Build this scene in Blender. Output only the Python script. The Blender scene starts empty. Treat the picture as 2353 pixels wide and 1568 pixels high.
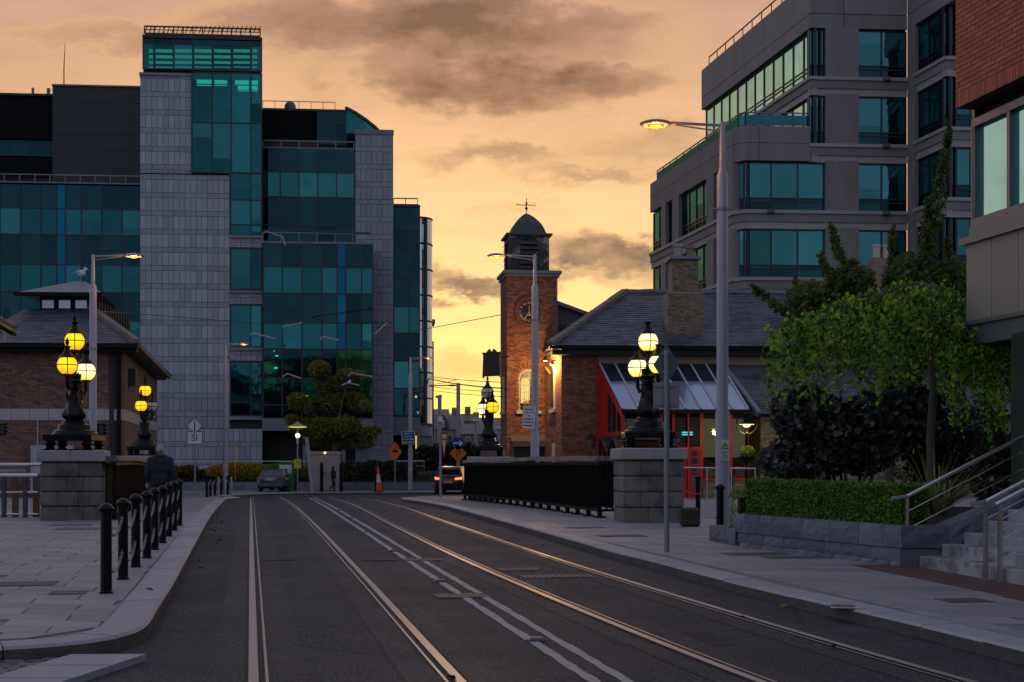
import bpy, bmesh, math, random
import numpy as np
from mathutils import Vector, Matrix
random.seed(7); RNG = np.random.default_rng(7)
scene = bpy.context.scene
COL = scene.collection

# ------------------------------------------------------------------ camera
# the photograph is measured in a 2353 x 1568 pixel frame; horizon row 1069, focal length 3217 px
F, CX, HZ, CZ = 3217.0, 1176.5, 1069.0, 1.6
cam_data = bpy.data.cameras.new('camera'); cam = bpy.data.objects.new('camera', cam_data)
COL.objects.link(cam); scene.camera = cam
cam_data.sensor_width = 36.0; cam_data.lens = 36.0 * F / 2353.0
cam_data.shift_y = (HZ - 784.0) / 2353.0
cam_data.clip_start = 0.1; cam_data.clip_end = 6000
cam.location = (0, 0, CZ); cam.rotation_euler = (math.radians(90), 0, 0)

# ------------------------------------------------------------------ sky (dusk after sunset, clouds)
SUN_AZ = -0.052
world = bpy.data.worlds.new('World'); scene.world = world; world.use_nodes = True
wn = world.node_tree; wn.nodes.clear()
class NG:
    def __init__(s, nt): s.nt = nt
    def node(s, t, **kw):
        n = s.nt.nodes.new(t)
        for k, v in kw.items(): setattr(n, k, v)
        return n
    def put(s, sock, v):
        if hasattr(v, 'is_output'): s.nt.links.new(v, sock)
        elif v is not None: sock.default_value = v
    def m(s, op, a, b=None, c=None, clamp=False):
        n = s.node('ShaderNodeMath', operation=op, use_clamp=clamp)
        s.put(n.inputs[0], a)
        if b is not None: s.put(n.inputs[1], b)
        if c is not None: s.put(n.inputs[2], c)
        return n.outputs[0]
    def ramp(s, fac, stops, interp='LINEAR'):
        n = s.node('ShaderNodeValToRGB'); cr = n.color_ramp; cr.interpolation = interp
        while len(cr.elements) < len(stops): cr.elements.new(0.5)
        for e, (p, c) in zip(cr.elements, stops):
            e.position = p; e.color = (c[0], c[1], c[2], 1)
        s.put(n.inputs[0], fac); return n.outputs[0]
    def mix(s, fac, a, b, blend='MIX'):
        n = s.node('ShaderNodeMix', data_type='RGBA', blend_type=blend)
        s.put(n.inputs[0], fac)
        s.put(n.inputs[6], a if hasattr(a, 'is_output') else (*a, 1)); s.put(n.inputs[7], b if hasattr(b, 'is_output') else (*b, 1))
        return n.outputs[2]
    def smooth(s, v, lo, hi):
        n = s.node('ShaderNodeMapRange', interpolation_type='SMOOTHSTEP')
        s.put(n.inputs[0], v); n.inputs[1].default_value = lo; n.inputs[2].default_value = hi
        return n.outputs[0]
    def noise(s, vec, scale, detail=4, rough=0.55, dist=0.0):
        n = s.node('ShaderNodeTexNoise'); s.put(n.inputs['Vector'], vec)
        n.inputs['Scale'].default_value = scale; n.inputs['Detail'].default_value = detail
        n.inputs['Roughness'].default_value = rough; n.inputs['Distortion'].default_value = dist
        return n.outputs[0]
    def comb(s, x, y, z):
        n = s.node('ShaderNodeCombineXYZ'); s.put(n.inputs[0], x); s.put(n.inputs[1], y); s.put(n.inputs[2], z)
        return n.outputs[0]
g_ = NG(wn)
tc = g_.node('ShaderNodeTexCoord'); sx = g_.node('ShaderNodeSeparateXYZ')
wn.links.new(tc.outputs['Generated'], sx.inputs[0])
dx, dy, dz = sx.outputs
hl = g_.m('SQRT', g_.m('ADD', g_.m('MULTIPLY', dx, dx), g_.m('ADD', g_.m('MULTIPLY', dy, dy), 1e-6)))
cosaz = g_.m('DIVIDE', g_.m('ADD', g_.m('MULTIPLY', dx, math.sin(SUN_AZ)), g_.m('MULTIPLY', dy, math.cos(SUN_AZ))), hl)
el = g_.m('MAXIMUM', g_.m('DIVIDE', dz, hl), 0.0)            # tan(elevation)
elr = g_.m('MULTIPLY', el, 1.0, clamp=True)
core = g_.ramp(elr, [(0.0, (1.45, .84, .09)), (0.045, (1.45, 1.0, .22)), (0.10, (1.30, .85, .31)), (0.19, (1.06, .64, .31)), (0.26, (.84, .475, .265)),
                     (0.34, (.60, .345, .235)), (0.6, (.36, .33, .37)), (1.0, (.25, .28, .39))])
warm = g_.ramp(elr, [(0.0, (1.05, .56, .15)), (0.10, (.93, .53, .22)), (0.22, (.77, .43, .245)), (0.34, (.58, .35, .25)),
                     (0.6, (.36, .33, .37)), (1.0, (.25, .28, .39))])
cool = g_.ramp(elr, [(0.0, (.40, .42, .52)), (0.15, (.36, .39, .50)), (0.5, (.30, .335, .45)), (1.0, (.25, .28, .39))])
sky = g_.mix(g_.smooth(cosaz, 0.955, 0.9995), warm, core)
sky = g_.mix(g_.smooth(cosaz, 0.55, 0.965), cool, sky)
# high thin cloud everywhere, denser streaks and the few dark banks seen over the street
inv = g_.m('DIVIDE', 1.0, g_.m('ADD', g_.m('MAXIMUM', dz, 0.0), 0.13))
pl = g_.comb(g_.m('MULTIPLY', dx, inv), g_.m('MULTIPLY', g_.m('MULTIPLY', dy, inv), 1.5), 0.0)
n1 = g_.noise(pl, 1.9, 6, 0.6, 0.5)
n2 = g_.noise(pl, 6.5, 5, 0.6, 0.3)
py = g_.m('MAXIMUM', dy, 0.05)
u = g_.m('DIVIDE', dx, py); v = g_.m('DIVIDE', dz, py)
uv = g_.comb(u, g_.m('MULTIPLY', v, 1.9), 0.0)
w1 = g_.m('SUBTRACT', g_.noise(uv, 13, 6, 0.62), 0.5); w2 = g_.m('SUBTRACT', g_.noise(uv, 31, 5, 0.6), 0.5)
wu = g_.m('ADD', u, g_.m('ADD', g_.m('MULTIPLY', w1, .10), g_.m('MULTIPLY', w2, .028)))
wv = g_.m('ADD', v, g_.m('ADD', g_.m('MULTIPLY', w1, .062), g_.m('MULTIPLY', w2, .022)))
banks = None
for (px, py_, rx, ry, dens, hard) in [(1010, 60, 560, 105, .95, .1), (620, 60, 300, 60, .5, .1), (1050, 130, 520, 60, .6, .1), (1130, 185, 350, 85, 1.0, .2), (1330, 190, 250, 65, .75, .1), (800, 30, 300, 80, .7, .1), (1220, 90, 380, 110, .6, .1), (930, 150, 260, 80, .55, .1), (1500, 330, 200, 50, .4, .1), (1395, 590, 190, 50, .92, .45), (1330, 640, 150, 30, .5, .2),
                                      (1078, 668, 118, 30, .95, .5), (1000, 640, 80, 26, .6, .3), (1060, 850, 120, 36, .42, .3), (1120, 365, 230, 28, .5, .1), (1350, 400, 230, 28, .5, .1),
                                      (300, 90, 420, 50, .40, .1), (150, 180, 300, 40, .25, .1), (1180, 470, 110, 18, .18, .1), (780, 150, 300, 60, .28, .1)]:
    a = g_.m('DIVIDE', g_.m('SUBTRACT', wu, (px - CX) / F), rx / F); b = g_.m('DIVIDE', g_.m('SUBTRACT', wv, (HZ - py_) / F), ry / F)
    d = g_.m('SQRT', g_.m('ADD', g_.m('MULTIPLY', a, a), g_.m('MULTIPLY', b, b)))
    k = g_.m('MULTIPLY', g_.smooth(d, 1.35, hard), dens)
    banks = k if banks is None else g_.m('MAXIMUM', banks, k)
banks = g_.m('MULTIPLY', banks, g_.m('ADD', 0.05, g_.m('MULTIPLY', g_.noise(uv, 11, 8, .70), 1.75)), clamp=True)
fwd = g_.smooth(dy, 0.1, 0.5)
banks = g_.m('MULTIPLY', banks, fwd)
thin = g_.m('MULTIPLY', g_.smooth(g_.m('ADD', g_.m('MULTIPLY', n1, .7), g_.m('MULTIPLY', n2, .3)), 0.46, 0.74), g_.m('ADD', .06, g_.m('MULTIPLY', g_.smooth(el, .03, .22), .20)))
ccol = g_.mix(g_.smooth(cosaz, 0.2, 0.93), (.17, .18, .27), g_.ramp(elr, [(0.0, (.62, .37, .13)), (0.08, (.46, .28, .14)), (0.14, (.22, .135, .10)), (0.26, (.25, .13, .072)), (0.45, (.21, .135, .10))]))
sky = g_.mix(thin, sky, ccol)
edge = g_.m('MULTIPLY', g_.smooth(banks, 0.02, 0.2), g_.smooth(banks, 0.5, 0.2))
sky = g_.mix(g_.m('MULTIPLY', edge, 0.22), sky, (1.15, .70, .30))
sky = g_.mix(banks, sky, ccol)
bg = g_.node('ShaderNodeBackground'); wn.links.new(sky, bg.inputs[0]); bg.inputs[1].default_value = 1.0
wo = g_.node('ShaderNodeOutputWorld'); wn.links.new(bg.outputs[0], wo.inputs[0])
world.cycles.sampling_method = 'MANUAL'; world.cycles.sample_map_resolution = 1024

sun_d = bpy.data.lights.new('sun', 'SUN'); sun = bpy.data.objects.new('sun', sun_d); COL.objects.link(sun)
sun_d.energy = 0.12; sun_d.angle = math.radians(8); sun_d.color = (1.0, .62, .28)
sun.rotation_euler = (math.radians(87.3), 0, math.pi - SUN_AZ)
sun.location = (-30, 300, 60)

vs = scene.view_settings
vs.view_transform = 'Standard'; vs.look = 'None'; vs.exposure = 0.12; vs.gamma = 1.0; vs.use_curve_mapping = False
cy = scene.cycles
cy.max_bounces = 6; cy.diffuse_bounces = 3; cy.glossy_bounces = 4; cy.transmission_bounces = 6; cy.transparent_max_bounces = 8
cy.caustics_reflective = False; cy.caustics_refractive = False; cy.sample_clamp_indirect = 4.0; cy.use_denoising = True
try: cy.denoiser = 'OPENIMAGEDENOISE'
except Exception: pass

# ------------------------------------------------------------------ measuring helpers
GK = [(-60, 0), (10, 0.0), (15.3, .06), (30, .17), (45, .20), (57, .12), (70, -.05), (85, -.20), (92, -.255), (120, -.30), (400, -.30)]
_gy = np.array([k[0] for k in GK], float); _gz = np.array([k[1] for k in GK], float)
_sy = np.arange(-60, 401, 1.0); _sz = np.interp(_sy, _gy, _gz)
_ker = np.ones(7) / 7; _sz2 = np.convolve(np.pad(_sz, 3, 'edge'), _ker, 'valid')
def gz(Y): return float(np.interp(Y, _sy, _sz2))          # road level along the street
KERB = 0.13
def W(x, y, Y): return Vector(((x - CX) / F * Y, Y, CZ - (y - HZ) / F * Y))
def G(x, y, off=0.0):                                       # photo pixel -> point on the road (+off)
    Y = 40.0
    for _ in range(60): Y = 0.5 * Y + 0.5 * F * (CZ - gz(Y) - off) / (y - HZ)
    return Vector(((x - CX) / F * Y, Y, gz(Y) + off))
def GX(x, Y, off=KERB): return Vector(((x - CX) / F * Y, Y, gz(Y) + off))

class Frame:                                                # a wall plane: u to the right, y away from the camera
    def __init__(s, x, Y, deg, z=0.0, flip=False):
        a = math.radians(deg); s.a = a
        s.o = Vector(((x - CX) / F * Y, Y, z)); s.u = Vector((math.cos(a), math.sin(a), 0)); s.n = Vector((-math.sin(a), math.cos(a), 0)) * (-1 if flip else 1)
    def px(s, x, y, off=0.0):
        d = Vector(((x - CX) / F, 1.0, -(y - HZ) / F)); c = Vector((0, 0, CZ)); p0 = s.o + s.n * off
        t = (p0 - c).dot(s.n) / d.dot(s.n); p = c + d * t - s.o
        return p.dot(s.u), p.z
    def pu(s, x, off=0.0): return s.px(x, HZ, off)[0]
    def world(s, u, y, z): return s.o + s.u * u + s.n * y + Vector((0, 0, z))

# ------------------------------------------------------------------ mesh + object helpers
def link(o, parent=None):
    COL.objects.link(o)
    if parent is not None: o.parent = parent
    return o
def tag(o, label=None, cat=None, group=None, kind=None):
    if label: o['label'] = label
    if cat: o['category'] = cat
    if group: o['group'] = group
    if kind: o['kind'] = kind
    return o
def T(name, label, cat, loc=(0, 0, 0), rz=0.0, group=None):
    o = bpy.data.objects.new(name, None); o.location = loc; o.rotation_euler = (0, 0, rz); o.empty_display_size = 0.2
    link(o); return tag(o, label, cat, group)
def copy_tree(o, parent=None):
    c = o.copy(); link(c, parent)
    for ch in list(o.children): copy_tree(ch, c)
    return c
def dup(root, loc, rz=None, label=None, group=None):
    r = copy_tree(root); r.location = loc
    if rz is not None: r.rotation_euler = (0, 0, rz)
    if label: r['label'] = label
    if group: r['group'] = group
    return r
def fast_mesh(name, V, Fc, k=4):
    V = np.asarray(V, np.float32); Fc = np.asarray(Fc, np.int32)
    me = bpy.data.meshes.new(name); me.vertices.add(len(V)); me.vertices.foreach_set('co', V.ravel())
    me.loops.add(Fc.size); me.loops.foreach_set('vertex_index', Fc.ravel())
    me.polygons.add(len(Fc)); me.polygons.foreach_set('loop_start', np.arange(0, Fc.size, k, dtype=np.int32))
    me.update(calc_edges=True); me.validate(); return me
def obj(name, me, mat=None, parent=None):
    if mat is not None: me.materials.append(mat)
    return link(bpy.data.objects.new(name, me), parent)

class MB:
    def __init__(s): s.v = []; s.f = []
    def quad(s, *p):
        i = len(s.v); s.v += [tuple(q) for q in p]; s.f.append(tuple(range(i, i + len(p)))); return s
    def hexa(s, b, t):                                       # bottom 4 (ccw from above) and top 4
        i = len(s.v); s.v += [tuple(q) for q in b] + [tuple(q) for q in t]
        s.f += [(i+3, i+2, i+1, i), (i+4, i+5, i+6, i+7)] + [(i+k, i+(k+1) % 4, i+4+(k+1) % 4, i+4+k) for k in range(4)]; return s
    def box(s, x0, x1, y0, y1, z0, z1):
        if x1 < x0: x0, x1 = x1, x0
        if y1 < y0: y0, y1 = y1, y0
        if z1 < z0: z0, z1 = z1, z0
        return s.hexa([(x0, y0, z0), (x1, y0, z0), (x1, y1, z0), (x0, y1, z0)], [(x0, y0, z1), (x1, y0, z1), (x1, y1, z1), (x0, y1, z1)])
    def cbox(s, c, dx, dy, dz): return s.box(c[0]-dx/2, c[0]+dx/2, c[1]-dy/2, c[1]+dy/2, c[2]-dz/2, c[2]+dz/2)
    def bar(s, a, b, w, h=None, up=(0, 0, 1)):               # square bar from a to b
        a = Vector(a); b = Vector(b); d = (b - a).normalized(); up = Vector(up)
        if abs(d.dot(up)) > .98: up = Vector((0, 1, 0))
        r = d.cross(up).normalized() * (w / 2); q = r.cross(d).normalized() * ((h or w) / 2)
        return s.hexa([a-r-q, a+r-q, a+r+q, a-r+q], [b-r-q, b+r-q, b+r+q, b-r+q])
    def prism(s, poly, y0, y1, axis='y'):                    # poly (a,b); axis y: (a,y,b), axis z: (a,b,z), axis x: (x,a,b)
        n = len(poly); i = len(s.v)
        def P(p, q): return (p[0], q, p[1]) if axis == 'y' else ((p[0], p[1], q) if axis == 'z' else (q, p[0], p[1]))
        s.v += [P(p, y0) for p in poly] + [P(p, y1) for p in poly]
        s.f += [tuple(range(i, i+n)), tuple(range(i+2*n-1, i+n-1, -1))] + [(i+k, i+n+k, i+n+(k+1) % n, i+(k+1) % n) for k in range(n)]; return s
    def lathe(s, prof, n=16, c=(0, 0, 0), twist=0, lobes=0, amp=0.0):   # prof: (r, z)
        i = len(s.v); m = len(prof)
        for j, (r, z) in enumerate(prof):
            for k in range(n):
                a = 2*math.pi*k/n; rr = r*(1+amp*math.cos(lobes*a+twist*z)) if lobes else r
                s.v.append((c[0]+rr*math.cos(a), c[1]+rr*math.sin(a), c[2]+z))
        for j in range(m-1):
            for k in range(n): s.f.append((i+j*n+k, i+j*n+(k+1) % n, i+(j+1)*n+(k+1) % n, i+(j+1)*n+k))
        s.f.append(tuple(i+k for k in reversed(range(n)))); s.f.append(tuple(i+(m-1)*n+k for k in range(n))); return s
    def tube(s, pts, r, n=8, cap=True):
        pts = [Vector(p) for p in pts]; rs = r if hasattr(r, '__len__') else [r]*len(pts); i = len(s.v); pu = None
        for j, p in enumerate(pts):
            d = ((pts[j+1] if j+1 < len(pts) else p) - (pts[j-1] if j else p)).normalized()
            if pu is None: pu = Vector((0, 0, 1)) if abs(d.z) < .9 else Vector((1, 0, 0))
            a = d.cross(pu).normalized(); b = a.cross(d).normalized(); pu = b
            for k in range(n):
                t = 2*math.pi*k/n; s.v.append(tuple(p + (a*math.cos(t)+b*math.sin(t))*rs[j]))
        for j in range(len(pts)-1):
            for k in range(n): s.f.append((i+j*n+k, i+(j+1)*n+k, i+(j+1)*n+(k+1) % n, i+j*n+(k+1) % n))
        if cap: s.f.append(tuple(i+k for k in range(n))); s.f.append(tuple(i+(len(pts)-1)*n+k for k in reversed(range(n))))
        return s
    def ball(s, c, r, n=12, m=8, sc=(1, 1, 1)):
        pr = [(max(1e-4, r*math.sin(math.pi*j/m)), -r*math.cos(math.pi*j/m)) for j in range(m+1)]; i = len(s.v)
        s.lathe(pr, n)
        for q in range(i, len(s.v)):
            p = s.v[q]; s.v[q] = (c[0]+p[0]*sc[0], c[1]+p[1]*sc[1], c[2]+p[2]*sc[2])
        return s
    def mesh(s, name, fix=True):
        me = bpy.data.meshes.new(name); me.from_pydata(s.v, [], s.f)
        if fix:
            bm = bmesh.new(); bm.from_mesh(me); bmesh.ops.recalc_face_normals(bm, faces=bm.faces); bm.to_mesh(me); bm.free()
        me.update(); return me
    def build(s, name, mat=None, parent=None, smooth=False, bevel=0.0, loc=None):
        me = s.mesh(name)
        if smooth:
            me.polygons.foreach_set('use_smooth', [True]*len(me.polygons))
            try: me.set_sharp_from_angle(angle=math.radians(40))
            except Exception: pass
        o = obj(name, me, mat, parent)
        if loc is not None: o.location = loc
        if bevel > 0:
            b = o.modifiers.new('bevel', 'BEVEL'); b.width = bevel; b.segments = 1; b.limit_method = 'ANGLE'
        return o

# ------------------------------------------------------------------ materials
MATS = {}
def M(name, col, rough=.7, metal=0.0, var=0.0, scale=6.0, bump=0.0, bscale=60.0, island=0.0, orand=0.0, spec=.5, emit=None, es=0.0,
      var2=0.0, scale2=40.0, tint=None, coat=0.0, stretch=None, rvar=0.0):
    m = bpy.data.materials.new(name); m.use_nodes = True; nt = m.node_tree; n = NG(nt)
    p = nt.nodes['Principled BSDF']; p.inputs['Roughness'].default_value = rough; p.inputs['Metallic'].default_value = metal
    p.inputs['Specular IOR Level'].default_value = spec
    if coat: p.inputs['Coat Weight'].default_value = coat; p.inputs['Coat Roughness'].default_value = .15
    t = n.node('ShaderNodeTexCoord'); vec = t.outputs['Object']
    if stretch:
        mp = n.node('ShaderNodeMapping'); nt.links.new(vec, mp.inputs[0]); mp.inputs['Scale'].default_value = stretch; vec = mp.outputs[0]
    f = None
    def add(f, x): return x if f is None else n.m('ADD', f, x)
    if var: f = add(f, n.m('MULTIPLY', n.m('SUBTRACT', n.noise(vec, scale, 5, .6), .5), var*2))
    if var2: f = add(f, n.m('MULTIPLY', n.m('SUBTRACT', n.noise(vec, scale2, 3, .7), .5), var2*2))
    if island:
        gi = n.node('ShaderNodeNewGeometry'); f = add(f, n.m('MULTIPLY', n.m('SUBTRACT', gi.outputs['Random Per Island'], .5), island*2))
    if orand:
        oi = n.node('ShaderNodeObjectInfo'); f = add(f, n.m('MULTIPLY', n.m('SUBTRACT', oi.outputs['Random'], .5), orand*2))
    base = (*col, 1)
    if f is not None:
        mul = n.m('MAXIMUM', n.m('ADD', f, 1.0), 0.05)
        cc = n.node('ShaderNodeVectorMath', operation='SCALE'); cc.inputs[0].default_value = col; nt.links.new(mul, cc.inputs['Scale'])
        out = cc.outputs[0]
        if tint:                                             # slow drift towards a second colour (stains, lichen)
            out = n.mix(n.smooth(n.noise(vec, scale*.7, 4, .6), .48, .68), out, tint)
        nt.links.new(out, p.inputs['Base Color'])
    else: p.inputs['Base Color'].default_value = base
    if rvar: nt.links.new(n.m('ADD', rough-rvar/2, n.m('MULTIPLY', n.noise(vec, scale*1.3, 4), rvar)), p.inputs['Roughness'])
    if bump:
        b = n.node('ShaderNodeBump'); b.inputs['Strength'].default_value = bump; b.inputs['Distance'].default_value = .02
        nt.links.new(n.noise(vec, bscale, 4, .65), b.inputs['Height']); nt.links.new(b.outputs[0], p.inputs['Normal'])
    if emit: p.inputs['Emission Color'].default_value = (*emit, 1); p.inputs['Emission Strength'].default_value = es
    MATS[name] = m; return m
def leafmat(name, cols, trans=.35, rough=.5):
    m = bpy.data.materials.new(name); m.use_nodes = True; nt = m.node_tree; n = NG(nt); nt.nodes.clear()
    gi = n.node('ShaderNodeNewGeometry'); k = len(cols)
    c = n.ramp(gi.outputs['Random Per Island'], [(i/max(1, k-1), q) for i, q in enumerate(cols)])
    p = n.node('ShaderNodeBsdfPrincipled'); nt.links.new(c, p.inputs['Base Color']); p.inputs['Roughness'].default_value = rough
    p.inputs['Specular IOR Level'].default_value = .35
    tr = n.node('ShaderNodeBsdfTranslucent'); nt.links.new(c, tr.inputs[0])
    mx = n.node('ShaderNodeMixShader'); mx.inputs[0].default_value = trans; nt.links.new(p.outputs[0], mx.inputs[1]); nt.links.new(tr.outputs[0], mx.inputs[2])
    o = n.node('ShaderNodeOutputMaterial'); nt.links.new(mx.outputs[0], o.inputs[0]); MATS[name] = m; return m
def glassmat(name, refl, body, rough=.03, mixf=.6, wav=.06, orand=.25):
    """coated curtain-wall glass: tinted mirror over a dim body colour, slightly wavy"""
    m = bpy.data.materials.new(name); m.use_nodes = True; nt = m.node_tree; n = NG(nt); nt.nodes.clear()
    oi = n.node('ShaderNodeObjectInfo'); sc = n.m('ADD', 1-orand, n.m('MULTIPLY', oi.outputs['Random'], 2*orand))
    t = n.node('ShaderNodeTexCoord')
    gl = n.node('ShaderNodeBsdfGlossy'); gl.inputs['Roughness'].default_value = rough
    rs = n.m('ADD', 1-.62*min(1, orand*1.6), n.m('MULTIPLY', oi.outputs['Random'], .95*min(1, orand*1.6)))
    rs = n.m('MULTIPLY', rs, n.m('ADD', .72, n.m('MULTIPLY', n.noise(t.outputs['Object'], .55, 4, .6, .6), .56)))      # noise in the mirror tint imitates uneven reflections and blinds
    rc = n.node('ShaderNodeVectorMath', operation='SCALE'); rc.inputs[0].default_value = refl; nt.links.new(rs, rc.inputs['Scale']); nt.links.new(rc.outputs[0], gl.inputs['Color'])
    b = n.node('ShaderNodeBump'); b.inputs['Strength'].default_value = wav; b.inputs['Distance'].default_value = .05
    nt.links.new(n.noise(t.outputs['Object'], .7, 2), b.inputs['Height']); nt.links.new(b.outputs[0], gl.inputs['Normal'])
    df = n.node('ShaderNodeBsdfDiffuse')
    cc = n.node('ShaderNodeVectorMath', operation='SCALE'); cc.inputs[0].default_value = body; nt.links.new(sc, cc.inputs['Scale']); nt.links.new(cc.outputs[0], df.inputs[0])
    mx = n.node('ShaderNodeMixShader'); mx.inputs[0].default_value = mixf
    nt.links.new(df.outputs[0], mx.inputs[1]); nt.links.new(gl.outputs[0], mx.inputs[2])
    o = n.node('ShaderNodeOutputMaterial'); nt.links.new(mx.outputs[0], o.inputs[0]); MATS[name] = m; return m
def emitmat(name, col, s, back=None):
    m = bpy.data.materials.new(name); m.use_nodes = True; nt = m.node_tree; nt.nodes.clear(); n = NG(nt)
    e = n.node('ShaderNodeEmission'); e.inputs[0].default_value = (*col, 1); e.inputs[1].default_value = s
    o = n.node('ShaderNodeOutputMaterial'); nt.links.new(e.outputs[0], o.inputs[0]); MATS[name] = m; return m

def road_mat(name, col, grain, worn):
    m = bpy.data.materials.new(name); m.use_nodes = True; nt = m.node_tree; n = NG(nt); p = nt.nodes['Principled BSDF']
    t = n.node('ShaderNodeTexCoord'); vec = t.outputs['Object']
    chips = n.smooth(n.noise(vec, 46, 2, .5), .36, .68)
    f = n.m('ADD', .45, n.m('MULTIPLY', n.m('POWER', chips, 1.6), grain))                                     # single stone chips
    f = n.m('MULTIPLY', f, n.m('ADD', .62, n.m('MULTIPLY', n.noise(vec, .33, 5, .6), .76)))        # broad wear and damp
    f = n.m('MULTIPLY', f, n.m('ADD', .75, n.m('MULTIPLY', n.noise(vec, 4.5, 5, .65), .5)))
    vc = n.node('ShaderNodeTexVoronoi', feature='DISTANCE_TO_EDGE'); vc.inputs['Scale'].default_value = .32
    ds = n.node('ShaderNodeMix', data_type='VECTOR'); ds.inputs[0].default_value = .12; nt.links.new(vec, ds.inputs[4])
    nz = n.node('ShaderNodeTexNoise'); nz.inputs['Scale'].default_value = 1.6; nz.inputs['Detail'].default_value = 6; nt.links.new(vec, nz.inputs['Vector']); nt.links.new(nz.outputs['Color'], ds.inputs[5]); nt.links.new(ds.outputs[1], vc.inputs['Vector'])
    f = n.m('MULTIPLY', f, n.m('ADD', 1-worn, n.m('MULTIPLY', n.smooth(vc.outputs['Distance'], 0.0, .012), worn)))   # hairline cracks
    cc = n.node('ShaderNodeVectorMath', operation='SCALE'); cc.inputs[0].default_value = col; nt.links.new(f, cc.inputs['Scale']); nt.links.new(cc.outputs[0], p.inputs['Base Color'])
    p.inputs['Specular IOR Level'].default_value = .30; nt.links.new(n.m('ADD', .5, n.m('MULTIPLY', n.noise(vec, .8, 4), .3)), p.inputs['Roughness'])
    b = n.node('ShaderNodeBump'); b.inputs['Strength'].default_value = .9; b.inputs['Distance'].default_value = .02
    nt.links.new(n.m('ADD', chips, n.noise(vec, 80, 3)), b.inputs['Height']); nt.links.new(b.outputs[0], p.inputs['Normal']); MATS[name] = m; return m
asphalt = road_mat('asphalt', (.040, .047, .064), 1.9, .45)
railbed = road_mat('rail_bed_concrete', (.070, .074, .088), 1.2, .25)
paving = M('granite_paving', (.255, .252, .268), .55, var=.24, scale=1.6, var2=.18, scale2=38, bump=.15, bscale=120, orand=.17, rvar=.15)
granite = M('kerb_granite', (.31, .315, .345), .55, var=.12, scale=2.5, var2=.22, scale2=160, bump=.2, bscale=160, orand=.10)
granite_old = M('weathered_granite', (.17, .155, .135), .75, var=.35, scale=2.6, var2=.3, scale2=110, bump=.5, bscale=90, orand=.18, tint=(.09, .085, .075))
cap_granite = M('cap_granite', (.33, .325, .33), .7, var=.15, scale=3, var2=.25, scale2=130, bump=.3, bscale=120)
bluestone = M('split_bluestone', (.15, .165, .20), .7, var=.3, scale=4, var2=.25, scale2=50, bump=1.0, bscale=18, orand=.2)
steel = M('rail_steel', (.50, .50, .52), .38, metal=1.0, var=.15, scale=8)
dark_iron = M('dark_groove', (.012, .012, .013), .8)
paintwhite = M('road_paint', (.30, .30, .33), .6, var=.35, scale=3, var2=.5, scale2=60)
blackiron = M('black_cast_iron', (.005, .006, .008), .30, var=.2, scale=12, bump=.08, bscale=60, spec=.2)
blackpaint = M('black_railing_paint', (.005, .006, .007), .5, spec=.15)
greypaint = M('grey_pole_paint', (.34, .345, .40), .38, var=.06, scale=3, spec=.5)
galv = M('galvanised_steel', (.23, .255, .29), .45, metal=.35, var=.25, scale=14)
stainless = M('brushed_stainless', (.55, .54, .55), .24, metal=1.0, var=.08, scale=20)
limestone = M('limestone_cladding', (.34, .36, .42), .65, var=.10, scale=.8, var2=.10, scale2=14, bump=.12, bscale=30, orand=.16, island=.10)
limestone_dk = M('limestone_sill', (.20, .205, .23), .6, var=.1, scale=1, orand=.1)
jointdark = M('dark_joint', (.04, .038, .042), .9)
frame_dk = M('dark_window_frame', (.012, .017, .02), .4, spec=.5)
frame_grey = M('grey_bronze_frame', (.06, .065, .07), .4)
teal = glassmat('teal_curtain_glass', (.04, .21, .245), (.002, .020, .024), mixf=.5, orand=.6, wav=.2)
teal_dk = glassmat('teal_spandrel_glass', (.03, .10, .125), (.002, .009, .012), mixf=.45, orand=.35)
teal_blue = glassmat('blue_glass_strip', (.02, .15, .26), (.001, .02, .045), mixf=.6, orand=.2)
teal_lt = glassmat('pale_blind_glass', (.06, .27, .29), (.008, .075, .08), mixf=.45, orand=.3)
sunglass = glassmat('sunset_facing_glass', (.72, .70, .66), (.05, .05, .05), mixf=.85, orand=.1)
cyanglass = glassmat('pale_green_glass', (.50, 1.0, .96), (.10, .40, .37), rough=.05, mixf=.76, orand=.1)
officeglass = glassmat('office_glass', (.07, .27, .29), (.006, .03, .034), mixf=.55, wav=.2, orand=.4)
darkclad = M('dark_metal_cladding', (.010, .017, .022), .45, var=.12, scale=.7, orand=.1)
louvre_m = M('black_louvre', (.006, .008, .01), .6)
concrete = M('precast_concrete', (.215, .197, .190), .75, var=.30, scale=1.1, var2=.16, scale2=25, bump=.12, bscale=50, orand=.10, stretch=(1, 1, .22))
concrete_lt = M('pale_lintel_concrete', (.33, .31, .30), .7, var=.08, scale=.8, orand=.05)
mortar = M('lime_mortar', (.30, .235, .20), .9, var=.2, scale=6)
brick_old = M('old_red_brick', (.24, .095, .06), .85, var=.2, scale=2, island=.45, bump=.4, bscale=60)
brick_left = M('brown_brick', (.21, .115, .09), .85, var=.15, scale=1.5, island=.35, bump=.2, bscale=50)
brick_new = M('red_facing_brick', (.50, .135, .08), .8, var=.12, scale=8, orand=.22, bump=.5, bscale=70)
brick_yel = M('yellow_stock_brick', (.22, .175, .115), .85, var=.2, scale=2, island=.35, bump=.3, bscale=50)
mortar_dk = M('dark_mortar', (.045, .035, .032), .9)
slate = M('roof_slate', (.070, .074, .092), .5, var=.25, scale=.9, island=.45, bump=.2, bscale=40, tint=(.11, .105, .12))
hipstone = M('lichen_hip_tile', (.19, .17, .15), .9, var=.4, scale=3, tint=(.30, .14, .05))
redpaint = M('red_gloss_paint', (.50, .016, .016), .35, var=.08, scale=3)
beige = M('beige_cladding_panel', (.30, .26, .205), .6, var=.08, scale=1.2, orand=.06)
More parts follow.
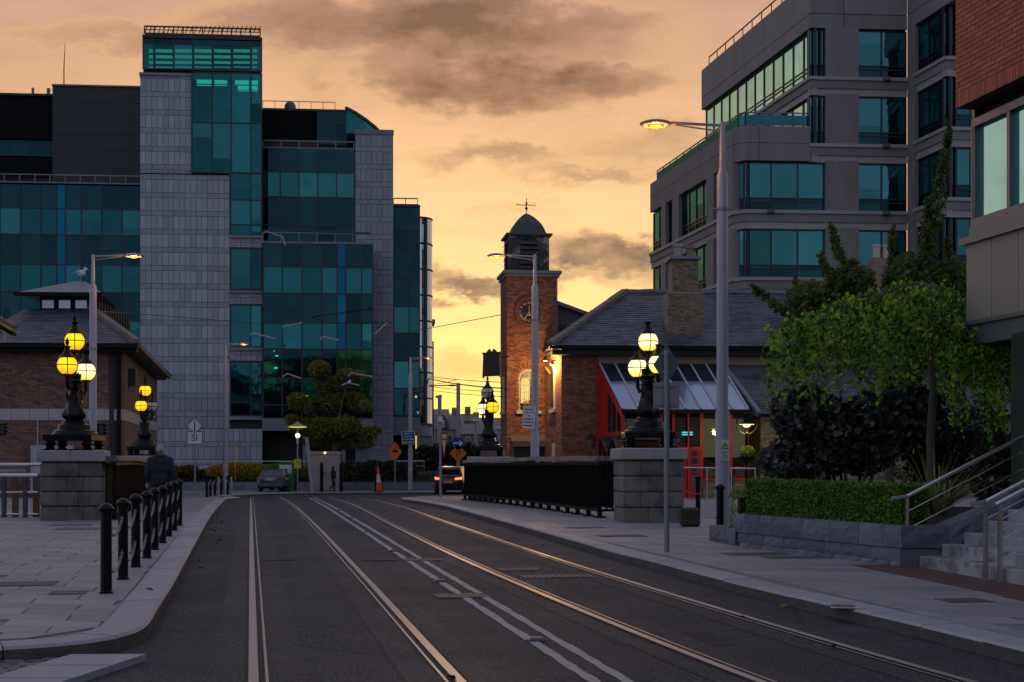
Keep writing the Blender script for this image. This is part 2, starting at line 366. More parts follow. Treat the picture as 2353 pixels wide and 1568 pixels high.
zinc = M('zinc_grey_metal', (.16, .175, .185), .42, metal=.4, var=.1, scale=2)
leadgrey = M('lead_sheet', (.17, .175, .205), .5, var=.15, scale=2)
greendark = M('dark_green_column', (.012, .045, .038), .35)
render_w = M('pale_render_band', (.40, .385, .39), .75, var=.08, scale=1)
white = M('white_sign_face', (.62, .60, .62), .5)
blacksign = M('sign_black', (.01, .01, .01), .6)
orange = M('orange_sign_face', (.75, .155, .012), .5)
bluesign = M('blue_sign_face', (.012, .045, .22), .45)
yellowsign = M('yellow_sign_face', (.72, .60, .05), .5)
redsign = M('red_sign_border', (.35, .02, .015), .5)
def clearmat(name, tint=(.85, .9, .88), refl=.9):
    m = bpy.data.materials.new(name); m.use_nodes = True; nt = m.node_tree; n = NG(nt); nt.nodes.clear()
    tr = n.node('ShaderNodeBsdfTransparent'); tr.inputs[0].default_value = (*tint, 1); gl = n.node('ShaderNodeBsdfGlossy'); gl.inputs['Roughness'].default_value = .02
    fr = n.node('ShaderNodeFresnel'); fr.inputs[0].default_value = 1.5; mx = n.node('ShaderNodeMixShader'); nt.links.new(n.m('MULTIPLY', fr.outputs[0], refl*1.6, clamp=True), mx.inputs[0])
    nt.links.new(tr.outputs[0], mx.inputs[1]); nt.links.new(gl.outputs[0], mx.inputs[2]); o = n.node('ShaderNodeOutputMaterial'); nt.links.new(mx.outputs[0], o.inputs[0]); MATS[name] = m; return m
CLEAR = clearmat('shop_window_glass')
officeglass_grey = glassmat('grey_roof_glass', (.26, .30, .36), (.045, .055, .065), rough=.1, mixf=.5, orand=.15)
skypane = emitmat('sky_glow_pane', (1.0, .68, .22), .95)  # emission stands in for bright sky seen through the tower window
# ================================================================== GROUND, ROAD, TRACKS, PAVEMENTS
def sheet(name, xs, ys, zf, mat, kind='structure', parent=None):
    V = [(x, y, zf(x, y)) for y in ys for x in xs]; n = len(xs)
    Fc = [(j*n+i, j*n+i+1, (j+1)*n+i+1, (j+1)*n+i) for j in range(len(ys)-1) for i in range(n-1)]
    o = obj(name, fast_mesh(name, V, Fc), mat, parent)
    if parent is None: tag(o, kind=kind)
    return o
earth = M('far_ground', (.07, .068, .07), .9, var=.2, scale=.05)
sheet('ground', [-3000, -300, -60, 60, 300, 3000], [-3000, -300, -40, 160, 600, 4000], lambda x, y: -.62, earth)
sheet('road', list(np.linspace(-62, 62, 32)), list(np.arange(-30, 150, 1.0)), lambda x, y: gz(y), asphalt)

def strip_mesh(name, path, o0, o1, zoff, mat, parent, jag=0.0, kind=None):
    P = [Vector((p[0], p[1], 0)) for p in path]; V = []
    for i, p in enumerate(P):
        d = (P[min(i+1, len(P)-1)] - P[max(i-1, 0)]).normalized(); nr = Vector((d.y, -d.x, 0))
        for o in (o0, o1):
            q = p + nr*(o + (random.uniform(-jag, jag) if jag else 0)); V.append((q.x, q.y, gz(q.y)+zoff))
    Fc = [(2*i, 2*i+1, 2*i+3, 2*i+2) for i in range(len(P)-1)]
    return obj(name, fast_mesh(name, V, Fc), mat, parent)
def resample(pts, step):
    P = [Vector((p[0], p[1], 0)) for p in pts]; out = [P[0].copy()]; acc = 0.0
    for a, b in zip(P[:-1], P[1:]):
        L = (b-a).length; d = (b-a)/L if L else b-a; t = step-acc
        while t <= L: out.append(a+d*t); t += step
        acc = (acc+L) % step if L else acc
    return out
def offset_path(path, o):
    out = []
    for i, p in enumerate(path):
        d = (path[min(i+1, len(path)-1)] - path[max(i-1, 0)]).normalized(); out.append(p + Vector((d.y, -d.x, 0))*o)
    return out
def with_bend(fx, y0, y1, R, ang):                              # straight-ish path, then a bend to the right
    pts = [Vector((fx(Y), Y, 0)) for Y in np.arange(y0, y1, .5)]
    d = (pts[-1]-pts[-2]).normalized(); c = pts[-1] + Vector((d.y, -d.x, 0))*R; a0 = math.atan2((pts[-1]-c).y, (pts[-1]-c).x)
    for k in range(1, 40): a = a0 - ang*k/39; pts.append(c + Vector((math.cos(a), math.sin(a), 0))*R)
    return pts
pf3 = np.polyfit([10.9, 16.4, 19.1, 26.5, 39.5, 70], [1.66, .4, -.163, -1.65, -3.91, -9.4], 3)
pfl = np.polyfit([10.3, 13.2, 20, 29.7, 50, 70], [.607, -.05, -1.33, -3.18, -6.75, -10.2], 2)
tracks = [with_bend(lambda Y: -1.876-.187*(Y-10.3), 2, 71, 17, 1.5), with_bend(lambda Y: float(np.polyval(pf3, Y)), 2, 66, 19, 1.5)]
for k, base in enumerate(tracks):
    tr = sheet('tram_track', [-.01, .01], [-29, -28.9], lambda x, y: gz(y)+.0005, railbed)     # root piece of the track
    for side in (0, 1):
        path = base if side == 0 else offset_path(base, 1.435)
        s = 1 if side == 0 else -1                              # groove lies towards the middle of the track
        lo, hi = sorted((-.33*s, .37*s)); strip_mesh('rail_bed', path, lo, hi, .004, railbed, tr, jag=.008)
        lo, hi = sorted((-.062*s, .012*s)); b = strip_mesh('rail_head', path, lo, hi, .016, steel, tr)
        lo, hi = sorted((.012*s, .062*s)); strip_mesh('rail_groove', path, lo, hi, .008, dark_iron, tr)
        lo, hi = sorted((.062*s, .085*s)); strip_mesh('rail_lip', path, lo, hi, .014, steel, tr)
        lo, hi = sorted((-.09*s, -.062*s)); strip_mesh('rail_seal', path, lo, hi, .009, dark_iron, tr)
for yy in (22.0,):                                              # joint across the bed of the near track
    for x0 in (-3.95, -2.35):
        MB().box(x0, x0+.55, yy-.22, yy+.22, gz(yy)+.006, gz(yy)+.0075).build('rail_bed', railbed, tr)
line = with_bend(lambda Y: float(np.polyval(pfl, Y)), 2, 69, 18, 1.2); line = resample(line, .22)
pm = strip_mesh('road_marking', line, 0.0, .09, .0045, paintwhite, None, jag=.012); tag(pm, kind='structure')
pm = strip_mesh('road_marking', line, .24, .33, .0045, paintwhite, None, jag=.012); tag(pm, kind='structure')

patchm = road_mat('asphalt_patch', (.028, .032, .044), 1.6, .2)
for (x0, x1, y0, y1) in [(-3.9, -2.6, 15.6, 18.9), (-.9, .2, 17.2, 19.0), (-5.3, -4.4, 24, 29), (.9, 2.0, 12.2, 13.6), (-4.1, -3.2, 30.5, 33.5)]:
    V = []; ys_ = np.arange(y0, y1+.01, .5)
    for y in ys_: V += [(x0-.187*(y-y0), y, gz(y)+.002), (x1-.187*(y-y0), y, gz(y)+.002)]
    o = obj('road_patch', fast_mesh('road_patch', V, [(2*i, 2*i+1, 2*i+3, 2*i+2) for i in range(len(ys_)-1)]), patchm); tag(o, kind='structure')
# ---- pavements: base sheet + kerb stones + slabs
KL = [G(*p) for p in [(337, 1477), (354, 1437.5), (394.4, 1371.7), (428.7, 1303), (457.2, 1246), (483, 1197.4), (520, 1152.5)]]
KLc = [Vector((-9.0, 9.7, 0)), Vector((-6.2, 10.6, 0))] + [G(*p) for p in [(0, 1527.5), (171.5, 1519), (271.5, 1506), (311, 1497), (331, 1487)]]
KLf = [Vector((-11.9, 61.5, 0)), Vector((-12.8, 64.5, 0)), Vector((-14.2, 69, 0)), Vector((-14.6, 75, 0)), Vector((-14.2, 81, 0)), Vector((-12.6, 85.2, 0)), Vector((-10, 87.2, 0)),
       Vector((-5, 88.2, 0)), Vector((0, 88.6, 0)), Vector((8, 89, 0)), Vector((20, 89.5, 0)), Vector((48, 91, 0))]
KR = [Vector((5.6, 4.0, 0))] + [G(*p) for p in [(2353, 1530), (2123.6, 1469), (1889, 1413), (1663.7, 1356), (1498, 1308), (1425, 1290), (1359, 1270), (1278, 1245), (1192.7, 1220), (1101, 1193.5), (1034, 1173.7), (960, 1158.5)]]
KRf = [Vector((-4.55, 57.2, 0)), Vector((-4.65, 58.6, 0)), Vector((-4.55, 60.5, 0)), Vector((-4.2, 64, 0)), Vector((-3.4, 68, 0)), Vector((-1.5, 71.5, 0)), Vector((3, 73.5, 0)), Vector((48, 82, 0))]
def smooth_path(P, step=.25, it=10):
    P = resample(P, step)
    for _ in range(it):
        P = [P[0]] + [(P[i-1]+P[i]*2+P[i+1])/4 for i in range(1, len(P)-1)] + [P[-1]]
    return P
EL = smooth_path([Vector((p.x, p.y, 0)) for p in KLc + KL + KLf]); ER = smooth_path([Vector((p.x, p.y, 0)) for p in KR + KRf])
def area_sheet(name, poly, zoff, mat, parent=None):
    bm = bmesh.new(); f = bm.faces.new([bm.verts.new((p[0], p[1], 0)) for p in poly])
    bmesh.ops.triangulate(bm, faces=[f])
    for y in np.arange(-20, 132, 1.5):
        bmesh.ops.bisect_plane(bm, geom=bm.verts[:]+bm.edges[:]+bm.faces[:], plane_co=(0, y, 0), plane_no=(0, 1, 0))
    for v in bm.verts: v.co.z = gz(v.co.y)+zoff
    bmesh.ops.recalc_face_normals(bm, faces=bm.faces)
    me = bpy.data.meshes.new(name); bm.to_mesh(me); bm.free()
    o = obj(name, me, mat, parent)
    if parent is None: tag(o, kind='structure')
    return o
pavebase = M('paving_bed', (.19, .19, .205), .7, var=.2, scale=1.2, var2=.2, scale2=30, bump=.2, bscale=60)
inner_l = offset_path(EL, -.39); inner_r = offset_path(ER, .37)
pave_l = area_sheet('pavement_left', [(p.x, p.y) for p in offset_path(EL, -.2)] + [(48, 129), (-48, 129), (-48, 8.2)], KERB-.016, pavebase)
pave_r = area_sheet('pavement_right', [(p.x, p.y) for p in reversed(offset_path(ER, .2))] + [(30, 4), (48, 4), (48, 60)], KERB-.016, pavebase)
kerb_grime_shade = M('grimy_shaded_kerb_face', (.085, .08, .075), .8, var=.5, scale=5, var2=.3, scale2=60, bump=.5, bscale=60)  # road grime and the shade on the upright face, both in one colour
def kerb_stones(path, sgn, width, parent, lens, mat=granite, ymax=200, skip=None):
    acc = [0.0]
    for a, b in zip(path[:-1], path[1:]): acc.append(acc[-1]+(b-a).length)
    acc = np.array(acc); X = np.array([p.x for p in path]); Yv = np.array([p.y for p in path])
    def at(s): return Vector((np.interp(s, acc, X), np.interp(s, acc, Yv), 0))
    s = 0.0
    while s < acc[-1]-.3:
        L = random.uniform(*lens); e = min(s+L, acc[-1]); a, b = at(s+.006), at(e-.006)
        if a.y < ymax:
            # follow bends in two or more pieces
            k = 3; pts = [at(s+.006+(e-s-.012)*i/k) for i in range(k+1)]; ns = []
            for i, p in enumerate(pts):
                ss = s+.006+(e-s-.012)*i/k; d = (at(min(ss+.2, acc[-1]))-at(max(ss-.2, 0))).normalized(); ns.append(Vector((d.y, -d.x, 0))*sgn)
            dz = random.uniform(-.004, .004)
            prof = [(0, -.06), (0, KERB-.025), (.025, KERB), (width, KERB), (width, -.06)]
            mb = MB(); m = len(prof)
            for p, nn in zip(pts, ns):
                for (o, z) in prof: q = p+nn*o; mb.v.append((q.x, q.y, gz(q.y)+z+dz))
            for i in range(k):
                for j in range(m): mb.f.append((i*m+j, i*m+(j+1) % m, (i+1)*m+(j+1) % m, (i+1)*m+j))
            mb.f.append(tuple(range(m))); mb.f.append(tuple(k*m+j for j in range(m)))
            o = mb.build('kerb_stone', mat, parent); o.data.materials.append(kerb_grime_shade)
            for i in range(k): o.data.polygons[i*m].material_index = 1
        s = e
kerb_stones(EL, -1, .39, pave_l, (.85, 1.15)); kerb_stones(ER, 1, .37, pave_r, (.85, 1.1))

def clip_poly(poly, planes):
    for (ax, ay, c) in planes:                                   # keep ax*x + ay*y <= c
        out = []; n = len(poly)
        for i in range(n):
            p, q = poly[i], poly[(i+1) % n]; a = ax*p[0]+ay*p[1]-c; b = ax*q[0]+ay*q[1]-c
            if a <= 0: out.append(p)
            if (a < 0 < b) or (b < 0 < a): t = a/(a-b); out.append((p[0]+(q[0]-p[0])*t, p[1]+(q[1]-p[1])*t))
        poly = out
        if len(poly) < 3: return []
    return poly
def slab(poly, zoff, parent, name='paving_slab', mat=paving, th=.03, gap=.010):
    cx = sum(p[0] for p in poly)/len(poly); cy_ = sum(p[1] for p in poly)/len(poly)
    def shrink(p):
        d = math.hypot(p[0]-cx, p[1]-cy_); k = max(0, d-gap)/d if d else 1; return (cx+(p[0]-cx)*k, cy_+(p[1]-cy_)*k)
    q = [shrink(p) for p in poly]; n = len(q)
    tilt = [random.uniform(-.003, .003) for _ in range(2)]
    mb = MB(); mb.v = [(p[0], p[1], gz(p[1])+zoff-th) for p in q] + [(p[0], p[1], gz(p[1])+zoff+tilt[0]*(p[0]-cx)+tilt[1]*(p[1]-cy_)) for p in q]
    mb.f = [tuple(range(n, 2*n))] + [(i, (i+1) % n, n+(i+1) % n, n+i) for i in range(n)]
    return mb.build(name, mat, parent)
def lay(parent, o, d, e, ni, nj, li, lj, planes, jr=None, limit=290):
    """o origin, d along the street, e across; rows step lj along d, slabs li along e, broken bond"""
    cnt = 0
    for j in range(nj):
        sh = (j % 2)*li*.5 + random.uniform(-.08, .08)
        for i in range(ni):
            a = o + d*(j*lj) + e*(i*li+sh-li)
            q = [(a).to_2d(), (a+e*li).to_2d(), (a+e*li+d*lj).to_2d(), (a+d*lj).to_2d()]
            q = clip_poly([tuple(v) for v in q], planes)
            if len(q) >= 3:
                A = abs(sum(q[k][0]*q[(k+1) % len(q)][1]-q[(k+1) % len(q)][0]*q[k][1] for k in range(len(q))))/2
                if A < .03: continue
                cx = sum(p[0] for p in q)/len(q); cy2 = sum(p[1] for p in q)/len(q)
                if abs(cx/cy2) > .385: continue
                slab(q, KERB, parent); cnt += 1
                if cnt >= limit: return cnt
    return cnt
def halfplane(a, b, inside):                                     # line a-b, keep the side of 'inside'
    nx, ny = b[1]-a[1], a[0]-b[0]; L = math.hypot(nx, ny); nx /= L; ny /= L; c = nx*a[0]+ny*a[1]
    if nx*inside[0]+ny*inside[1] > c: nx, ny, c = -nx, -ny, -c
    return (nx, ny, c)
def idx(path, y): return min(range(len(path)), key=lambda i: abs(path[i].y-y)+(100 if i < 12 and y > 12.5 else 0))
il = inner_l
pl_planes = [halfplane((il[idx(il, 13.4)].x, il[idx(il, 13.4)].y), (il[idx(il, 40)].x, il[idx(il, 40)].y), (-9, 20)),
             halfplane((-6.5, 10.95), (-4.06, 11.72), (-8, 20)), halfplane((-4.06, 11.72), (-3.72, 12.4), (-8, 20))]
d = Vector((-.187, 1, 0)).normalized(); e = Vector((-.985, .17, 0)).normalized()
lay(pave_l, Vector((-3.3, 10.6, 0)), d, e, 14, 62, .92, .46, pl_planes)
ir = inner_r
pr_planes = [halfplane((ir[idx(ir, 12)].x, ir[idx(ir, 12)].y), (ir[idx(ir, 26)].x, ir[idx(ir, 26)].y), (9, 20)),
             halfplane((ir[idx(ir, 30)].x, ir[idx(ir, 30)].y), (ir[idx(ir, 50)].x, ir[idx(ir, 50)].y), (9, 40))]
d = Vector((-.2, 1, 0)).normalized(); e = Vector((.99, -.10, 0)).normalized()
lay(pave_r, Vector((4.6, 11.2, 0)), d, e, 6, 100, .95, .52, pr_planes, limit=295)

# ---- bottom left: cobbled crossing and its granite channel
cob = M('cobble_setts', (.13, .135, .15), .4, var=.3, scale=5, orand=.35, bump=.3, bscale=40)
cb = area_sheet('cobbled_crossing', [(-5.6, 8.0), (-3.6, 8.0), (-3.1, 11.2), (-3.4, 11.5), (-3.75, 11.3), (-5.6, 10.75)], .006, dark_iron)
for j in range(26):
    for i in range(11):
        x = -5.2+i*.19+(j % 2)*.09; y = 8.6+j*.105
        if y > 11.3+.35*(x+3.75) - .02 or x > -3.42-(11.4-y)*.18: continue
        w, h = random.uniform(.15, .178), random.uniform(.075, .092)
        MB().hexa([(x, y, gz(y)), (x+w, y, gz(y)), (x+w, y+h, gz(y)), (x, y+h, gz(y))], [(x+.014, y+.012, gz(y)+.03), (x+w-.014, y+.012, gz(y)+.03), (x+w-.012, y+h-.012, gz(y)+.03), (x+.012, y+h-.012, gz(y)+.03)]).build('cobble', cob, cb)
for k in range(5):
    a = Vector((-2.95, 11.32, 0)) + Vector((-.17, -1, 0))*k*.62*1.0; w = Vector((-.62, 0, 0)); l = Vector((-.1, -.6, 0))
    q = [(p.x, p.y) for p in (a, a+w, a+w+l, a+l)]; slab(q, .055, cb, 'channel_slab', granite, th=.06)

# ---- covers, drains, studs
covermat = M('cast_cover', (.12, .12, .128), .5, metal=.3, var=.4, scale=9, var2=.6, scale2=45, bump=1.0, bscale=50)
def cover(x, y, w, l, off, label, rot=-.19, grid=(6, 5), name='access_cover', mat=covermat):
    p = G(x, y, off); t = T(name, label, 'cover', (p.x, p.y, p.z+.002), -rot*0 + .18)
    MB().box(-w/2, w/2, -l/2, l/2, 0, .003).build('frame', M_get('cover_frame'), t)
    for i in range(grid[0]):
        for j in range(grid[1]):
            cx, cy2 = -w/2+(i+.5)*w/grid[0], -l/2+(j+.5)*l/grid[1]
            MB().box(cx-w/grid[0]*.36, cx+w/grid[0]*.36, cy2-l/grid[1]*.36, cy2+l/grid[1]*.36, .003, .006).build('tread', mat, t)
    return t
coverframe = M('cover_frame', (.10, .098, .10), .6, var=.3, scale=8)
def M_get(n): return MATS[n]
cover(1345, 1213, .85, .6, KERB, 'patterned iron access cover in the paving just beyond its twin near the stone pier')
cover(1428, 1232, .9, .6, KERB, 'patterned iron access cover in the paving between the kerb and sign post')
cover(1737, 1273, 1.0, .55, KERB, 'dark iron access cover beside the split stone planter wall', grid=(10, 4))
cover(1830, 1281, 1.0, .5, KERB, 'long paved access cover next to the dark cover by the planter', grid=(5, 2))
cover(2215, 1380, .5, .4, KERB, 'small square inspection cover in the paving below the steps', grid=(4, 4))
cover(55, 1342, .75, .6, KERB, 'worn iron access cover in the paving left of the chained bollards', grid=(5, 4))
cover(158, 1362, .4, .45, KERB, 'small inset cover in the paving beside the end bollard', grid=(3, 2))
cover(205, 1215, 1.3, .9, KERB, 'wide sandy access cover in the paving below the bridge pier', grid=(8, 4), mat=M('sandy_cover', (.21, .17, .15), .8, var=.3, scale=6, bump=.4))
cover(165, 1207, .9, .5, KERB, 'dark narrow cover at the foot of the bridge pier', grid=(6, 2))
def drain(x, y, w, l, label):
    p = G(x, y); t = T('drain_grating', label, 'drain', (p.x, p.y, p.z+.009), .19, 'road drains')
    MB().box(-w/2, w/2, -l/2, l/2, -.004, -.002).build('pit', dark_iron, t)
    for s in (-1, 1): MB().box(-w/2, w/2, s*l/2-.02, s*l/2+.02, -.006, .0).build('frame_bar', covermat, t)
    n = 12
    for i in range(n):
        cx = -w/2+(i+.5)*w/n; MB().box(cx-w/n*.28, cx+w/n*.28, -l/2+.02, l/2-.02, -.006, -.0005).build('slat', covermat, t)
drain(1060, 1370, .62, .42, 'steel drain grating across the double white line near the road stud')
drain(968, 1287, .62, .42, 'steel drain grating on the double white line toward the bridge')
drain(1190, 1309, .6, .4, 'worn drain grating between the rails of the far track')
drain(1280, 1325, 1.0, .45, 'wide studded iron cover in the road beside the far track')
for k, (x, y) in enumerate([(1233, 1474), (1011, 1338), (907, 1268), (846, 1224), (806, 1192), (779, 1174)]):
    p = G(x, y); t = T('road_stud', 'silver reflective road stud between the two white lines', 'road stud', (p.x, p.y, p.z+.004), .19, 'road studs on the centre line')
    MB().box(-.09, .09, -.05, .05, 0, .012).build('base', covermat, t)
    MB().prism([(-.075, .012), (.075, .012), (.055, .034), (-.055, .034)], -.03, .03).build('lens', galv, t)
p = G(1935, 1394, KERB+.002)
t = T('hydrant_cover', 'oval hydrant cover set in a white painted kerb stone', 'cover', (p.x, p.y, p.z), -.2)
MB().box(-.12, .2, -.2, .2, .002, .006).build('painted_patch', render_w, t)
MB().lathe([(.13, .006), (.13, .012), (.11, .014)], 18).build('lid', covermat, t)

# ---- fallen leaves along the left gutter
leafbrown = M('fallen_leaf', (.22, .085, .02), .7, orand=.5)
lv = MB(); lv.v = [(0, -.035, 0), (.028, 0, .014), (0, .042, .004), (-.028, 0, .012)]; lv.f = [(0, 1, 2), (0, 2, 3)]
lm = lv.mesh('fallen_leaf'); lm.materials.append(leafbrown)
for k in range(60):
    Y = random.choice([random.uniform(13, 62), random.gauss(33, 4), random.gauss(36, 6)]); Y = min(max(Y, 12.8), 64)
    i = min(range(60, len(EL)), key=lambda q: abs(EL[q].y-Y)); b = EL[i]; off = abs(random.gauss(.12, .16))+.03
    o = bpy.data.objects.new('fallen_leaf', lm); link(o); o.location = (b.x+off, b.y, gz(b.y)+.004); o.rotation_euler = (random.uniform(-.3, .3), random.uniform(-.3, .3), random.uniform(0, 6.3))
    s = random.uniform(.8, 1.7); o.scale = (s, s, s)
    tag(o, 'curled orange brown leaf lying in the gutter by the kerb', 'leaf', 'fallen leaves along the gutter')
for (x, y, off) in [(300, 1272, KERB+.002), (345, 1356, KERB+.002), (740, 1350, .006), (1035, 1558, .02), (1913, 1487, .02), (1708, 1420, .004), (1800, 1394, .004)]:
    p = G(x, y, off); o = bpy.data.objects.new('fallen_leaf', lm); link(o); o.location = p; o.scale = (1.6, 1.6, 1.8); o.rotation_euler = (.2, .1, random.uniform(0, 6))
    tag(o, 'single dry brown leaf lying out in the open on road or paving', 'leaf', 'stray leaves in the open')
# ================================================================== STONE AND GLASS OFFICE TOWER (far side of the junction)
FO = Frame(600, 104, 4.9, 0.0)
office = T('glass_office_block', 'tall limestone and teal glass office block with stair tower and rooftop railing', 'building', FO.o, FO.a)
GB = gz(104)-.1
def R(x0, y0, x1, y1, off):                                     # photo rectangle -> (u0,u1,z0,z1) on the plane at depth off
    u0, z1 = FO.px(x0, y0, off); u1, z0 = FO.px(x1, y1, off); return u0, u1, z0, z1
RB = random.Random(21)
def glaze(parent, fr, xs, ys, off, mats, fw=.07, skip=(), names='window_pane', fmat=frame_dk, hw=None):
    """grid of panes; xs, ys photo pixels; one object per pane, one frame"""
    us = [fr.pu(x, off) for x in xs]; xm = (xs[0]+xs[-1])/2; zs = [fr.px(xm, y, off)[1] for y in ys]
    fb = MB()
    for u_ in us: fb.box(u_-fw/2, u_+fw/2, off-.05, off+.06, zs[-1], zs[0])
    for z in zs: fb.box(us[0]-fw/2, us[-1]+fw/2, off-.053, off+.058, z-(hw or fw)/2, z+(hw or fw)/2)
    fb.build('curtain_wall_frame', fmat, parent)
    for j in range(len(zs)-1):
        for i in range(len(us)-1):
            if (i, j) in skip: continue
            mt = mats(i, j) if callable(mats) else mats
            MB().box(us[i]+fw/2, us[i+1]-fw/2, off+.0, off+.03, zs[j+1]+fw/2, zs[j]-fw/2).build(names, mt, parent)
            if mt in (teal, officeglass) and RB.random() < .30:
                hh = (zs[j]-zs[j+1])*RB.uniform(.15, .7); MB().box(us[i]+fw/2+.03, us[i+1]-fw/2-.03, off-.004, off-.001, zs[j]-fw/2-hh, zs[j]-fw/2-.02).build('blind', teal_lt, parent)
def mass(parent, x0, y0, x1, off, depth, mat, name, y1=None, fr=FO):
    u0, z1 = fr.px(x0, y0, off); u1, _ = fr.px(x1, y0, off); z0 = GB if y1 is None else fr.px(x0, y1, off)[1]
    sh = -.117*depth
    return MB().hexa([(u0, off, z0), (u1, off, z0), (u1+sh, off+depth, z0), (u0+sh, off+depth, z0)], [(u0, off, z1), (u1, off, z1), (u1+sh, off+depth, z1), (u0+sh, off+depth, z1)]).build(name, mat, parent)
STONES = []
def stone_rows(rects, off, bands=(), seed=1):
    """alternating low and tall courses of limestone inside the photo rectangles (x0,y0,x1,y1)"""
    rnd = random.Random(seed)
    for (x0, y0, x1, y1, first) in rects:
        u0, u1, z0, z1 = R(x0, y0, x1, y1, off); z = z1; k = first
        while z > z0+.06:
            tall = k % 2 == 1; h = .955 if tall else .39
            zt, zb = z, max(z-h, z0); w = .42 if tall else .84; n = max(1, round((u1-u0)/w)); w = (u1-u0)/n
            for i in range(n): STONES.append((u0+i*w+.013, u0+(i+1)*w-.013, zb+.014, zt-.014, off))
            z = zb; k += 1
# main stone shaft
mass(office, 323, 172, 602, .12, 9, jointdark, 'core_wall')
stone_rows([(322, 168, 440, 400, 0), (322, 400, 528, 985, 0), (528, 545, 603, 570, 0), (528, 672, 603, 700, 0), (528, 803, 603, 830, 0), (322, 985, 603, 1098, 1)], 0.0)
mass(office, 320, 166, 440, -.15, 9.2, limestone_dk, 'coping', 172)
for (y0, y1) in [(540, 546), (667, 673), (798, 805), (957, 965)]: mass(office, 527, y0, 604, -.22, .5, limestone_dk, 'sill', y1)
# rest of the stone: right hand pier
mass(office, 817, 300, 903, 2.62, 9, jointdark, 'pier_wall')
stone_rows([(816, 308, 904, 1098, 1)], 2.5, seed=2)
mass(office, 815, 297, 905, 2.4, 9.2, limestone_dk, 'coping', 308)
STONES.sort(key=lambda q: -(q[1]-q[0])*(q[3]-q[2])*(1.0 if q[4] < 1 else .6))
for q in STONES[:300]: MB().box(q[0], q[1], q[4]-.02-random.uniform(0, .012), q[4]+.1, q[2], q[3]).build('cladding_stone', limestone, office)
mb = MB()
for q in STONES[300:]: mb.box(q[0], q[1], q[4]-.02-random.uniform(0, .012), q[4]+.1, q[2], q[3])
tag(mb.build('cladding_stone_field', limestone, office), kind='stuff')
# top glass lantern
rm = random.Random(5)
def pick(*a): return lambda i, j: rm.choice(a)
xs_t = [329, 353.5, 398.3, 442.9, 487.8, 531.8, 576.2, 601]
glaze(office, FO, xs_t, [86, 103, 161], -.2, lambda i, j: teal_dk if j == 0 else teal, .09)
mass(office, 327, 79, 602, -.35, 9.4, darkclad, 'roof_edge', 86)
mass(office, 329, 86, 601, .15, 8.5, darkclad, 'lantern_core', 166)
skyteal = M('sky_glow_louvre_panel', (.02, .25, .2), .5, emit=(.02, .26, .20), es=.4)  # emissive stripes stand in for sky seen through the lantern glass
skyteal2 = M('sky_glow_stair_panel', (.02, .3, .25), .5, emit=(.01, .55, .42), es=.42)  # same painted sky glow for the bright patches in the stair glazing
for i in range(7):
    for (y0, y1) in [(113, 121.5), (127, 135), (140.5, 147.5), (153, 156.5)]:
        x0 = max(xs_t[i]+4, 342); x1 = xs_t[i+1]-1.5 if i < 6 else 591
        if x1-x0 > 3: u0, u1, z0, z1 = R(x0, y0, x1, y1, -.24); MB().box(u0, u1, -.235, -.21, z0, z1).build('sky_glow_louvre', skyteal, office)
# stair glazing under it
glaze(office, FO, [441, 487.8, 531.8, 576.2, 601], [168, 283, 398], -.12, lambda i, j: teal, .09)
glaze(office, FO, [530, 576.2, 601], [398, 460, 517, 540], -.12, lambda i, j: teal, .09)
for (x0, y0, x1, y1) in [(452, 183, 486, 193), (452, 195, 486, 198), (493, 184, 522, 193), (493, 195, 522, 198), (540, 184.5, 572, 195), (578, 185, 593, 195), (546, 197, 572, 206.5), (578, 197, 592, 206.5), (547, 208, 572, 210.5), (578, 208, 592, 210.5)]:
    u0, u1, z0, z1 = R(x0, y0, x1, y1, -.16); MB().box(u0, u1, -.155, -.125, z0, z1).build('sky_glow_louvre', skyteal2, office)
for (x0, y0, x1, y1) in [(443, 306, 600, 308), (478, 279, 590, 280.5), (478, 286, 590, 287), (478, 293, 590, 294), (500, 247, 545, 249), (532, 423, 600, 430)]:
    u0, u1, z0, z1 = R(x0, y0, x1, y1, -.13); MB().box(u0, u1, -.14, -.125, z0, z1).build('stair_rail', M_get('pale_blind_glass'), office)
for (y0, y1) in [(572, 665), (702, 797), (832, 955)]:
    ys = [y0, y1] if y0 < 800 else [y0, 925, y1]
    glaze(office, FO, [530, 576.2, 601], ys, .02, lambda i, j: teal, .09)
# left wing
xs_l = [-60, -40, 0, 47, 94, 130, 150, 187, 233.7, 280, 323]
ys_l = [420.4, 479.5, 540, 608.5, 671.6, 737.4, 803, 868, 934, 1000]
glaze(office, FO, xs_l, ys_l, 1.5, lambda i, j: teal_blue if i == 5 else (teal if j % 2 else teal_dk), .09)
mass(office, -60, 420, 323, 1.6, 10, darkclad, 'left_wing_wall')
mass(office, 120.5, 195, 323, 5, 8, darkclad, 'plant_room_wall', 430)
for x in (143, 183, 223, 262, 300):
    u0 = FO.pu(x, 5); z1 = FO.px(x, 199, 5)[1]; z0 = FO.px(x, 400, 5)[1]; MB().box(u0-.03, u0+.03, 4.97, 5.0, z0, z1).build('panel_joint', frame_dk, office)
for y in (234, 305, 309, 344): u0, u1, z0, z1 = R(121, y-.8, 322, y+.8, 5); MB().box(u0, u1, 4.96, 4.995, z0, z1).build('panel_joint', frame_dk if y != 307 else zinc, office)
mass(office, 119, 193, 324, 4.85, 8.2, zinc, 'coping', 196.5)
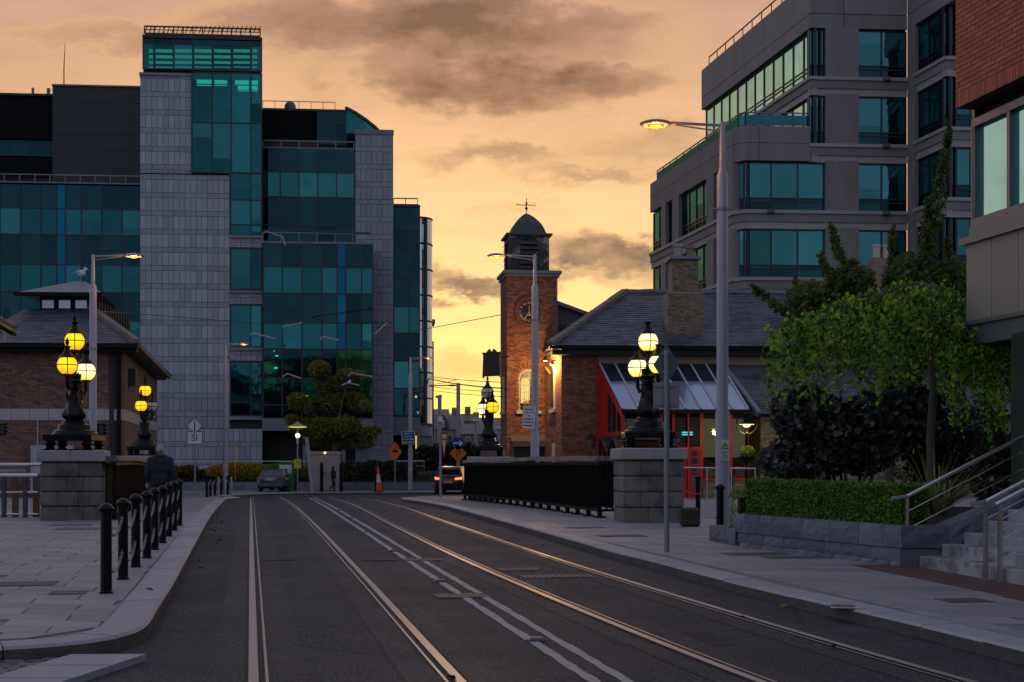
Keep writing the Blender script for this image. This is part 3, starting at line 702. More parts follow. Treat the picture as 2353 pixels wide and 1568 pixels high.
def louvres(x0, y0, x1, y1, off, n, parent=office):
    u0, u1, z0, z1 = R(x0, y0, x1, y1, off); mb = MB().box(u0, u1, off+.2, off+.3, z0, z1); h = (z1-z0)/n
    for k in range(n): mb.hexa([(u0, off-.05, z0+k*h), (u1, off-.05, z0+k*h), (u1, off+.12, z0+k*h+h*.5), (u0, off+.12, z0+k*h+h*.5)], [(u0, off-.05, z0+k*h+h*.2), (u1, off-.05, z0+k*h+h*.2), (u1, off+.12, z0+k*h+h*.7), (u0, off+.12, z0+k*h+h*.7)])
    mb.build('louvre_bank', louvre_m, parent)
louvres(-60, 215, 120, 320, 6, 26); louvres(-60, 360, 120, 402, 6, 10); louvres(606, 256, 728, 322, 3.2, 20)
glaze(office, FO, [-60, -20, 22, 67, 112, 121], [324, 358], 6.0, lambda i, j: teal_dk, .06)
mass(office, -60, 212, 121, 5.8, 7, darkclad, 'plant_room_wall', 217); mass(office, -60, 217, 121, 6.4, 6, louvre_m, 'plant_room_wall', 430)
def rail_run(x0, x1, yt, yb, off, posts, mat=zinc, r=.045, parent=office, mid=()):
    u0, z1 = FO.px(x0, yt, off); u1, _ = FO.px(x1, yt, off); z0 = FO.px(x0, yb, off)[1]; mb = MB()
    mb.bar((u0, off, z1), (u1, off, z1), r*2); mb.bar((u0, off, z0), (u1, off, z0), r*2.2)
    for m_ in mid: zz = FO.px(x0, m_, off)[1]; mb.bar((u0, off, zz), (u1, off, zz), r)
    for k in range(posts+1): u_ = u0+(u1-u0)*k/posts; mb.bar((u_, off, z0), (u_, off, z1), r*1.5)
    return mb.build('roof_railing', mat, parent)
rail_run(-60, 323, 399, 417, 1.2, 11); rail_run(332, 598, 60.5, 77, 1.0, 12, frame_dk, .05, mid=(68,))
bk = MB()
for k in range(26):
    x = 334+k*10.4; u0, z1 = FO.px(x+6, 64, 1.0); u1, z0 = FO.px(x-1, 76, 1.0); bk.bar((u1, 1.0, z0), (u0, .6, z1), .05)
bk.build('roof_bracket', frame_dk, office)
rail_run(604, 770, 232, 252, 6, 6, frame_dk, .025, mid=()); rail_run(604, 813, 323, 339, 2.4, 5, zinc, .05); rail_run(604, 852, 534, 556, -.7, 6, zinc, .05); rail_run(904, 960, 456, 470, 4, 2, frame_dk, .04)
u0, z0 = FO.px(666, 252, 6); MB().ball((u0, 6.4, z0+.3), .45, 12, 8, (1, .4, 1)).build('satellite_dish', zinc, office)
for (x, y) in [(75, 206), (110, 207), (112, 207)]: u0, z0 = FO.px(x, y, 8); MB().box(u0-.09, u0+.09, 8, 8.2, z0-.3, z0+.15).build('roof_vent', zinc, office)
u0, z0 = FO.px(147, 195, 8); _, z1 = FO.px(147, 95, 8); MB().tube([(u0, 8, z0-.5), (u0, 8, (z0*.6+z1*.4)), (u0+.1, 8, z1)], [.05, .045, .015], 6).build('aerial_mast', frame_dk, office)
# right part: upper glass floors, curved roof glass
glaze(office, FO, [604, 643.8, 686.8, 730, 773.5, 814], [341, 396, 454, 519, 556], 2.4, lambda i, j: teal_lt if j == 1 else teal_dk, .10)
mass(office, 604, 341, 815, 2.55, 9, darkclad, 'right_wing_wall'); mass(office, 604, 252, 797, 3.5, 8, darkclad, 'attic_wall', 345)
glaze(office, FO, [730, 772, 795], [254, 285, 339], 3.1, lambda i, j: teal_dk, .08)
mass(office, 603, 248, 797, 3.0, 8, frame_dk, 'attic_coping', 253)
arc = [(795, 250), (815, 254), (838, 263), (862, 276), (881, 291), (886, 297)]
pa = [FO.px(x, y, 3.1) for (x, y) in arc]; ba = [FO.px(x, 300, 3.1)[1] for (x, y) in arc]
for i in range(len(pa)-1):
    d0, d1 = 3.1+i*.9, 3.1+(i+1)*.9
    MB().hexa([(pa[i][0], d0, ba[i]-2), (pa[i+1][0], d1, ba[i]-2), (pa[i+1][0], d1+.1, ba[i]-2), (pa[i][0], d0+.1, ba[i]-2)], [(pa[i][0], d0, pa[i][1]), (pa[i+1][0], d1, pa[i+1][1]), (pa[i+1][0], d1+.1, pa[i+1][1]), (pa[i][0], d0+.1, pa[i][1])]).build('curved_glass', M_get('pale_blind_glass'), office)
    MB().bar((pa[i][0], d0, pa[i][1]+.06), (pa[i+1][0], d1, pa[i+1][1]+.06), .2).build('roof_rim', frame_dk, office)
# lower right wing
xs_r = [605, 648.5, 694, 739.8, 775, 794.6, 831, 856]
ys_r = [559, 614, 675, 742, 803, 870, 931, 962]
greenrefl = glassmat('green_reflection_glass', (.05, .18, .08), (.008, .04, .014), mixf=.4, orand=.5)  # a green reflection put into the colour of these panes
def rmat(i, j):
    if i == 4: return teal_blue if j < 4 else greenrefl
    if i > 4 and j in (4, 5): return greenrefl
    return teal if j % 2 else teal_dk
glaze(office, FO, xs_r, ys_r, -.8, rmat, .10)
mass(office, 604, 557, 857, -.7, 3.1, darkclad, 'lower_wing_wall', 965); mass(office, 602, 554, 859, -.95, 3.4, zinc, 'coping', 559)
mass(office, 603, 962, 858, -1.1, 3.6, limestone_dk, 'soffit_band', 990)
mass(office, 603, 985, 860, 3.0, 2, louvre_m, 'entrance_recess')
for x in (700, 790, 850): mass(office, x-4, 988, x+4, -.6, .35, limestone_dk, 'column')
for (x, y, w_, h) in [(634, 846, 7, 4), (636, 818, 7, 2.5), (630, 807, 1.5, 4)]:
    u0, z0 = FO.px(x, y, -.83); MB().box(u0-w_/62, u0+w_/62, -.86, -.815, z0-h/62, z0+h/62).build('exit_sign', M('exit_sign_light', (0, .2, .1), emit=(.02, .75, .42), es=.9) if 'exit_sign_light' not in MATS else MATS['exit_sign_light'], office)
# far right wing with rounded end
glaze(office, FO, [905, 940, 964], [474, 529, 582, 640, 705, 766, 830, 893, 955], 3.6, lambda i, j: teal_lt if (j in (4, 6)) else teal_dk, .09)
mass(office, 905, 474, 964, 3.75, 7, darkclad, 'end_wing_wall', 965); mass(office, 903, 470, 966, 3.4, 7.2, frame_dk, 'coping', 475)
mass(office, 903, 958, 966, 3.2, 4, limestone_dk, 'soffit_band', 1000); mass(office, 905, 1000, 955, 6.5, 1, louvre_m, 'entrance_recess')
u0 = FO.pu(964, 3.6); ztop = FO.px(978, 502, 4)[1]; zbot = FO.px(978, 975, 4)[1]; rr = FO.pu(992, 6)-u0
seg = [(u0+rr*math.sin(a), 3.6+rr*1.3*(1-math.cos(a))) for a in np.linspace(0, math.pi*.72, 15)]
zsr = np.linspace(zbot, ztop, 9)
for i in range(14):
    for j in range(8):
        (a, b), (c, d_) = seg[i], seg[i+1]
        MB().hexa([(a, b, zsr[j]+.05), (c, d_, zsr[j]+.05), (c, d_+.05, zsr[j]+.05), (a, b+.05, zsr[j]+.05)], [(a, b, zsr[j+1]-.05), (c, d_, zsr[j+1]-.05), (c, d_+.05, zsr[j+1]-.05), (a, b+.05, zsr[j+1]-.05)]).build('curved_glass', sunglass, office)
for z in zsr: MB().tube([(a, b-.03, z) for a, b in seg], .07, 6).build('curved_rail', frame_dk, office)
MB().prism([(u0, 3.5)]+[(a, b-.05) for a, b in seg]+[(u0, 9)], zbot-.9, zbot-.25, 'z').build('curved_soffit', limestone, office)
# second office block beyond it, in line
FB = Frame(990, 150, 4.9); b2 = T('far_office_block', 'narrow sunlit edge of a farther glazed office block', 'building', FB.o, FB.a)
glaze(b2, FB, [960, 972, 984, 995.5], [786, 812, 838, 864, 890, 916, 942, 970, 1000], 0, sunglass, .12)
u0, z1 = FB.px(960, 786); u1, _ = FB.px(995, 786); MB().box(u0, u1, .15, 9, -.3, z1).build('wall', concrete, b2)
u0, z1 = FB.px(962, 770); u1, z0 = FB.px(991, 786); fb = MB()
for k in range(8): uu = u0+(u1-u0)*k/7; fb.bar((uu, .4, z0), (uu, .4, z1), .08)
fb.bar((u0, .4, z1), (u1, .4, z1), .1); fb.build('roof_railing', frame_dk, b2)
u0, z0 = FB.px(960, 741); u1, _ = FB.px(1000, 741); MB().box(u0, u1, 0, 4, z0-.05, z0+.35).build('roof_canopy', zinc, b2)
u0 = FB.pu(985); MB().box(u0-.3, u0+.3, 1, 2, FB.px(985, 786)[1], FB.px(985, 741)[1]).build('canopy_post', zinc, b2)
# ================================================================== CONCRETE OFFICE BUILDING (right, behind the old pub)
FC = Frame(1862, 80, 4.1, 0.0)
conc = T('concrete_office_block', 'grey precast concrete office block with ribbon windows and roof railings', 'building')
blind_t = glassmat('blind_behind_glass', (.10, .30, .33), (.022, .085, .095), mixf=.5, orand=.3)
def edge(fr, x0, x1, rows, off=0.0, piers=(), panes=None, parent=conc, gm=officeglass, ret=.28, upx=None, nl=6):
    """one stretch of facade on plane fr between photo columns; rows = floor indices counted down from the attic"""
    u0, u1 = fr.pu(x0, off), fr.pu(x1, off)
    if upx: u0, u1 = upx
    if u1 < u0: u0, u1 = u1, u0
    def B(a, b, y0, y1, z0, z1, name, m):
        c = [fr.world(a, y0, 0), fr.world(b, y0, 0), fr.world(b, y1, 0), fr.world(a, y1, 0)]
        MB().hexa([(p.x, p.y, z0) for p in c], [(p.x, p.y, z1) for p in c]).build(name, m, parent)
    for k in rows:
        zt, zb, zs, zp, zl = [ZF(66+154*k), ZF(177+154*k), ZF(184+154*k), ZF(203+154*k), ZF(219+154*k)]
        B(u0-.03, u1+.03, off-.1, off+.4, zs, zb+.02, 'sill', concrete_lt)
        B(u0, u1, off, off+.45, zp, zs, 'spandrel_panel', concrete); B(u0-.02, u1+.02, off+.08, off+.45, zl, zp, 'lintel', concrete_lt)
        ps = [(fr.pu(a, off), fr.pu(b, off)) for a, b in piers]
        for a, b in ps: B(min(a, b), max(a, b), off-.02, off+.45, zb, zt+.12, 'pier', concrete)
        cuts = sorted([u0, u1] + [q for p in ps for q in p]); 
        for a, b in zip(cuts[:-1], cuts[1:]):
            if any(min(p) <= (a+b)/2 <= max(p) for p in ps) or b-a < .15: continue
            n = max(1, round((b-a)/(panes or 1.5))); w = (b-a)/n; zr = zb+(zt-zb)*.27; zr2 = zb+(zt-zb)*.19
            for i in range(n):
                c0, c1 = a+i*w, a+(i+1)*w
                for (q0, q1) in ((zb+.04, zr2-.03), (zr2+.03, zr-.03), (zr+.03, zt-.04)): B(c0+.04, c1-.04, off+ret, off+ret+.03, q0, q1, 'window_pane', gm if q0 > zr-.1 or gm is cyanglass else teal_dk)
                if gm is officeglass and RB.random() < .6: hh = (zt-zr)*RB.uniform(.2, .85); B(c0+.05, c1-.05, off+ret-.006, off+ret-.002, zt-.05-hh, zt-.05, 'blind', blind_t)
                B(c0-.04, c0+.04, off+ret-.06, off+ret+.08, zb, zt, 'mullion', frame_dk)
            B(c1-.04, c1+.04, off+ret-.06, off+ret+.08, zb, zt, 'mullion', frame_dk)
            for z in (zr, zr2, zb+.02, zt-.02): B(a, b, off+ret-.05, off+ret+.09, z-.03, z+.03, 'transom', frame_dk)
            if k == 0 or True: B(a, b, off+ret+.3, off+ret+.4, zb, zt, 'interior_wall', louvre_m)
def ZF(y): return FC.px(1890, y)[1]
def band(fr, x0, x1, ya, yb, off, depth, name='parapet_panel', m=concrete, upx=None):
    u0, u1 = (fr.pu(x0, off), fr.pu(x1, off)) if upx is None else upx
    c = [fr.world(u0, off, 0), fr.world(u1, off, 0), fr.world(u1, off+depth, 0), fr.world(u0, off+depth, 0)]
    return MB().hexa([(p.x, p.y, ZF(yb)) for p in c], [(p.x, p.y, ZF(ya)) for p in c]).build(name, m, conc)
# front plane, upper attic floor and below
edge(FC, 1862, 2085, [0], piers=[(1897, 1973)], panes=1.35)
edge(FC, 1862, 2085, [1], piers=[(1897, 1973)], panes=1.35)
edge(FC, 1713, 2085, [2, 3, 4, 5], piers=[(1897, 1973)], panes=1.6)
for (a, b) in [(1862, 1939), (1940, 2085)]:
    band(FC, a, b-.6, -48, 31, 0, .5); band(FC, a, b-.6, 32.5, 64, 0, .5)
for (a, b) in [(1713, 1744), (1745, 1862)]:
    band(FC, a, b-.6, 292, 330, 0, .5); band(FC, a, b-.6, 331, 371, 0, .5)
# left face of the attic block (runs away from the street)
FD = Frame(1862, 80, 101.2, flip=True); 
def lu(x): return FD.pu(x)
edge(FD, 1862, 1615, [0], piers=[], panes=1.55, gm=cyanglass)
edge(FD, 1862, 1700, [1], piers=[], panes=1.55, gm=cyanglass)
band(FD, 1862, 1612, -48, 31, 0, .5); band(FD, 1862, 1612, 32.5, 64, 0, .5)
# lower block left face with chamfered corner
p0 = FC.world(FC.pu(1713), 0, 0)
FE = Frame(1685, 0, 101.2, flip=True); FE.o = p0 + Vector((-.62, .62, 0)); FE.o.z = 0
ch = Frame(0, 0, 135, flip=True); ch.o = p0.copy(); ch.o.z = 0
Lc = .87
edge(ch, 0, 0, [2, 3, 4, 5], upx=(0, Lc), panes=.8); band(ch, 0, 0, 292, 330, 0, .5, upx=(0, Lc)); band(ch, 0, 0, 331, 371, 0, .5, upx=(0, Lc))
edge(FE, 1685, 1494, [2, 3, 4, 5], piers=[(1685, 1668), (1640, 1624), (1560, 1545), (1530, 1520)], panes=1.3, gm=officeglass)
band(FE, 1685, 1494, 292, 330, 0, .5); band(FE, 1685, 1494, 331, 371, 0, .5)
# step forward on the right
p1 = FC.world(FC.pu(2085), 0, 0)
FG = Frame(0, 0, -78.8); FG.o = p1.copy(); FG.o.z = 0; FG.n = Vector((math.cos(math.radians(11.2)), math.sin(math.radians(11.2)), 0))
edge(FG, 0, 0, [0, 1, 2, 3, 4], upx=(0.9, 4.4), panes=1.2); band(FG, 0, 0, -48, 31, 0, .5, upx=(0, 5.2)); band(FG, 0, 0, 32.5, 64, 0, .5, upx=(0, 5.2))
for k in range(5): band(FG, 0, 0, 64+154*k, 184+154*k, 0, .45, 'pier', upx=(0, .9)); band(FG, 0, 0, 184+154*k, 219+154*k, 0, .45, 'spandrel_panel', upx=(0, .9))
p2 = FG.world(4.4, 0, 0); FH = Frame(0, 0, 4.1); FH.o = p2.copy(); FH.o.z = 0
edge(FH, 0, 0, [0, 1, 2, 3, 4], upx=(0, 9), panes=1.6); band(FH, 0, 0, -48, 31, 0, .5, upx=(0, 9)); band(FH, 0, 0, 32.5, 64, 0, .5, upx=(0, 9))
# solid bodies and flat roofs
def body(pts, ya, yb, name, m=louvre_m): return MB().prism([(p.x, p.y) for p in pts], ZF(yb) if yb else -.3, ZF(ya), 'z').build(name, m, conc)
A = FC.world(.75, .75, 0); Bq = FC.world(FC.pu(2085)-.5, .75, 0)
body([A, Bq, FC.world(FC.pu(2085), 30, 0), FD.world(FD.pu(1612)-.5, -.0, 0)+Vector((1.2, .2, 0))], -40, 300, 'attic_core', darkclad)
body([FC.world(FC.pu(1713)+.3, .8, 0), FC.world(FC.pu(2085), .8, 0), FC.world(FC.pu(2085), 30, 0), FE.world(FE.pu(1494)-.3, 0, 0)+Vector((1.0, 0, 0))], 296, None, 'lower_core', darkclad)
body([p1+Vector((.9, .3, 0)), p2+Vector((.9, .9, 0)), FH.world(9, .8, 0), FC.world(FC.pu(2085)+9, 2, 0)], -40, None, 'wing_core', darkclad)
# roof railings
def rail3(pts, z0, h, posts, mat=frame_dk, name='roof_railing', parent=conc, r=.035, glass=False):
    mb = MB()
    for a, b in zip(pts[:-1], pts[1:]):
        mb.bar((a.x, a.y, z0+h), (b.x, b.y, z0+h), r*2); n = max(1, round((b-a).length/posts))
        for k in range(n+1): q = a.lerp(b, k/n); mb.bar((q.x, q.y, z0-.1), (q.x, q.y, z0+h), r*1.6)
        if glass: MB().bar((a.x, a.y, z0+h*.5), (b.x, b.y, z0+h*.5), .02, h*.7).build('balustrade_pane', officeglass, parent)
    return mb.build(name, mat, parent)
rail3([FD.world(0, .3, 0), FD.world(FD.pu(1620), .3, 0)], ZF(-48), .75, 1.7)
rail3([FC.world(0, .3, 0), FC.world(8, .3, 0)], ZF(-48), .75, 1.7)
rail3([FC.world(FC.pu(1865), .4, 0), FC.world(FC.pu(1716), .4, 0), FE.world(.1, .4, 0), FE.world(FE.pu(1497), .4, 0)], ZF(292), .85, 1.5, M('blue_grey_rail', (.12, .15, .2), .4, metal=.4), glass=True)
for (x, y) in [(2035, 180), (2035, 334), (2035, 489), (1770, 488)]:
    q = FC.world(FC.pu(x), -.25, 0); z = ZF(y); MB().box(q.x-.18, q.x+.18, q.y-.1, q.y+.2, z-.12, z+.08).build('flood_light', frame_grey, conc)

# ================================================================== BRICK BUILDING AT THE RIGHT EDGE
FBk = Frame(2197, 21.5, 101.7)                                    # its street face; u grows away from the camera
bb = T('brick_office_corner', 'red brick and beige panelled building overhanging the steps', 'building', FBk.o, 0)
Lb = 13.0
dA = Vector((-FBk.u.x, -FBk.u.y, 0)); nR = Vector((math.cos(math.radians(11.7)), math.sin(math.radians(11.7)), 0))   # towards camera; into the building
def bw(s, o, z): p = dA*s + nR*o; return (p.x, p.y, z)             # local to bb
def bbox(s0, s1, o0, o1, z0, z1, name, m, bev=0):
    return MB().hexa([bw(s0, o0, z0), bw(s1, o0, z0), bw(s1, o1, z0), bw(s0, o1, z0)], [bw(s0, o0, z1), bw(s1, o0, z1), bw(s1, o1, z1), bw(s0, o1, z1)]).build(name, m, bb, bevel=bev)
ZB = 7.07
bbox(0, Lb, .012, 9, ZB, 12.5, 'brick_backing', mortar_dk)
cnt = 0
for r_ in range(30):
    z = ZB+.235+r_*.0752
    for c in range(14):
        s0 = c*.226 - (.113 if r_ % 2 else 0); s1 = s0+.215; s0 = max(s0, 0.0)
        if s1-s0 < .05 or s0 > 2.3 or cnt > 280 or z > 9.0: continue
        bbox(s0, s1, -.002-random.uniform(0, .006), .06, z, z+.065, 'brick', brick_new); cnt += 1
mb = MB()
for r_ in range(64):
    z = ZB+.235+r_*.0752
    for c in range(56):
        s0 = c*.226 - (.113 if r_ % 2 else 0); s1 = s0+.215; s0 = max(s0, 0.0)
        if s1-s0 < .05 or (s0 <= 2.3 and z <= 9.0 and r_ < 30): continue
        mb.hexa([bw(s0, 0, z), bw(s1, 0, z), bw(s1, .06, z), bw(s0, .06, z)], [bw(s0, 0, z+.065), bw(s1, 0, z+.065), bw(s1, .06, z+.065), bw(s0, .06, z+.065)])
tag(mb.build('brick_field', brick_new, bb), kind='stuff')
for c in range(44):
    s0 = c*.0752; bbox(s0, s0+.065, -.006, .06, ZB+.004, ZB+.225, 'soldier_brick', brick_new)
bbox(0, .28, -.01, 2, 9.32, 12.5, 'corner_panel', beige)
# window band
zt, zb = 6.86, 5.32
for i, (a, b) in enumerate([(.0, .95), (1.0, 2.5), (2.55, 4.05), (4.1, 5.6), (5.65, 7.15), (7.2, 8.7), (8.75, 10.2)]):
    bbox(a+.03, b-.03, .36, .40, zb+.06, zt-.06, 'window_pane', cyanglass)
    bbox(a-.05, a+.03, .28, .44, zb, zt, 'mullion', zinc)
bbox(-.02, Lb, .27, .45, zt-.06, zt+.06, 'window_head', zinc); bbox(-.02, Lb, .25, .5, zb-.06, zb+.06, 'window_sill', zinc)
bbox(.0, Lb, .42, 9, 3.9, ZB+.01, 'inner_wall', louvre_m); bbox(-.015, .05, .28, 6, zb, ZB, 'end_frame', zinc)
bbox(-.0, Lb, .22, .6, 5.08, 5.26, 'zinc_apron', zinc); bbox(-.1, Lb, .10, .7, 4.98, 5.085, 'zinc_ledge', zinc)
for i in range(12): bbox(i*.72+.006, i*.72+.714, .17, .24, 3.80, 4.98, 'cladding_panel', beige)
bbox(.0, Lb, .23, 7, 3.72, 4.98, 'cladding_core', louvre_m)
bbox(-.03, Lb, .14, .4, 3.74, 3.80, 'drip_edge', zinc); bbox(.05, Lb, .20, .5, 3.44, 3.738, 'fascia', zinc); bbox(.05, Lb, .5, 8, 3.42, 3.5, 'soffit', frame_grey)
q = W(2349, 900, 19.5); q = Vector((q.x, q.y, 0)) - FBk.o
MB().box(q.x-.05, q.x+.5, q.y-.3, q.y+.3, -.2, 3.45).build('column', greendark, bb)
# ================================================================== OLD HARBOUR PUB WITH CLOCK TOWER
def bricks(mb, u0, u1, z0, z1, y=0.0, bl=.225, bh=.082, th=.05, hole=None, seed=3, sgn=1):
    """courses of separate bricks standing proud of a mortar wall; local (u, y, z)"""
    rnd = random.Random(seed); r = 0; z = z0
    while z < z1-.02:
        zt = min(z+bh-.014, z1); u_ = u0 - (bl*.5 if r % 2 else 0)
        while u_ < u1:
            w = bl*rnd.choice((1, 1, .5)) if r % 4 == 0 else bl
            a, b = max(u_, u0), min(u_+w-.014, u1)
            if b-a > .03 and not (hole and hole((a+b)/2, (z+zt)/2)): mb.box(a, b, y-.012-rnd.uniform(0, .006)*sgn, y+th, z, zt)
            u_ += w
        z += bh; r += 1
    return mb
FP = Frame(1291, 62, 3.4)
pub = T('harbour_pub', 'old brick harbour pub with slate roofs, chimney and red glazed lean-to', 'building', FP.o, FP.a)
PB = gz(62)+KERB-.03
def PU(x, off=0.0): return FP.pu(x, off)
def PZ(y, x=1500, off=0.0): return FP.px(x, y, off)[1]
zeave = PZ(800); uR = PU(2420)
# front wall brick (left bit visible) and full mortar wall
MB().box(.02, uR, .02, .5, PB, zeave).build('wall', mortar, pub)
mb = MB(); bricks(mb, 0, PU(1375), PB, zeave-.35); tag(mb.build('front_brickwork', brick_old, pub), kind='stuff')
# left return wall towards the tower with two arched windows
aR = math.radians(101.2-3.4); Lr = 3.3
def rw(s, o, z): return (s*math.cos(aR)-o*math.sin(aR), s*math.sin(aR)+o*math.cos(aR), z)    # o>0 : out to the street side
def rbox(s0, s1, o0, o1, z0, z1): return MB().hexa([rw(s0, o0, z0), rw(s1, o0, z0), rw(s1, o1, z0), rw(s0, o1, z0)], [rw(s0, o0, z1), rw(s1, o0, z1), rw(s1, o1, z1), rw(s0, o1, z1)])
rbox(.05, Lr, -.5, 0, PB, zeave).build('return_wall', mortar, pub)
zs0, zs1 = PZ(938, 1270), PZ(850, 1270)
def hole_r(s, z): return (1.15 < s < 2.0 and zs0-.05 < z < zs1) or ((s-1.575)**2+(z-zs1)**2 < .43**2) or (1.25 < s < 1.9 and PB < z < PZ(1018))
tmp = MB(); bricks(tmp, 0.0, Lr, PB, zeave-.3, 0.0, hole=hole_r)
tmp.v = [rw(v[0], -v[1], v[2]) for v in tmp.v]; tag(tmp.build('return_brickwork', brick_old, pub), kind='stuff')
def arch_poly(c, z0, zs, r, n=10): return [(c-r, z0), (c+r, z0)] + [(c+r*math.cos(a), zs+r*math.sin(a)) for a in np.linspace(0, math.pi, n)]
wpaint = M('cream_window_paint', (.55, .5, .42), .5)
ap = arch_poly(1.575, zs0, zs1, .42); m_ = MB(); m_.prism(ap, -.02, .02); m_.v = [rw(v[0], v[1]+.03, v[2]) for v in m_.v]; m_.build('arched_window', wpaint, pub)
ap = arch_poly(1.72, zs0+.1, zs1, .25); m_ = MB(); m_.prism(ap, -.02, .02); m_.v = [rw(v[0], v[1]+.055, v[2]) for v in m_.v]; m_.build('window_pane', frame_dk, pub)
rbox(1.05, 2.1, -.1, .14, zs0-.14, zs0).build('sill', wpaint, pub)
rbox(1.3, 1.85, -.05, .03, PB, PZ(1018)).build('side_door', wpaint, pub)
# main roof: hipped front slope, slates laid in courses
ue0 = PU(1262); zr = FP.px(1500, 672, 5.2)[1]; ur0 = FP.pu(1437, 5.2); ov = -.55; ze = zeave+.05
def slates(mb, A, B, C, D, rows, per, th=.014, seed=1):
    """A,B eave left/right; D,C ridge left/right; overlapping slates, each its own piece"""
    rnd = random.Random(seed); A, B, C, D = map(Vector, (A, B, C, D)); nrm = (B-A).cross(D-A).normalized()
    for r in range(rows):
        t0, t1 = r/rows, min(1, (r+1.25)/rows); L0, R0 = A.lerp(D, t0), B.lerp(C, t0); L1, R1 = A.lerp(D, t1), B.lerp(C, t1)
        n = max(1, int((R0-L0).length/per)); sh = .5 if r % 2 else 0
        for i in range(n+1):
            a, b = (i-sh)/n, (i+1-sh)/n
            a, b = max(a, 0), min(b, 1)
            if b-a < .2/n: continue
            g = .006/(R0-L0).length; lift = th*(1.3+rnd.uniform(0, .7)); dn = rnd.uniform(-.01, .01)
            p = [L0.lerp(R0, a+g), L0.lerp(R0, b-g), L1.lerp(R1, b-g), L1.lerp(R1, a+g)]
            d_ = (L0-L1).normalized()*dn
            q = [p[0]+nrm*lift+d_, p[1]+nrm*lift+d_, p[2]+nrm*.003, p[3]+nrm*.003]
            i0 = len(mb.v); mb.v += [tuple(v) for v in q] + [tuple(p[0]+d_), tuple(p[1]+d_)]
            mb.f += [(i0, i0+1, i0+2, i0+3), (i0+4, i0+5, i0+1, i0)]
    return mb
A_, B_, C_, D_ = (ue0, ov, ze), (uR, ov, ze), (uR, 5.2, zr), (ur0, 5.2, zr)
MB().hexa([A_, B_, (uR, 10.5, ze), (ue0, 10.5, ze)], [D_, C_, (uR, 5.4, zr), (ur0, 5.4, zr)]).build('roof_body', leadgrey, pub)
tag(slates(MB(), A_, B_, C_, D_, 26, .42).build('roof_slates', slate, pub), kind='stuff')
def coping(a, b, w, name='hip_tile', m=hipstone, n=14):
    a, b = Vector(a), Vector(b)
    for k in range(n): MB().bar(a.lerp(b, k/n), a.lerp(b, (k+.96)/n)+Vector((0, 0, random.uniform(-.02, .02))), w, w*.55).build(name, m, pub)
coping((A_[0], A_[1], ze+.08), (D_[0], D_[1], zr+.08), .34); coping((ur0, 5.2, zr+.05), (uR, 5.2, zr+.05), .3, 'ridge_tile', leadgrey, 26)
MB().box(ue0-.02, uR, ov-.14, ov+.02, ze-.16, ze-.02).build('gutter', blackpaint, pub); MB().box(ue0+.1, uR, ov+.03, .02, ze-.4, ze-.17).build('eaves_board', M('dark_soffit', (.02, .018, .018), .8), pub)
# dark side roof between tower and hip
u0, z0 = FP.px(1282, 700, 6); u1, z1 = FP.px(1358, 735, 6); z2 = FP.px(1300, 800, 6)[1]
MB().prism([(u0, z0), (u1+.4, z1), (u1+.6, z2), (u0-.2, z2)], 6.0, 9.0).build('rear_gable', slate, pub); MB().bar((u0-.1, 5.9, z0+.08), (u1+.3, 5.9, z1+.08), .5, .16).build('verge', leadgrey, pub)
for x in (1287, 1311): a, b = FP.px(x, 746, 5.95); MB().box(a, a+.28, 5.9, 5.98, b-.25, b).build('vent', frame_dk, pub)
# chimney
cu0, cu1 = PU(1534, .6), PU(1616, .6); cz0, cz1 = PZ(790, 1575, .6), PZ(596, 1575, .6)
MB().box(cu0+.03, cu1-.03, .63, 2.1, cz0-.3, PZ(672, 1575, .6)).build('chimney_core', mortar, pub); MB().box(cu0+.25, cu1-.25, .68, 2.0, PZ(672, 1575, .6), cz1).build('chimney_core', mortar, pub)
mb = MB(); bricks(mb, cu0, cu1, cz0, PZ(672, 1575, .6), .6); bricks(mb, cu0+.22, cu1-.22, PZ(668, 1575, .6), cz1, .65)
tag(mb.build('chimney_brickwork', brick_yel, pub), kind='stuff')
MB().box(cu0+.1, cu1-.1, .5, 2.2, cz1, cz1+.14).build('chimney_cap', leadgrey, pub); MB().box(cu0-.06, cu1+.06, .45, .75, cz0-.1, cz0+.06).build('lead_flashing', leadgrey, pub)
clay = M('clay_pot', (.34, .29, .24), .8, var=.3, scale=4)
for uu, m_, s in ((cu0+.55, clay, 1), (cu1-.5, hipstone, .85)):
    MB().lathe([(.2, 0), (.19, .45*s), (.23, .48*s), (.23, .6*s), (.17, .62*s)], 14, (uu, 1.1, cz1+.14)).build('chimney_pot', m_, pub, smooth=True)
ch2 = [FP.pu(2008, 8), FP.pu(2058, 8)]; c2z = PZ(592, 2030, 8)
MB().box(ch2[0], ch2[1], 8, 9.2, zr-1, c2z).build('rear_chimney', brick_yel, pub)
for k in (.3, .75): MB().lathe([(.2, 0), (.18, .6), (.22, .63), (.21, .72), (.15, .74)], 12, (ch2[0]*(1-k)+ch2[1]*k, 8.6, c2z)).build('chimney_pot', M('pale_clay_pot', (.5, .46, .38), .8) if 'pale_clay_pot' not in MATS else MATS['pale_clay_pot'], pub, smooth=True)
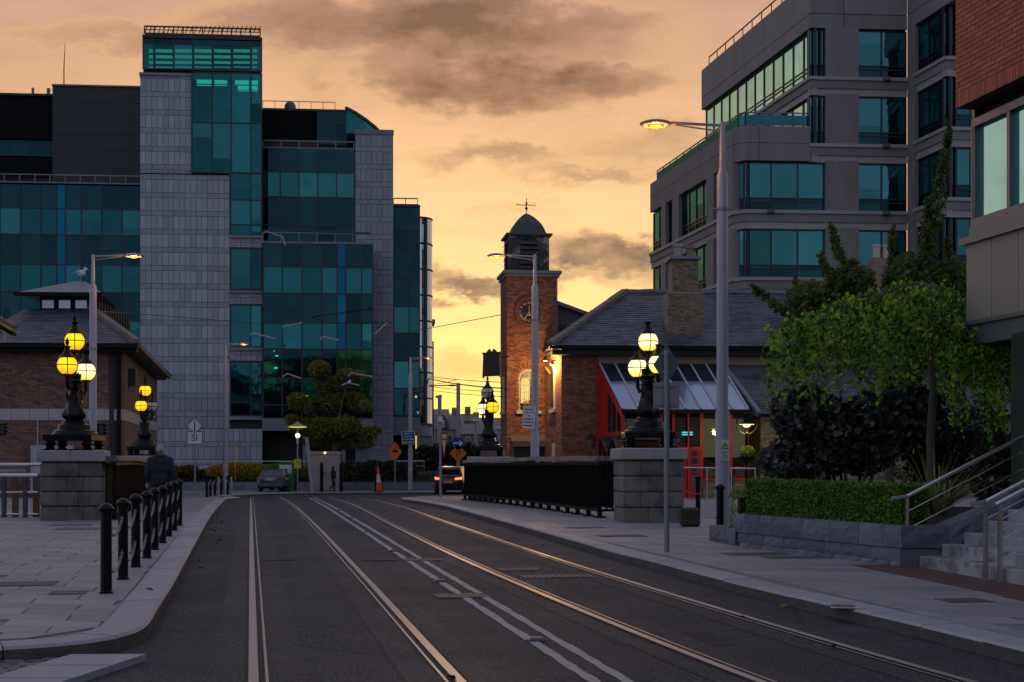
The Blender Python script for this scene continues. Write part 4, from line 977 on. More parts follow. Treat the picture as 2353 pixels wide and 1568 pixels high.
# ---- red glazed lean-to
LF = -3.4                                                        # its front wall stands 3.4 m before the main wall
lu0, lu1 = FP.pu(1402, LF), FP.pu(1718, LF); lz = FP.px(1560, 944, LF)[1]; ltop = PZ(836); lt0, lt1 = PU(1372), PU(1650)
litglass = glassmat('lean_to_roof_glass', (.62, .66, .80), (.24, .26, .33), rough=.12, mixf=.5, orand=.12)
ng = 8
bl_ = FP.pu(1430, LF)
for i in range(ng):
    for (ta, tb) in ((0, .60), (.61, 1.0)):
        def rp(k, t): return Vector((bl_+(lu1-bl_)*k/ng, LF-.1, lz+.06)).lerp(Vector((lt0+.1+(lt1-lt0)*k/ng, -.05, ltop)), t)
        a, b, c, d_ = rp(i+.06, ta), rp(i+.94, ta), rp(i+.94, tb), rp(i+.06, tb)
        MB().hexa([a-Vector((0, 0, .02)), b-Vector((0, 0, .02)), c-Vector((0, 0, .02)), d_-Vector((0, 0, .02))], [a, b, c, d_]).build('roof_pane', litglass if ta == 0 else officeglass_grey, pub)
    MB().bar(rp(i, 0)+Vector((0, 0, .02)), rp(i, 1)+Vector((0, 0, .02)), .07, .06).build('glazing_bar', M('pale_glazing_bar', (.4, .42, .5), .4) if 'pale_glazing_bar' not in MATS else MATS['pale_glazing_bar'], pub)
MB().bar(rp(ng, 0), rp(ng, 1), .09, .08).build('glazing_bar', MATS['pale_glazing_bar'], pub)
MB().box(bl_-.05, lu1+.1, LF-.24, LF-.08, lz-.14, lz+.02).build('gutter', blackpaint, pub)
# gable side (red boards and panes)
gl0 = (lt0, 0); gl1 = (bl_, LF)
def gs(t, z): return (gl0[0]*(1-t)+gl1[0]*t, gl0[1]*(1-t)+gl1[1]*t, z)
def zroof(t): return ltop*(1-t)+lz*t-.03
MB().hexa([gs(0, PB), gs(1, PB), (gl1[0]+.1, gl1[1], PB), (gl0[0]+.1, gl0[1], PB)], [gs(0, zroof(0)), gs(1, zroof(1)), (gl1[0]+.1, gl1[1], zroof(1)), (gl0[0]+.1, gl0[1], zroof(0))]).build('gable_frame', redpaint, pub)
zm = PZ(1000, 1400); zq = PZ(990, 1400)
for k in range(5):
    t0, t1 = .10+k*.18, .10+k*.18+.115
    def pane(za, zb0, zb1): a = [gs(t0, za), gs(t1, za), gs(t1, zb1), gs(t0, zb0)]; return MB().hexa([(p[0]-.03, p[1]-.01, p[2]) for p in a], [(p[0]-.01, p[1], p[2]) for p in a])
    pane(PB+.9, zm-.15, zm-.15).build('gable_pane', officeglass, pub)
    if k > 1: pane(zm+.1, min(zm+2.2, zroof(t0)-.35), min(zm+2.2, zroof(t1)-.35)).build('gable_pane', officeglass, pub)
# front wall: posts, doors, blinds, stall riser
blind = M('pale_roller_blind', (.62, .64, .58), .8, var=.05, scale=2); dkin = M('dark_interior', (.012, .011, .010), .7)
MB().box(bl_, lu1, LF+.5, LF+.6, PB, lz).build('interior_wall', dkin, pub)
def LX(x): return FP.pu(x, LF)
def LZ(y): return FP.px(1560, y, LF)[1]
for x, w_ in ((1432, .1), (1520, .1), (1548, .12), (1582, .08), (1612, .14), (1680, .1), (1717, .14)): MB().box(LX(x)-w_/2, LX(x)+w_/2, LF-.02, LF+.1, PB, lz-.02).build('red_post', redpaint, pub)
MB().box(bl_, lu1, LF-.01, LF+.09, lz-.1, lz).build('head_rail', redpaint, pub); MB().box(LX(1545), LX(1615), LF-.03, LF+.11, LZ(1030)-.06, LZ(1030)+.06).build('transom', redpaint, pub)
for (a, b) in ((1437, 1517), (1616, 1677), (1684, 1714)):
    MB().box(LX(a), LX(b), LF+.2, LF+.23, LZ(1051 if a > 1500 else 1010), LZ(962)).build('roller_blind', blind, pub)
    MB().box(LX(a), LX(b), LF+.05, LF+.06, LZ(1098), LZ(955)).build('window_pane', CLEAR, pub)
    MB().box(LX(a)-.05, LX(b)+.05, LF-.06, LF+.12, LZ(1104), LZ(1098)).build('red_sill', redpaint, pub); 
    tmp = MB(); bricks(tmp, LX(a)-.1, LX(b)+.1, PB, LZ(1104), LF, hole=None); tag(tmp.build('stall_riser', brick_yel, pub), kind='stuff'); MB().box(LX(a)-.1, LX(b)+.1, LF+.01, LF+.2, PB, LZ(1104)).build('riser_wall', mortar, pub)
for (a, b) in ((1551, 1578), (1584, 1608)):
    MB().box(LX(a), LX(b), LF+.01, LF+.05, PB+.05, LZ(1030)-.06).build('door_leaf', redpaint, pub)
    for k in range(4):
        y0, y1 = 1036+k*17, 1049+k*17
        MB().box(LX(a)+.09, LX(b)-.09, LF-.012, LF+.008, LZ(y1), LZ(y0)).build('door_pane', frame_dk, pub)
    MB().box(LX(a)+.04, LX(b)-.04, LF+.02, LF+.05, LZ(1024), LZ(958)).build('fanlight', dkin, pub)
lampcyan = emitmat('cyan_sign_light', (.05, .75, .85), .9)
for (a, b) in ((1567, 1580), (1585, 1592)):
    for y in (994, 999): MB().box(LX(a), LX(b), LF-.0, LF+.012, LZ(y+1.6), LZ(y-1.6)).build('lit_notice', lampcyan, pub)
pic = [(.3, .26, .3), (.5, .42, .40), (.2, .17, .25)]
for k, (a, b) in enumerate(((1620, 1640), (1642, 1672), (1690, 1712))): MB().box(LX(a), LX(b), LF+.1, LF+.14, LZ(1096), LZ(1074)).build('window_poster', M('poster_%s' % 'abc'[k], pic[k], .7, var=.8, scale=4), pub)
# ---- lower slate lean-to to the right with its yellow brick wall
su0, su1 = PU(1655), uR; szt = PZ(838); SL = -3.3; s0 = FP.pu(1742, SL); szb = FP.px(1800, 952, SL)[1]
MB().hexa([(s0, SL, szb-.1), (su1, SL, szb-.1), (su1, 0, szb-.1), (su0, 0, szb-.1)], [(s0, SL, szb), (su1, SL, szb), (su1, 0, szt), (su0+.1, 0, szt)]).build('lower_roof_body', leadgrey, pub)
tag(slates(MB(), (s0, SL-.2, szb), (su1, SL-.2, szb), (su1, 0, szt), (su0+.1, 0, szt), 20, .40, seed=5).build('lower_roof_slates', slate, pub), kind='stuff')
MB().bar((s0, SL-.2, szb+.04), (su0+.1, 0, szt+.04), .22, .14).build('verge', leadgrey, pub)
MB().box(s0+.15, su1, SL+.12, SL+.3, PB, szb-.05).build('lower_wall', mortar, pub); mb = MB(); bricks(mb, s0+.15, su1, PB, szb-.2, SL+.1); tag(mb.build('lower_brickwork', brick_yel, pub), kind='stuff')
MB().box(s0, su1, SL-.32, SL-.18, szb-.14, szb-.02).build('gutter', blackpaint, pub)
# ---- clock tower
FT = Frame(1165, 65.3, 7.5)
tw = T('clock_tower', 'square red brick clock tower with louvred cupola and weather vane', 'tower', FT.o, FT.a)
tw_w = FT.pu(1281); zc = FT.px(1220, 628)[1]; TD = tw_w
MB().box(.03, tw_w-.03, .03, TD, PB, zc).build('core', mortar, tw)
cu, cz = FT.px(1215.5, 717); wr = .40
wu0, wu1 = FT.pu(1192), FT.pu(1237); wzs = FT.px(1213, 872)[1]; wzb = FT.px(1213, 944)[1]; wc = (wu0+wu1)/2; wrad = (wu1-wu0)/2
dz0 = FT.px(1213, 1012)[1]; du0, du1 = FT.pu(1176), FT.pu(1256)
def hole_t(a, z): return (a-cu)**2+(z-cz)**2 < .66**2 or (wu0 < a < wu1 and wzb < z < wzs) or ((a-wc)**2+(z-wzs)**2 < (wrad+.06)**2) or (du0 < a < du1 and z < dz0)
mb = MB(); bricks(mb, 0, tw_w, PB, zc-.15, hole=hole_t, bl=.23, bh=.085); tag(mb.build('front_brickwork', brick_old, tw), kind='stuff')
mb = MB(); bricks(mb, 0, TD, PB, zc-.15, bl=.23, bh=.085); mb.v = [(v[1], TD-v[0], v[2]) for v in mb.v]; tag(mb.build('side_brickwork', brick_old, tw), kind='stuff')
for k in range(11):                                              # brick voussoirs over the window
    a = math.pi*(k+.5)/11; MB().bar((wc+(wrad+.09)*math.cos(a), .0, wzs+(wrad+.09)*math.sin(a)), (wc+(wrad+.33)*math.cos(a), .0, wzs+(wrad+.33)*math.sin(a)), .11, .13, (0, 1, 0)).build('voussoir', brick_old, tw)
MB().box(-.18, tw_w+.18, -.18, TD+.18, zc-.02, zc+.12).build('cornice', leadgrey, tw); MB().box(-.09, tw_w+.09, -.09, TD+.09, zc-.17, zc-.02).build('cornice', leadgrey, tw)
# window
MB().prism(arch_poly(wc, wzb, wzs, wrad, 14), .02, .04).build('window_frame', wpaint, tw)
MB().prism(arch_poly(wc, wzb+.06, wzs, wrad-.07, 14), .0, .015).build('window_pane', frame_dk, tw)
MB().prism(arch_poly(wc-.16, wzb+.35, wzs-.12, wrad*.45, 10), -.012, -.002).build('sky_pane', skypane, tw)
for k in (-1, 0, 1): MB().box(wc+k*wrad*.45-.012, wc+k*wrad*.45+.012, -.02, .0, wzb+.05, wzs+wrad*.75).build('glazing_bar', wpaint, tw)
for k in range(5): z = wzb+.2+k*.33; MB().box(wu0+.05, wu1-.05, -.021, -.001, z-.012, z+.012).build('glazing_bar', wpaint, tw)
MB().box(wu0-.12, wu1+.12, -.16, .05, wzb-.15, wzb).build('sill', wpaint, tw)
# door head
MB().box(du0-.05, du1+.02, -.12, .1, dz0-.05, dz0+.22).build('door_lintel', hipstone, tw); MB().box(du0, du1, -.3, .05, dz0-.3, dz0-.06).build('door_canopy', M('brown_canopy', (.07, .05, .035), .7), tw)
MB().box(du0+.1, du1-.1, .0, .04, PB, dz0-.3).build('door', frame_dk, tw)
# arched doorway on the left side
m_ = MB().prism(arch_poly(1.2, PB, PB+1.7, .5), -.01, .03); m_.v = [(v[1]-.03, v[0], v[2]) for v in m_.v]; m_.build('side_arch', wpaint, tw)
m_ = MB().prism(arch_poly(1.2, PB, PB+1.7, .4), -.03, -.012); m_.v = [(v[1]-.03, v[0], v[2]) for v in m_.v]; m_.build('side_door', frame_dk, tw)
m_ = MB().prism(arch_poly(1.2, wzb, wzs-.2, .42), -.01, .03); m_.v = [(v[1]-.03, v[0], v[2]) for v in m_.v]; m_.build('side_window', wpaint, tw); MB().box(-.14, .0, .7, 1.7, wzb-.15, wzb).build('sill', wpaint, tw)
# clock
terra = M('moulded_brick_ring', (.17, .07, .045), .8, var=.2, scale=8)
def disc(r0, r1, y0, y1, c, mat, name, n=28):
    mb = MB(); i = 0
    for k in range(n):
        a = 2*math.pi*k/n; mb.v += [(c[0]+r*math.cos(a), y, c[1]+r*math.sin(a)) for (r, y) in ((r1, y1), (r1, y0), (r0, y0), (r0, y1))]
    for k in range(n):
        j = (k+1) % n
        for q in range(3): mb.f.append((k*4+q, j*4+q, j*4+q+1, k*4+q+1))
    return mb.build(name, mat, tw, smooth=True)
disc(.58, .68, -.14, .03, (cu, cz), terra, 'clock_surround'); disc(.51, .58, -.07, .03, (cu, cz), terra, 'clock_moulding')
cd = MB().prism([(cu+.52*math.cos(a), cz+.52*math.sin(a)) for a in np.linspace(0, 2*math.pi, 28, endpoint=False)], -.005, .03).build('clock_face', blacksign, tw)
gold = M('gilt_numeral', (.85, .55, .28), .45)
dep = None
def text_mesh(s, size, mat, parent, loc, rot=(math.pi/2, 0, 0), name='lettering', align='CENTER'):
    c = bpy.data.curves.new(name, 'FONT'); c.body = s; c.size = size; c.align_x = align; c.align_y = 'CENTER'; c.extrude = .002
    t = bpy.data.objects.new(name, c); COL.objects.link(t); bpy.context.view_layer.update()
    me = bpy.data.meshes.new_from_object(t.evaluated_get(bpy.context.evaluated_depsgraph_get())); bpy.data.objects.remove(t)
    o = obj(name, me, mat, parent); o.location = loc; o.rotation_euler = rot; return o
for h, s in enumerate(['XII', 'I', 'II', 'III', 'IV', 'V', 'VI', 'VII', 'VIII', 'IX', 'X', 'XI']):
    a = math.radians(90-30*h); o = text_mesh(s, .17, gold, tw, (cu+.41*math.cos(a), -.012, cz+.41*math.sin(a)), (math.pi/2, math.radians(30*h), 0), 'clock_numeral')
MB().bar((cu, -.02, cz), (cu-.2, -.02, cz-.33), .03, .008, (0, 1, 0)).build('hour_hand', gold, tw); MB().bar((cu+.02, -.024, cz-.1), (cu+.0, -.024, cz+.3), .022, .008, (0, 1, 0)).build('minute_hand', gold, tw); MB().ball((cu+.02, -.03, cz-.14), .045, 10, 6, (1, .3, 1)).build('hand_boss', gold, tw)
# cupola
cp0, cp1 = FT.pu(1170, .35), FT.pu(1262, .35); cw = cp1-cp0; zc2 = FT.px(1215, 541, .35)[1]; zp = FT.px(1215, 490, 1.2)[1]
peel = M('peeling_paint', (.035, .033, .036), .7, var=.2, scale=3, tint=(.30, .265, .28))
cdep = cw
MB().box(cp0, cp1, .35, .35+cdep, zc+.1, zc2).build('cupola_body', peel, tw)
copper = M('dull_copper_dome', (.05, .062, .062), .5, metal=.2, var=.3, scale=3)
lw = cw*.46; lc = (cp0+cp1)/2
for side in (0, 1):
    def mp(v): return v if side == 0 else (cp0-.35+v[1], .35+cdep-(v[0]-cp0), v[2])
    m_ = MB().prism(arch_poly(lc, zc+.2, zc2-.45, lw/2, 10), .34, .352); m_.v = [mp(v) for v in m_.v]; m_.build('louvre_opening', dkin, tw)
    for k in range(6):
        z = zc+.25+k*.23; m_ = MB().hexa([(lc-lw/2, .20, z), (lc+lw/2, .20, z), (lc+lw/2, .345, z+.15), (lc-lw/2, .345, z+.15)], [(lc-lw/2, .20, z+.025), (lc+lw/2, .20, z+.025), (lc+lw/2, .345, z+.175), (lc-lw/2, .345, z+.175)])
        m_.v = [mp(v) for v in m_.v]; m_.build('louvre_slat', frame_grey, tw)
MB().box(cp0-.14, cp1+.14, .21, .49+cdep, zc2, zc2+.09).build('cupola_cornice', copper, tw)
prof = [(1.0, 0), (.90, .05), (.86, .12), (.80, .26), (.68, .46), (.50, .66), (.30, .83), (.12, .95), (.01, 1.0)]
mb = MB(); hz_ = zp-zc2-.09; hw_ = cw/2-.02; c0 = (lc, .35+cdep/2)
for (r, t) in prof: mb.v += [(c0[0]-r*hw_, c0[1]-r*hw_, zc2+.09+t*hz_), (c0[0]+r*hw_, c0[1]-r*hw_, zc2+.09+t*hz_), (c0[0]+r*hw_, c0[1]+r*hw_, zc2+.09+t*hz_), (c0[0]-r*hw_, c0[1]+r*hw_, zc2+.09+t*hz_)]
for j in range(len(prof)-1):
    for k in range(4): mb.f.append((j*4+k, j*4+(k+1) % 4, (j+1)*4+(k+1) % 4, (j+1)*4+k))
mb.build('dome', copper, tw, smooth=True)
zv = FT.px(1215, 455, 1.2)[1]; zx = FT.px(1215, 471, 1.2)[1]
MB().tube([(c0[0], c0[1], zp-.05), (c0[0], c0[1], zv)], .02, 6).ball((c0[0], c0[1], zx-.16), .07).ball((c0[0], c0[1], zx+.1), .05).build('vane_spindle', blacksign, tw)
MB().bar((c0[0]-.32, c0[1], zx), (c0[0]+.32, c0[1], zx), .03).bar((c0[0], c0[1]-.3, zx), (c0[0], c0[1]+.3, zx), .03).build('vane_arms', blacksign, tw)
text_mesh('W', .2, blacksign, tw, (c0[0]-.4, c0[1], zx), name='vane_letter'); text_mesh('E', .2, blacksign, tw, (c0[0]+.4, c0[1], zx), name='vane_letter')
# hanging pub sign, seen as a silhouette
p = W(1130, 838, 64.6); hs = T('hanging_pub_sign', 'dark hanging pub sign with scrolled top on the clock tower', 'sign', (p.x, p.y, p.z), math.radians(-35))
wood = M('dark_sign_board', (.03, .02, .015), .6)
prof = [(-.5, -.62), (-.44, -.54), (.44, -.54), (.5, -.62), (.5, -.5), (.46, .42), (.55, .58), (.3, .56), (.12, .72), (.06, .62), (0, .56), (-.06, .62), (-.12, .72), (-.3, .56), (-.55, .58), (-.46, .42), (-.5, -.5)]
MB().prism(prof, -.05, .05).build('board', wood, hs); MB().bar((.4, 0, .3), (.85, .2, .35), .05).build('bracket', blackpaint, hs)
# pub wall lights
lampw = emitmat('warm_wall_lamp', (1.0, .62, .22), 9.0)
def wall_lamp(x, y, Y, label, power, col=(1.0, .55, .16), spot=None):
    p = W(x, y, Y); t = T('wall_lamp', label, 'lamp', p)
    MB().lathe([(.10, 0), (.12, .05), (.05, .12), (.03, .2)], 12).build('shade', blackpaint, t, smooth=True); MB().ball((0, 0, -.01), .085, 10, 6, (1, 1, .35)).build('bulb', lampw, t)
    MB().bar((0, 0, .16), (.25, .1, .22), .04).build('bracket', blackpaint, t)
    l = bpy.data.lights.new('lamp_light', 'POINT'); l.energy = power; l.color = col; l.shadow_soft_size = .1; lo = bpy.data.objects.new('lamp_light', l); link(lo, t); lo.location = (0, 0, -.12)
wall_lamp(1253, 829, 62.9, 'small lit wall lamp under the eaves between tower and pub corner', 330)
wall_lamp(1268, 838, 63.0, 'floodlight washing the arched side window under the pub eaves', 55, (1.0, .62, .12))
mb = MB(); mb.tube([W(1254, 845, 64.2), W(1272, 868, 63.9), W(1273, 1046, 63.9)], .06, 8); o = mb.build('drainpipe', M('drain_pipe', (.20, .13, .07), .6), None); tag(o, 'brown downpipe in the corner between clock tower and pub wing', 'drainpipe')
# ================================================================== BROWN BRICK BUILDING WITH ROOF LANTERN (left)
FL = Frame(283, 62, 3.0)
lb = T('brown_brick_house', 'brown brick dockside house with slate roof, white band and glazed roof lantern', 'building', FL.o, FL.a)
LB0 = gz(62)+KERB-.03
def LU(x, off=0.0): return FL.pu(x, off)
def LZz(y, off=0.0): return FL.px(150, y, off)[1]
le = LZz(792); ul = LU(-60); zb1, zb0 = LZz(940), LZz(966)
MB().box(ul, -.02, .02, .4, LB0, le).build('wall', mortar_dk, lb)
def hole_l(a, z): return any(LU(x0) < a < LU(x1) and LZz(1000) < z < LZz(974) for x0, x1 in ((-5, 14), (223, 242)))
mb = MB(); bricks(mb, ul, 0, LB0, zb0, bl=.30, bh=.085, hole=hole_l, seed=8); bricks(mb, ul, 0, zb1, le-.25, bl=.30, bh=.085, seed=9)
tag(mb.build('front_brickwork', brick_left, lb), kind='stuff')
n = 8
for k in range(n): MB().box(ul+(0-ul)*k/n+.01, ul+(0-ul)*(k+1)/n-.01, -.05, .05, zb0, zb1).build('band_stone', render_w, lb)
for x0, x1 in ((-5, 14), (223, 242)):
    MB().box(LU(x0), LU(x1), .0, .03, LZz(999), LZz(975)).build('window_pane', frame_dk, lb); fb = MB()
    for (a, b, c, d_) in ((LU(x0), LU(x1), LZz(976.5), LZz(974)), (LU(x0), LU(x1), LZz(1000), LZz(997.5)), (LU(x0), LU(x0)+.06, LZz(1000), LZz(974)), (LU(x1)-.06, LU(x1), LZz(1000), LZz(974))): fb.box(a, b, -.04, .03, c, d_)
    fb.build('window_frame', blackpaint, lb)
    for k in range(7): a = LU(x0)+(LU(x1)-LU(x0))*k/7; MB().box(a+.008, a+(LU(x1)-LU(x0))/7-.008, -.03, .03, LZz(974), LZz(974)+.24).build('soldier_brick', brick_left, lb)
# right return wall, running away from the street
aq = math.radians(100.3-3.0); LL = 21.0
def lw_(s, o, z): return (s*math.cos(aq)+o*math.sin(aq), s*math.sin(aq)-o*math.cos(aq), z)   # o>0 out
def lbox(s0, s1, o0, o1, z0, z1): return MB().hexa([lw_(s0, o0, z0), lw_(s1, o0, z0), lw_(s1, o1, z0), lw_(s0, o1, z0)], [lw_(s0, o0, z1), lw_(s1, o0, z1), lw_(s1, o1, z1), lw_(s0, o1, z1)])
sandy = M('side_wall_render', (.22, .15, .11), .85, var=.2, scale=1, bump=.2, bscale=30)
lbox(0, LL, -.6, -.01, LB0, le).build('return_wall', mortar_dk, lb)
tmp = MB(); bricks(tmp, 0.0, LL, LB0, zb0, bl=.3, bh=.085, seed=4); bricks(tmp, 0, LL, zb1, le-.2, bl=.3, bh=.085, seed=5); tmp.v = [lw_(v[0], -v[1], v[2]) for v in tmp.v]; tag(tmp.build('return_brickwork', sandy, lb), kind='stuff')
lbox(0, LL, -.05, .05, zb0, zb1).build('band_stone', render_w, lb)
for s in (5.0, 9.4, 13.8, 17.5):
    lbox(s, s+.5, -.1, .02, LZz(925), LZz(845)).build('slit_window', frame_dk, lb); lbox(s-.1, s+.6, -.1, .1, LZz(930), LZz(925)).build('sill', render_w, lb)
for s in (11, 15.5):
    m_ = MB().prism(arch_poly(s, LB0, LB0+1.6, .7), -.01, .03); m_.v = [lw_(v[0], v[1], v[2]) for v in m_.v]; m_.build('arched_door', frame_dk, lb)
lbox(7.5, 10.5, .03, .3, LB0+2.0, LB0+3.1).build('utility_box', render_w, lb); lbox(13.5, 15.5, .02, .12, LB0+2.0, LB0+2.8).build('name_plate', frame_dk, lb)
lbox(2.2, 2.9, .02, .35, le-1.7, le-.9).build('flood_light', frame_dk, lb); lbox(1.2, 1.5, .02, .2, LB0+1.2, LB0+1.9).build('alarm_box', redsign, lb)
MB().tube([(LU(274), -.1, le), (LU(274), -.1, LB0)], .09, 8).build('drainpipe', blackpaint, lb)
# hipped roof + lantern
lz2 = LZz(712, 5.5); rx0, rx1 = FL.pu(92, 5.2), FL.pu(206, 5.2)
e0 = -.7; A_, B_ = (ul, e0, le), (.75, e0, le); D_, C_ = (FL.pu(55, 5), 5.2, lz2), (rx1, 5.2, lz2)
MB().hexa([(ul, e0, le), (.75, e0, le), (.75+21*math.cos(aq), 22, le), (ul, 22, le)], [D_, C_, (rx1-2, 16, lz2), (D_[0], 16, lz2)]).build('roof_body', leadgrey, lb)
tag(slates(MB(), A_, B_, C_, D_, 22, .5, seed=9).build('roof_slates', slate, lb), kind='stuff')
B2 = lw_(LL+.4, .75, le); tag(slates(MB(), B_, B2, (rx1-2, 16, lz2), C_, 20, .5, seed=11).build('roof_slates', slate, lb), kind='stuff')
for k in range(12):
    a, b = Vector((.75, e0, le+.1)), Vector((rx1, 5.2, lz2+.1)); MB().bar(a.lerp(b, k/12), a.lerp(b, (k+.95)/12), .3, .2).build('hip_tile', hipstone, lb)
MB().box(ul, .8, e0-.16, e0+.04, le-.2, le-.02).build('gutter', blackpaint, lb); MB().box(ul, .7, e0+.05, .0, le-.35, le-.2).build('soffit', blackpaint, lb)
lbox(-.6, LL+.5, .45, .8, le-.2, le+.0).build('gutter', hipstone, lb); lbox(-.5, LL+.3, .02, .5, le-.3, le-.15).build('soffit', blackpaint, lb)
z0, z1, z2 = lz2-.05, FL.px(150, 676, 5.2)[1], FL.px(130, 638, 6.5)[1]
MB().box(rx0, rx1, 5.2, 14, z0-.3, z1).build('lantern_body', blackpaint, lb)
lp = glassmat('lantern_glass', (.5, .52, .62), (.06, .06, .08), rough=.1, mixf=.6)
w3 = (rx1-rx0)/3
lz_a, lz_b = FL.px(150, 709, 5.2)[1], FL.px(150, 681, 5.2)[1]
for k in range(3): MB().box(rx0+k*w3+.12, rx0+(k+1)*w3-.12, 5.15, 5.18, lz_a, lz_b).build('lantern_pane', lp, lb)
MB().box(rx0-.05, rx1+.05, 5.05, 5.19, lz_a-.5, lz_a-.15).build('lantern_sill', leadgrey, lb)
MB().hexa([(rx0-.9, 4.3, z1-.05), (rx1+.8, 4.3, z1-.05), (rx1-.5, 15, z1-.05), (rx0-.9, 15, z1-.05)], [((rx0+rx1)/2-.3, 8, z2), ((rx0+rx1)/2+.3, 8, z2), ((rx0+rx1)/2, 12, z2), ((rx0+rx1)/2-.6, 12, z2)]).build('lantern_roof', leadgrey, lb)
MB().box(rx0-.95, rx1+.85, 4.2, 4.4, z1-.2, z1-.03).build('gutter', blackpaint, lb)
for k in range(14): s = 5.6+k*.6; MB().box(rx1-.05, rx1+.06, s, s+.12, z0, z1-.1).build('lantern_louvre', frame_grey, lb)
# seagull on the lantern
gp = FL.world((rx0+rx1)/2+.05, 8, z2); gull = T('seagull', 'white and grey seagull standing on top of the roof lantern', 'bird', gp, FL.a+math.pi*.0)
gw = M('gull_feathers', (.6, .6, .62), .7); gg = M('gull_wing_grey', (.28, .29, .33), .7)
mb = MB(); mb.ball((0, 0, .42), .2, 12, 8, (1.25, .7, .8)); mb.ball((.22, 0, .62), .1, 10, 8, (1, .85, 1)); mb.tube([(.12, 0, .48), (.2, 0, .58)], [.12, .08], 8); mb.tube([(.3, 0, .62), (.4, 0, .6)], [.03, .01], 6)
bd = mb.build('body', gw, gull, smooth=True); r_ = bd.modifiers.new('remesh', 'REMESH'); r_.mode = 'VOXEL'; r_.voxel_size = .02
MB().ball((-.08, 0, .44), .19, 10, 6, (1.35, .76, .6)).build('wing', gg, gull, smooth=True); MB().tube([(.02, .04, 0), (.02, .04, .32)], .015, 5).build('leg', gg, gull); MB().tube([(.0, -.04, 0), (.0, -.04, .32)], .015, 5).build('leg', gg, gull); MB().box(-.45, -.2, -.06, .06, .36, .4).build('tail', gg, gull)
for o in gull.children: pass
gull.scale = (1.0, 1.0, 1.0)

# roof end at the far left edge (tiled gable with a golden gutter)
p = W(8, 750, 30); rf = T('corner_roof_end', 'end of a tiled eaves and golden gutter at the corner by the bridge', 'roof', (p.x, p.y, p.z), 0)
gilt = M('gilt_gutter', (.45, .26, .10), .4, metal=.3)
a0, a1 = Vector((-1.2, 0, .85)), Vector((.24, 0, -.02))
MB().bar(a0, a1, .3, .07).build('tile_course', M('clay_tiles', (.2, .11, .07), .8), rf); MB().bar(a0-Vector((0, .1, .09)), a1-Vector((0, .1, .07)), .1, .06).build('gutter', gilt, rf)
MB().bar(a0-Vector((0, 0, .2)), a1-Vector((0, 0, .16)), .2, .08).build('fascia', blackpaint, rf)
MB().prism([(-1.2, .3), (-.05, -.1), (-.05, -.3), (-.2, -.22), (-1.2, .05)], -.1, .3).build('gable_board', render_w, rf)
MB().tube([(.02, 0, .1), (.03, 0, .28), (.06, 0, .34), (.11, 0, .33), (.12, 0, .27), (.08, 0, .25)], .012, 6).build('finial_hook', blackpaint, rf)
MB().box(-1.4, -.7, .0, .4, -(p.z-.2), -.05).build('wall', brick_left, rf)

# ================================================================== FAR STREET: houses in the glow
FH_ = 175.0
def house(x0, x1, ytop, yeave, yb, mat, label, wins=(), roof=True, Y=FH_, chim=(), name='terraced_house', dorm=()):
    a = W(x0, yb, Y); b = W(x1, yb, Y); z = lambda y: CZ-(y-HZ)/F*Y
    t = T(name, label, 'house', (a.x, Y, 0), 0.0, None); L = b.x-a.x; zb_ = -.35
    MB().box(0, L, 0, 9, zb_, z(yeave)).build('wall', mat, t)
    if roof: MB().hexa([(-.2, -.2, z(yeave)), (L+.2, -.2, z(yeave)), (L+.2, 9, z(yeave)), (-.2, 9, z(yeave))], [(.3, 4, z(ytop)), (L-.3, 4, z(ytop)), (L-.3, 5, z(ytop)), (.3, 5, z(ytop))]).build('roof', slate, t)
    for (wx0, wx1, wy0, wy1) in wins:
        u0, u1 = (wx0-x0)/F*Y, (wx1-x0)/F*Y
        wf = MB().box(u0-.12, u1+.12, -.1, .05, z(wy1)-.15, z(wy0)+.12).build('window', render_w, t); MB().box(u0, u1, -.13, -.101, z(wy1), z(wy0)).build('pane', frame_grey, wf)
        MB().box((u0+u1)/2-.04, (u0+u1)/2+.04, -.15, -.131, z(wy1), z(wy0)).build('bar', render_w, wf); MB().box(u0, u1, -.15, -.131, (z(wy1)+z(wy0))/2-.04, (z(wy1)+z(wy0))/2+.04).build('bar', render_w, wf)
    for (cx0, cx1, cyt) in chim:
        u0, u1 = (cx0-x0)/F*Y, (cx1-x0)/F*Y; c = MB().box(u0, u1, 3.5, 5, z(ytop)-1.2, z(cyt)).build('chimney', brick_left, t)
        for k in range(4): uu = u0+(u1-u0)*(k+.5)/4; MB().lathe([(.12, 0), (.1, .45)], 8, (uu, 4.2, z(cyt))).build('chimney_pot', clay, c)
    for (dx0, dx1, dyt, dyb) in dorm:
        u0, u1 = (dx0-x0)/F*Y, (dx1-x0)/F*Y; dm = MB().prism([(u0-.5, z(dyb)), (u1+.5, z(dyb)), (u1+.4, z(dyt)), ((u0+u1)/2, z(dyt)+.9), (u0-.4, z(dyt))], -.1, 3).build('dormer', slate, t)
        MB().box(u0, u1, -.2, -.1, z(dyb), z(dyt)).build('dormer_window', render_w, dm)
    return t
pinkish = M('salmon_render', (.27, .19, .165), .8, var=.08, scale=.5)
house(975, 1062, 953, 987, 1100, pinkish, 'pale rendered house with white window surrounds at the street end', [(985, 997, 1000, 1025), (1019, 1038, 1001, 1028)], dorm=[(1014, 1022, 966, 983)])
house(1058, 1160, 972, 998, 1100, brick_left, 'low brown brick house with grey roof behind the parked car', [(1072, 1080, 1006, 1024)], Y=168)
house(985, 1030, 938, 955, 1100, brick_left, 'silhouetted back house with stepped chimney stack against the sunset', [], Y=215, chim=[(1010, 1030, 945)])
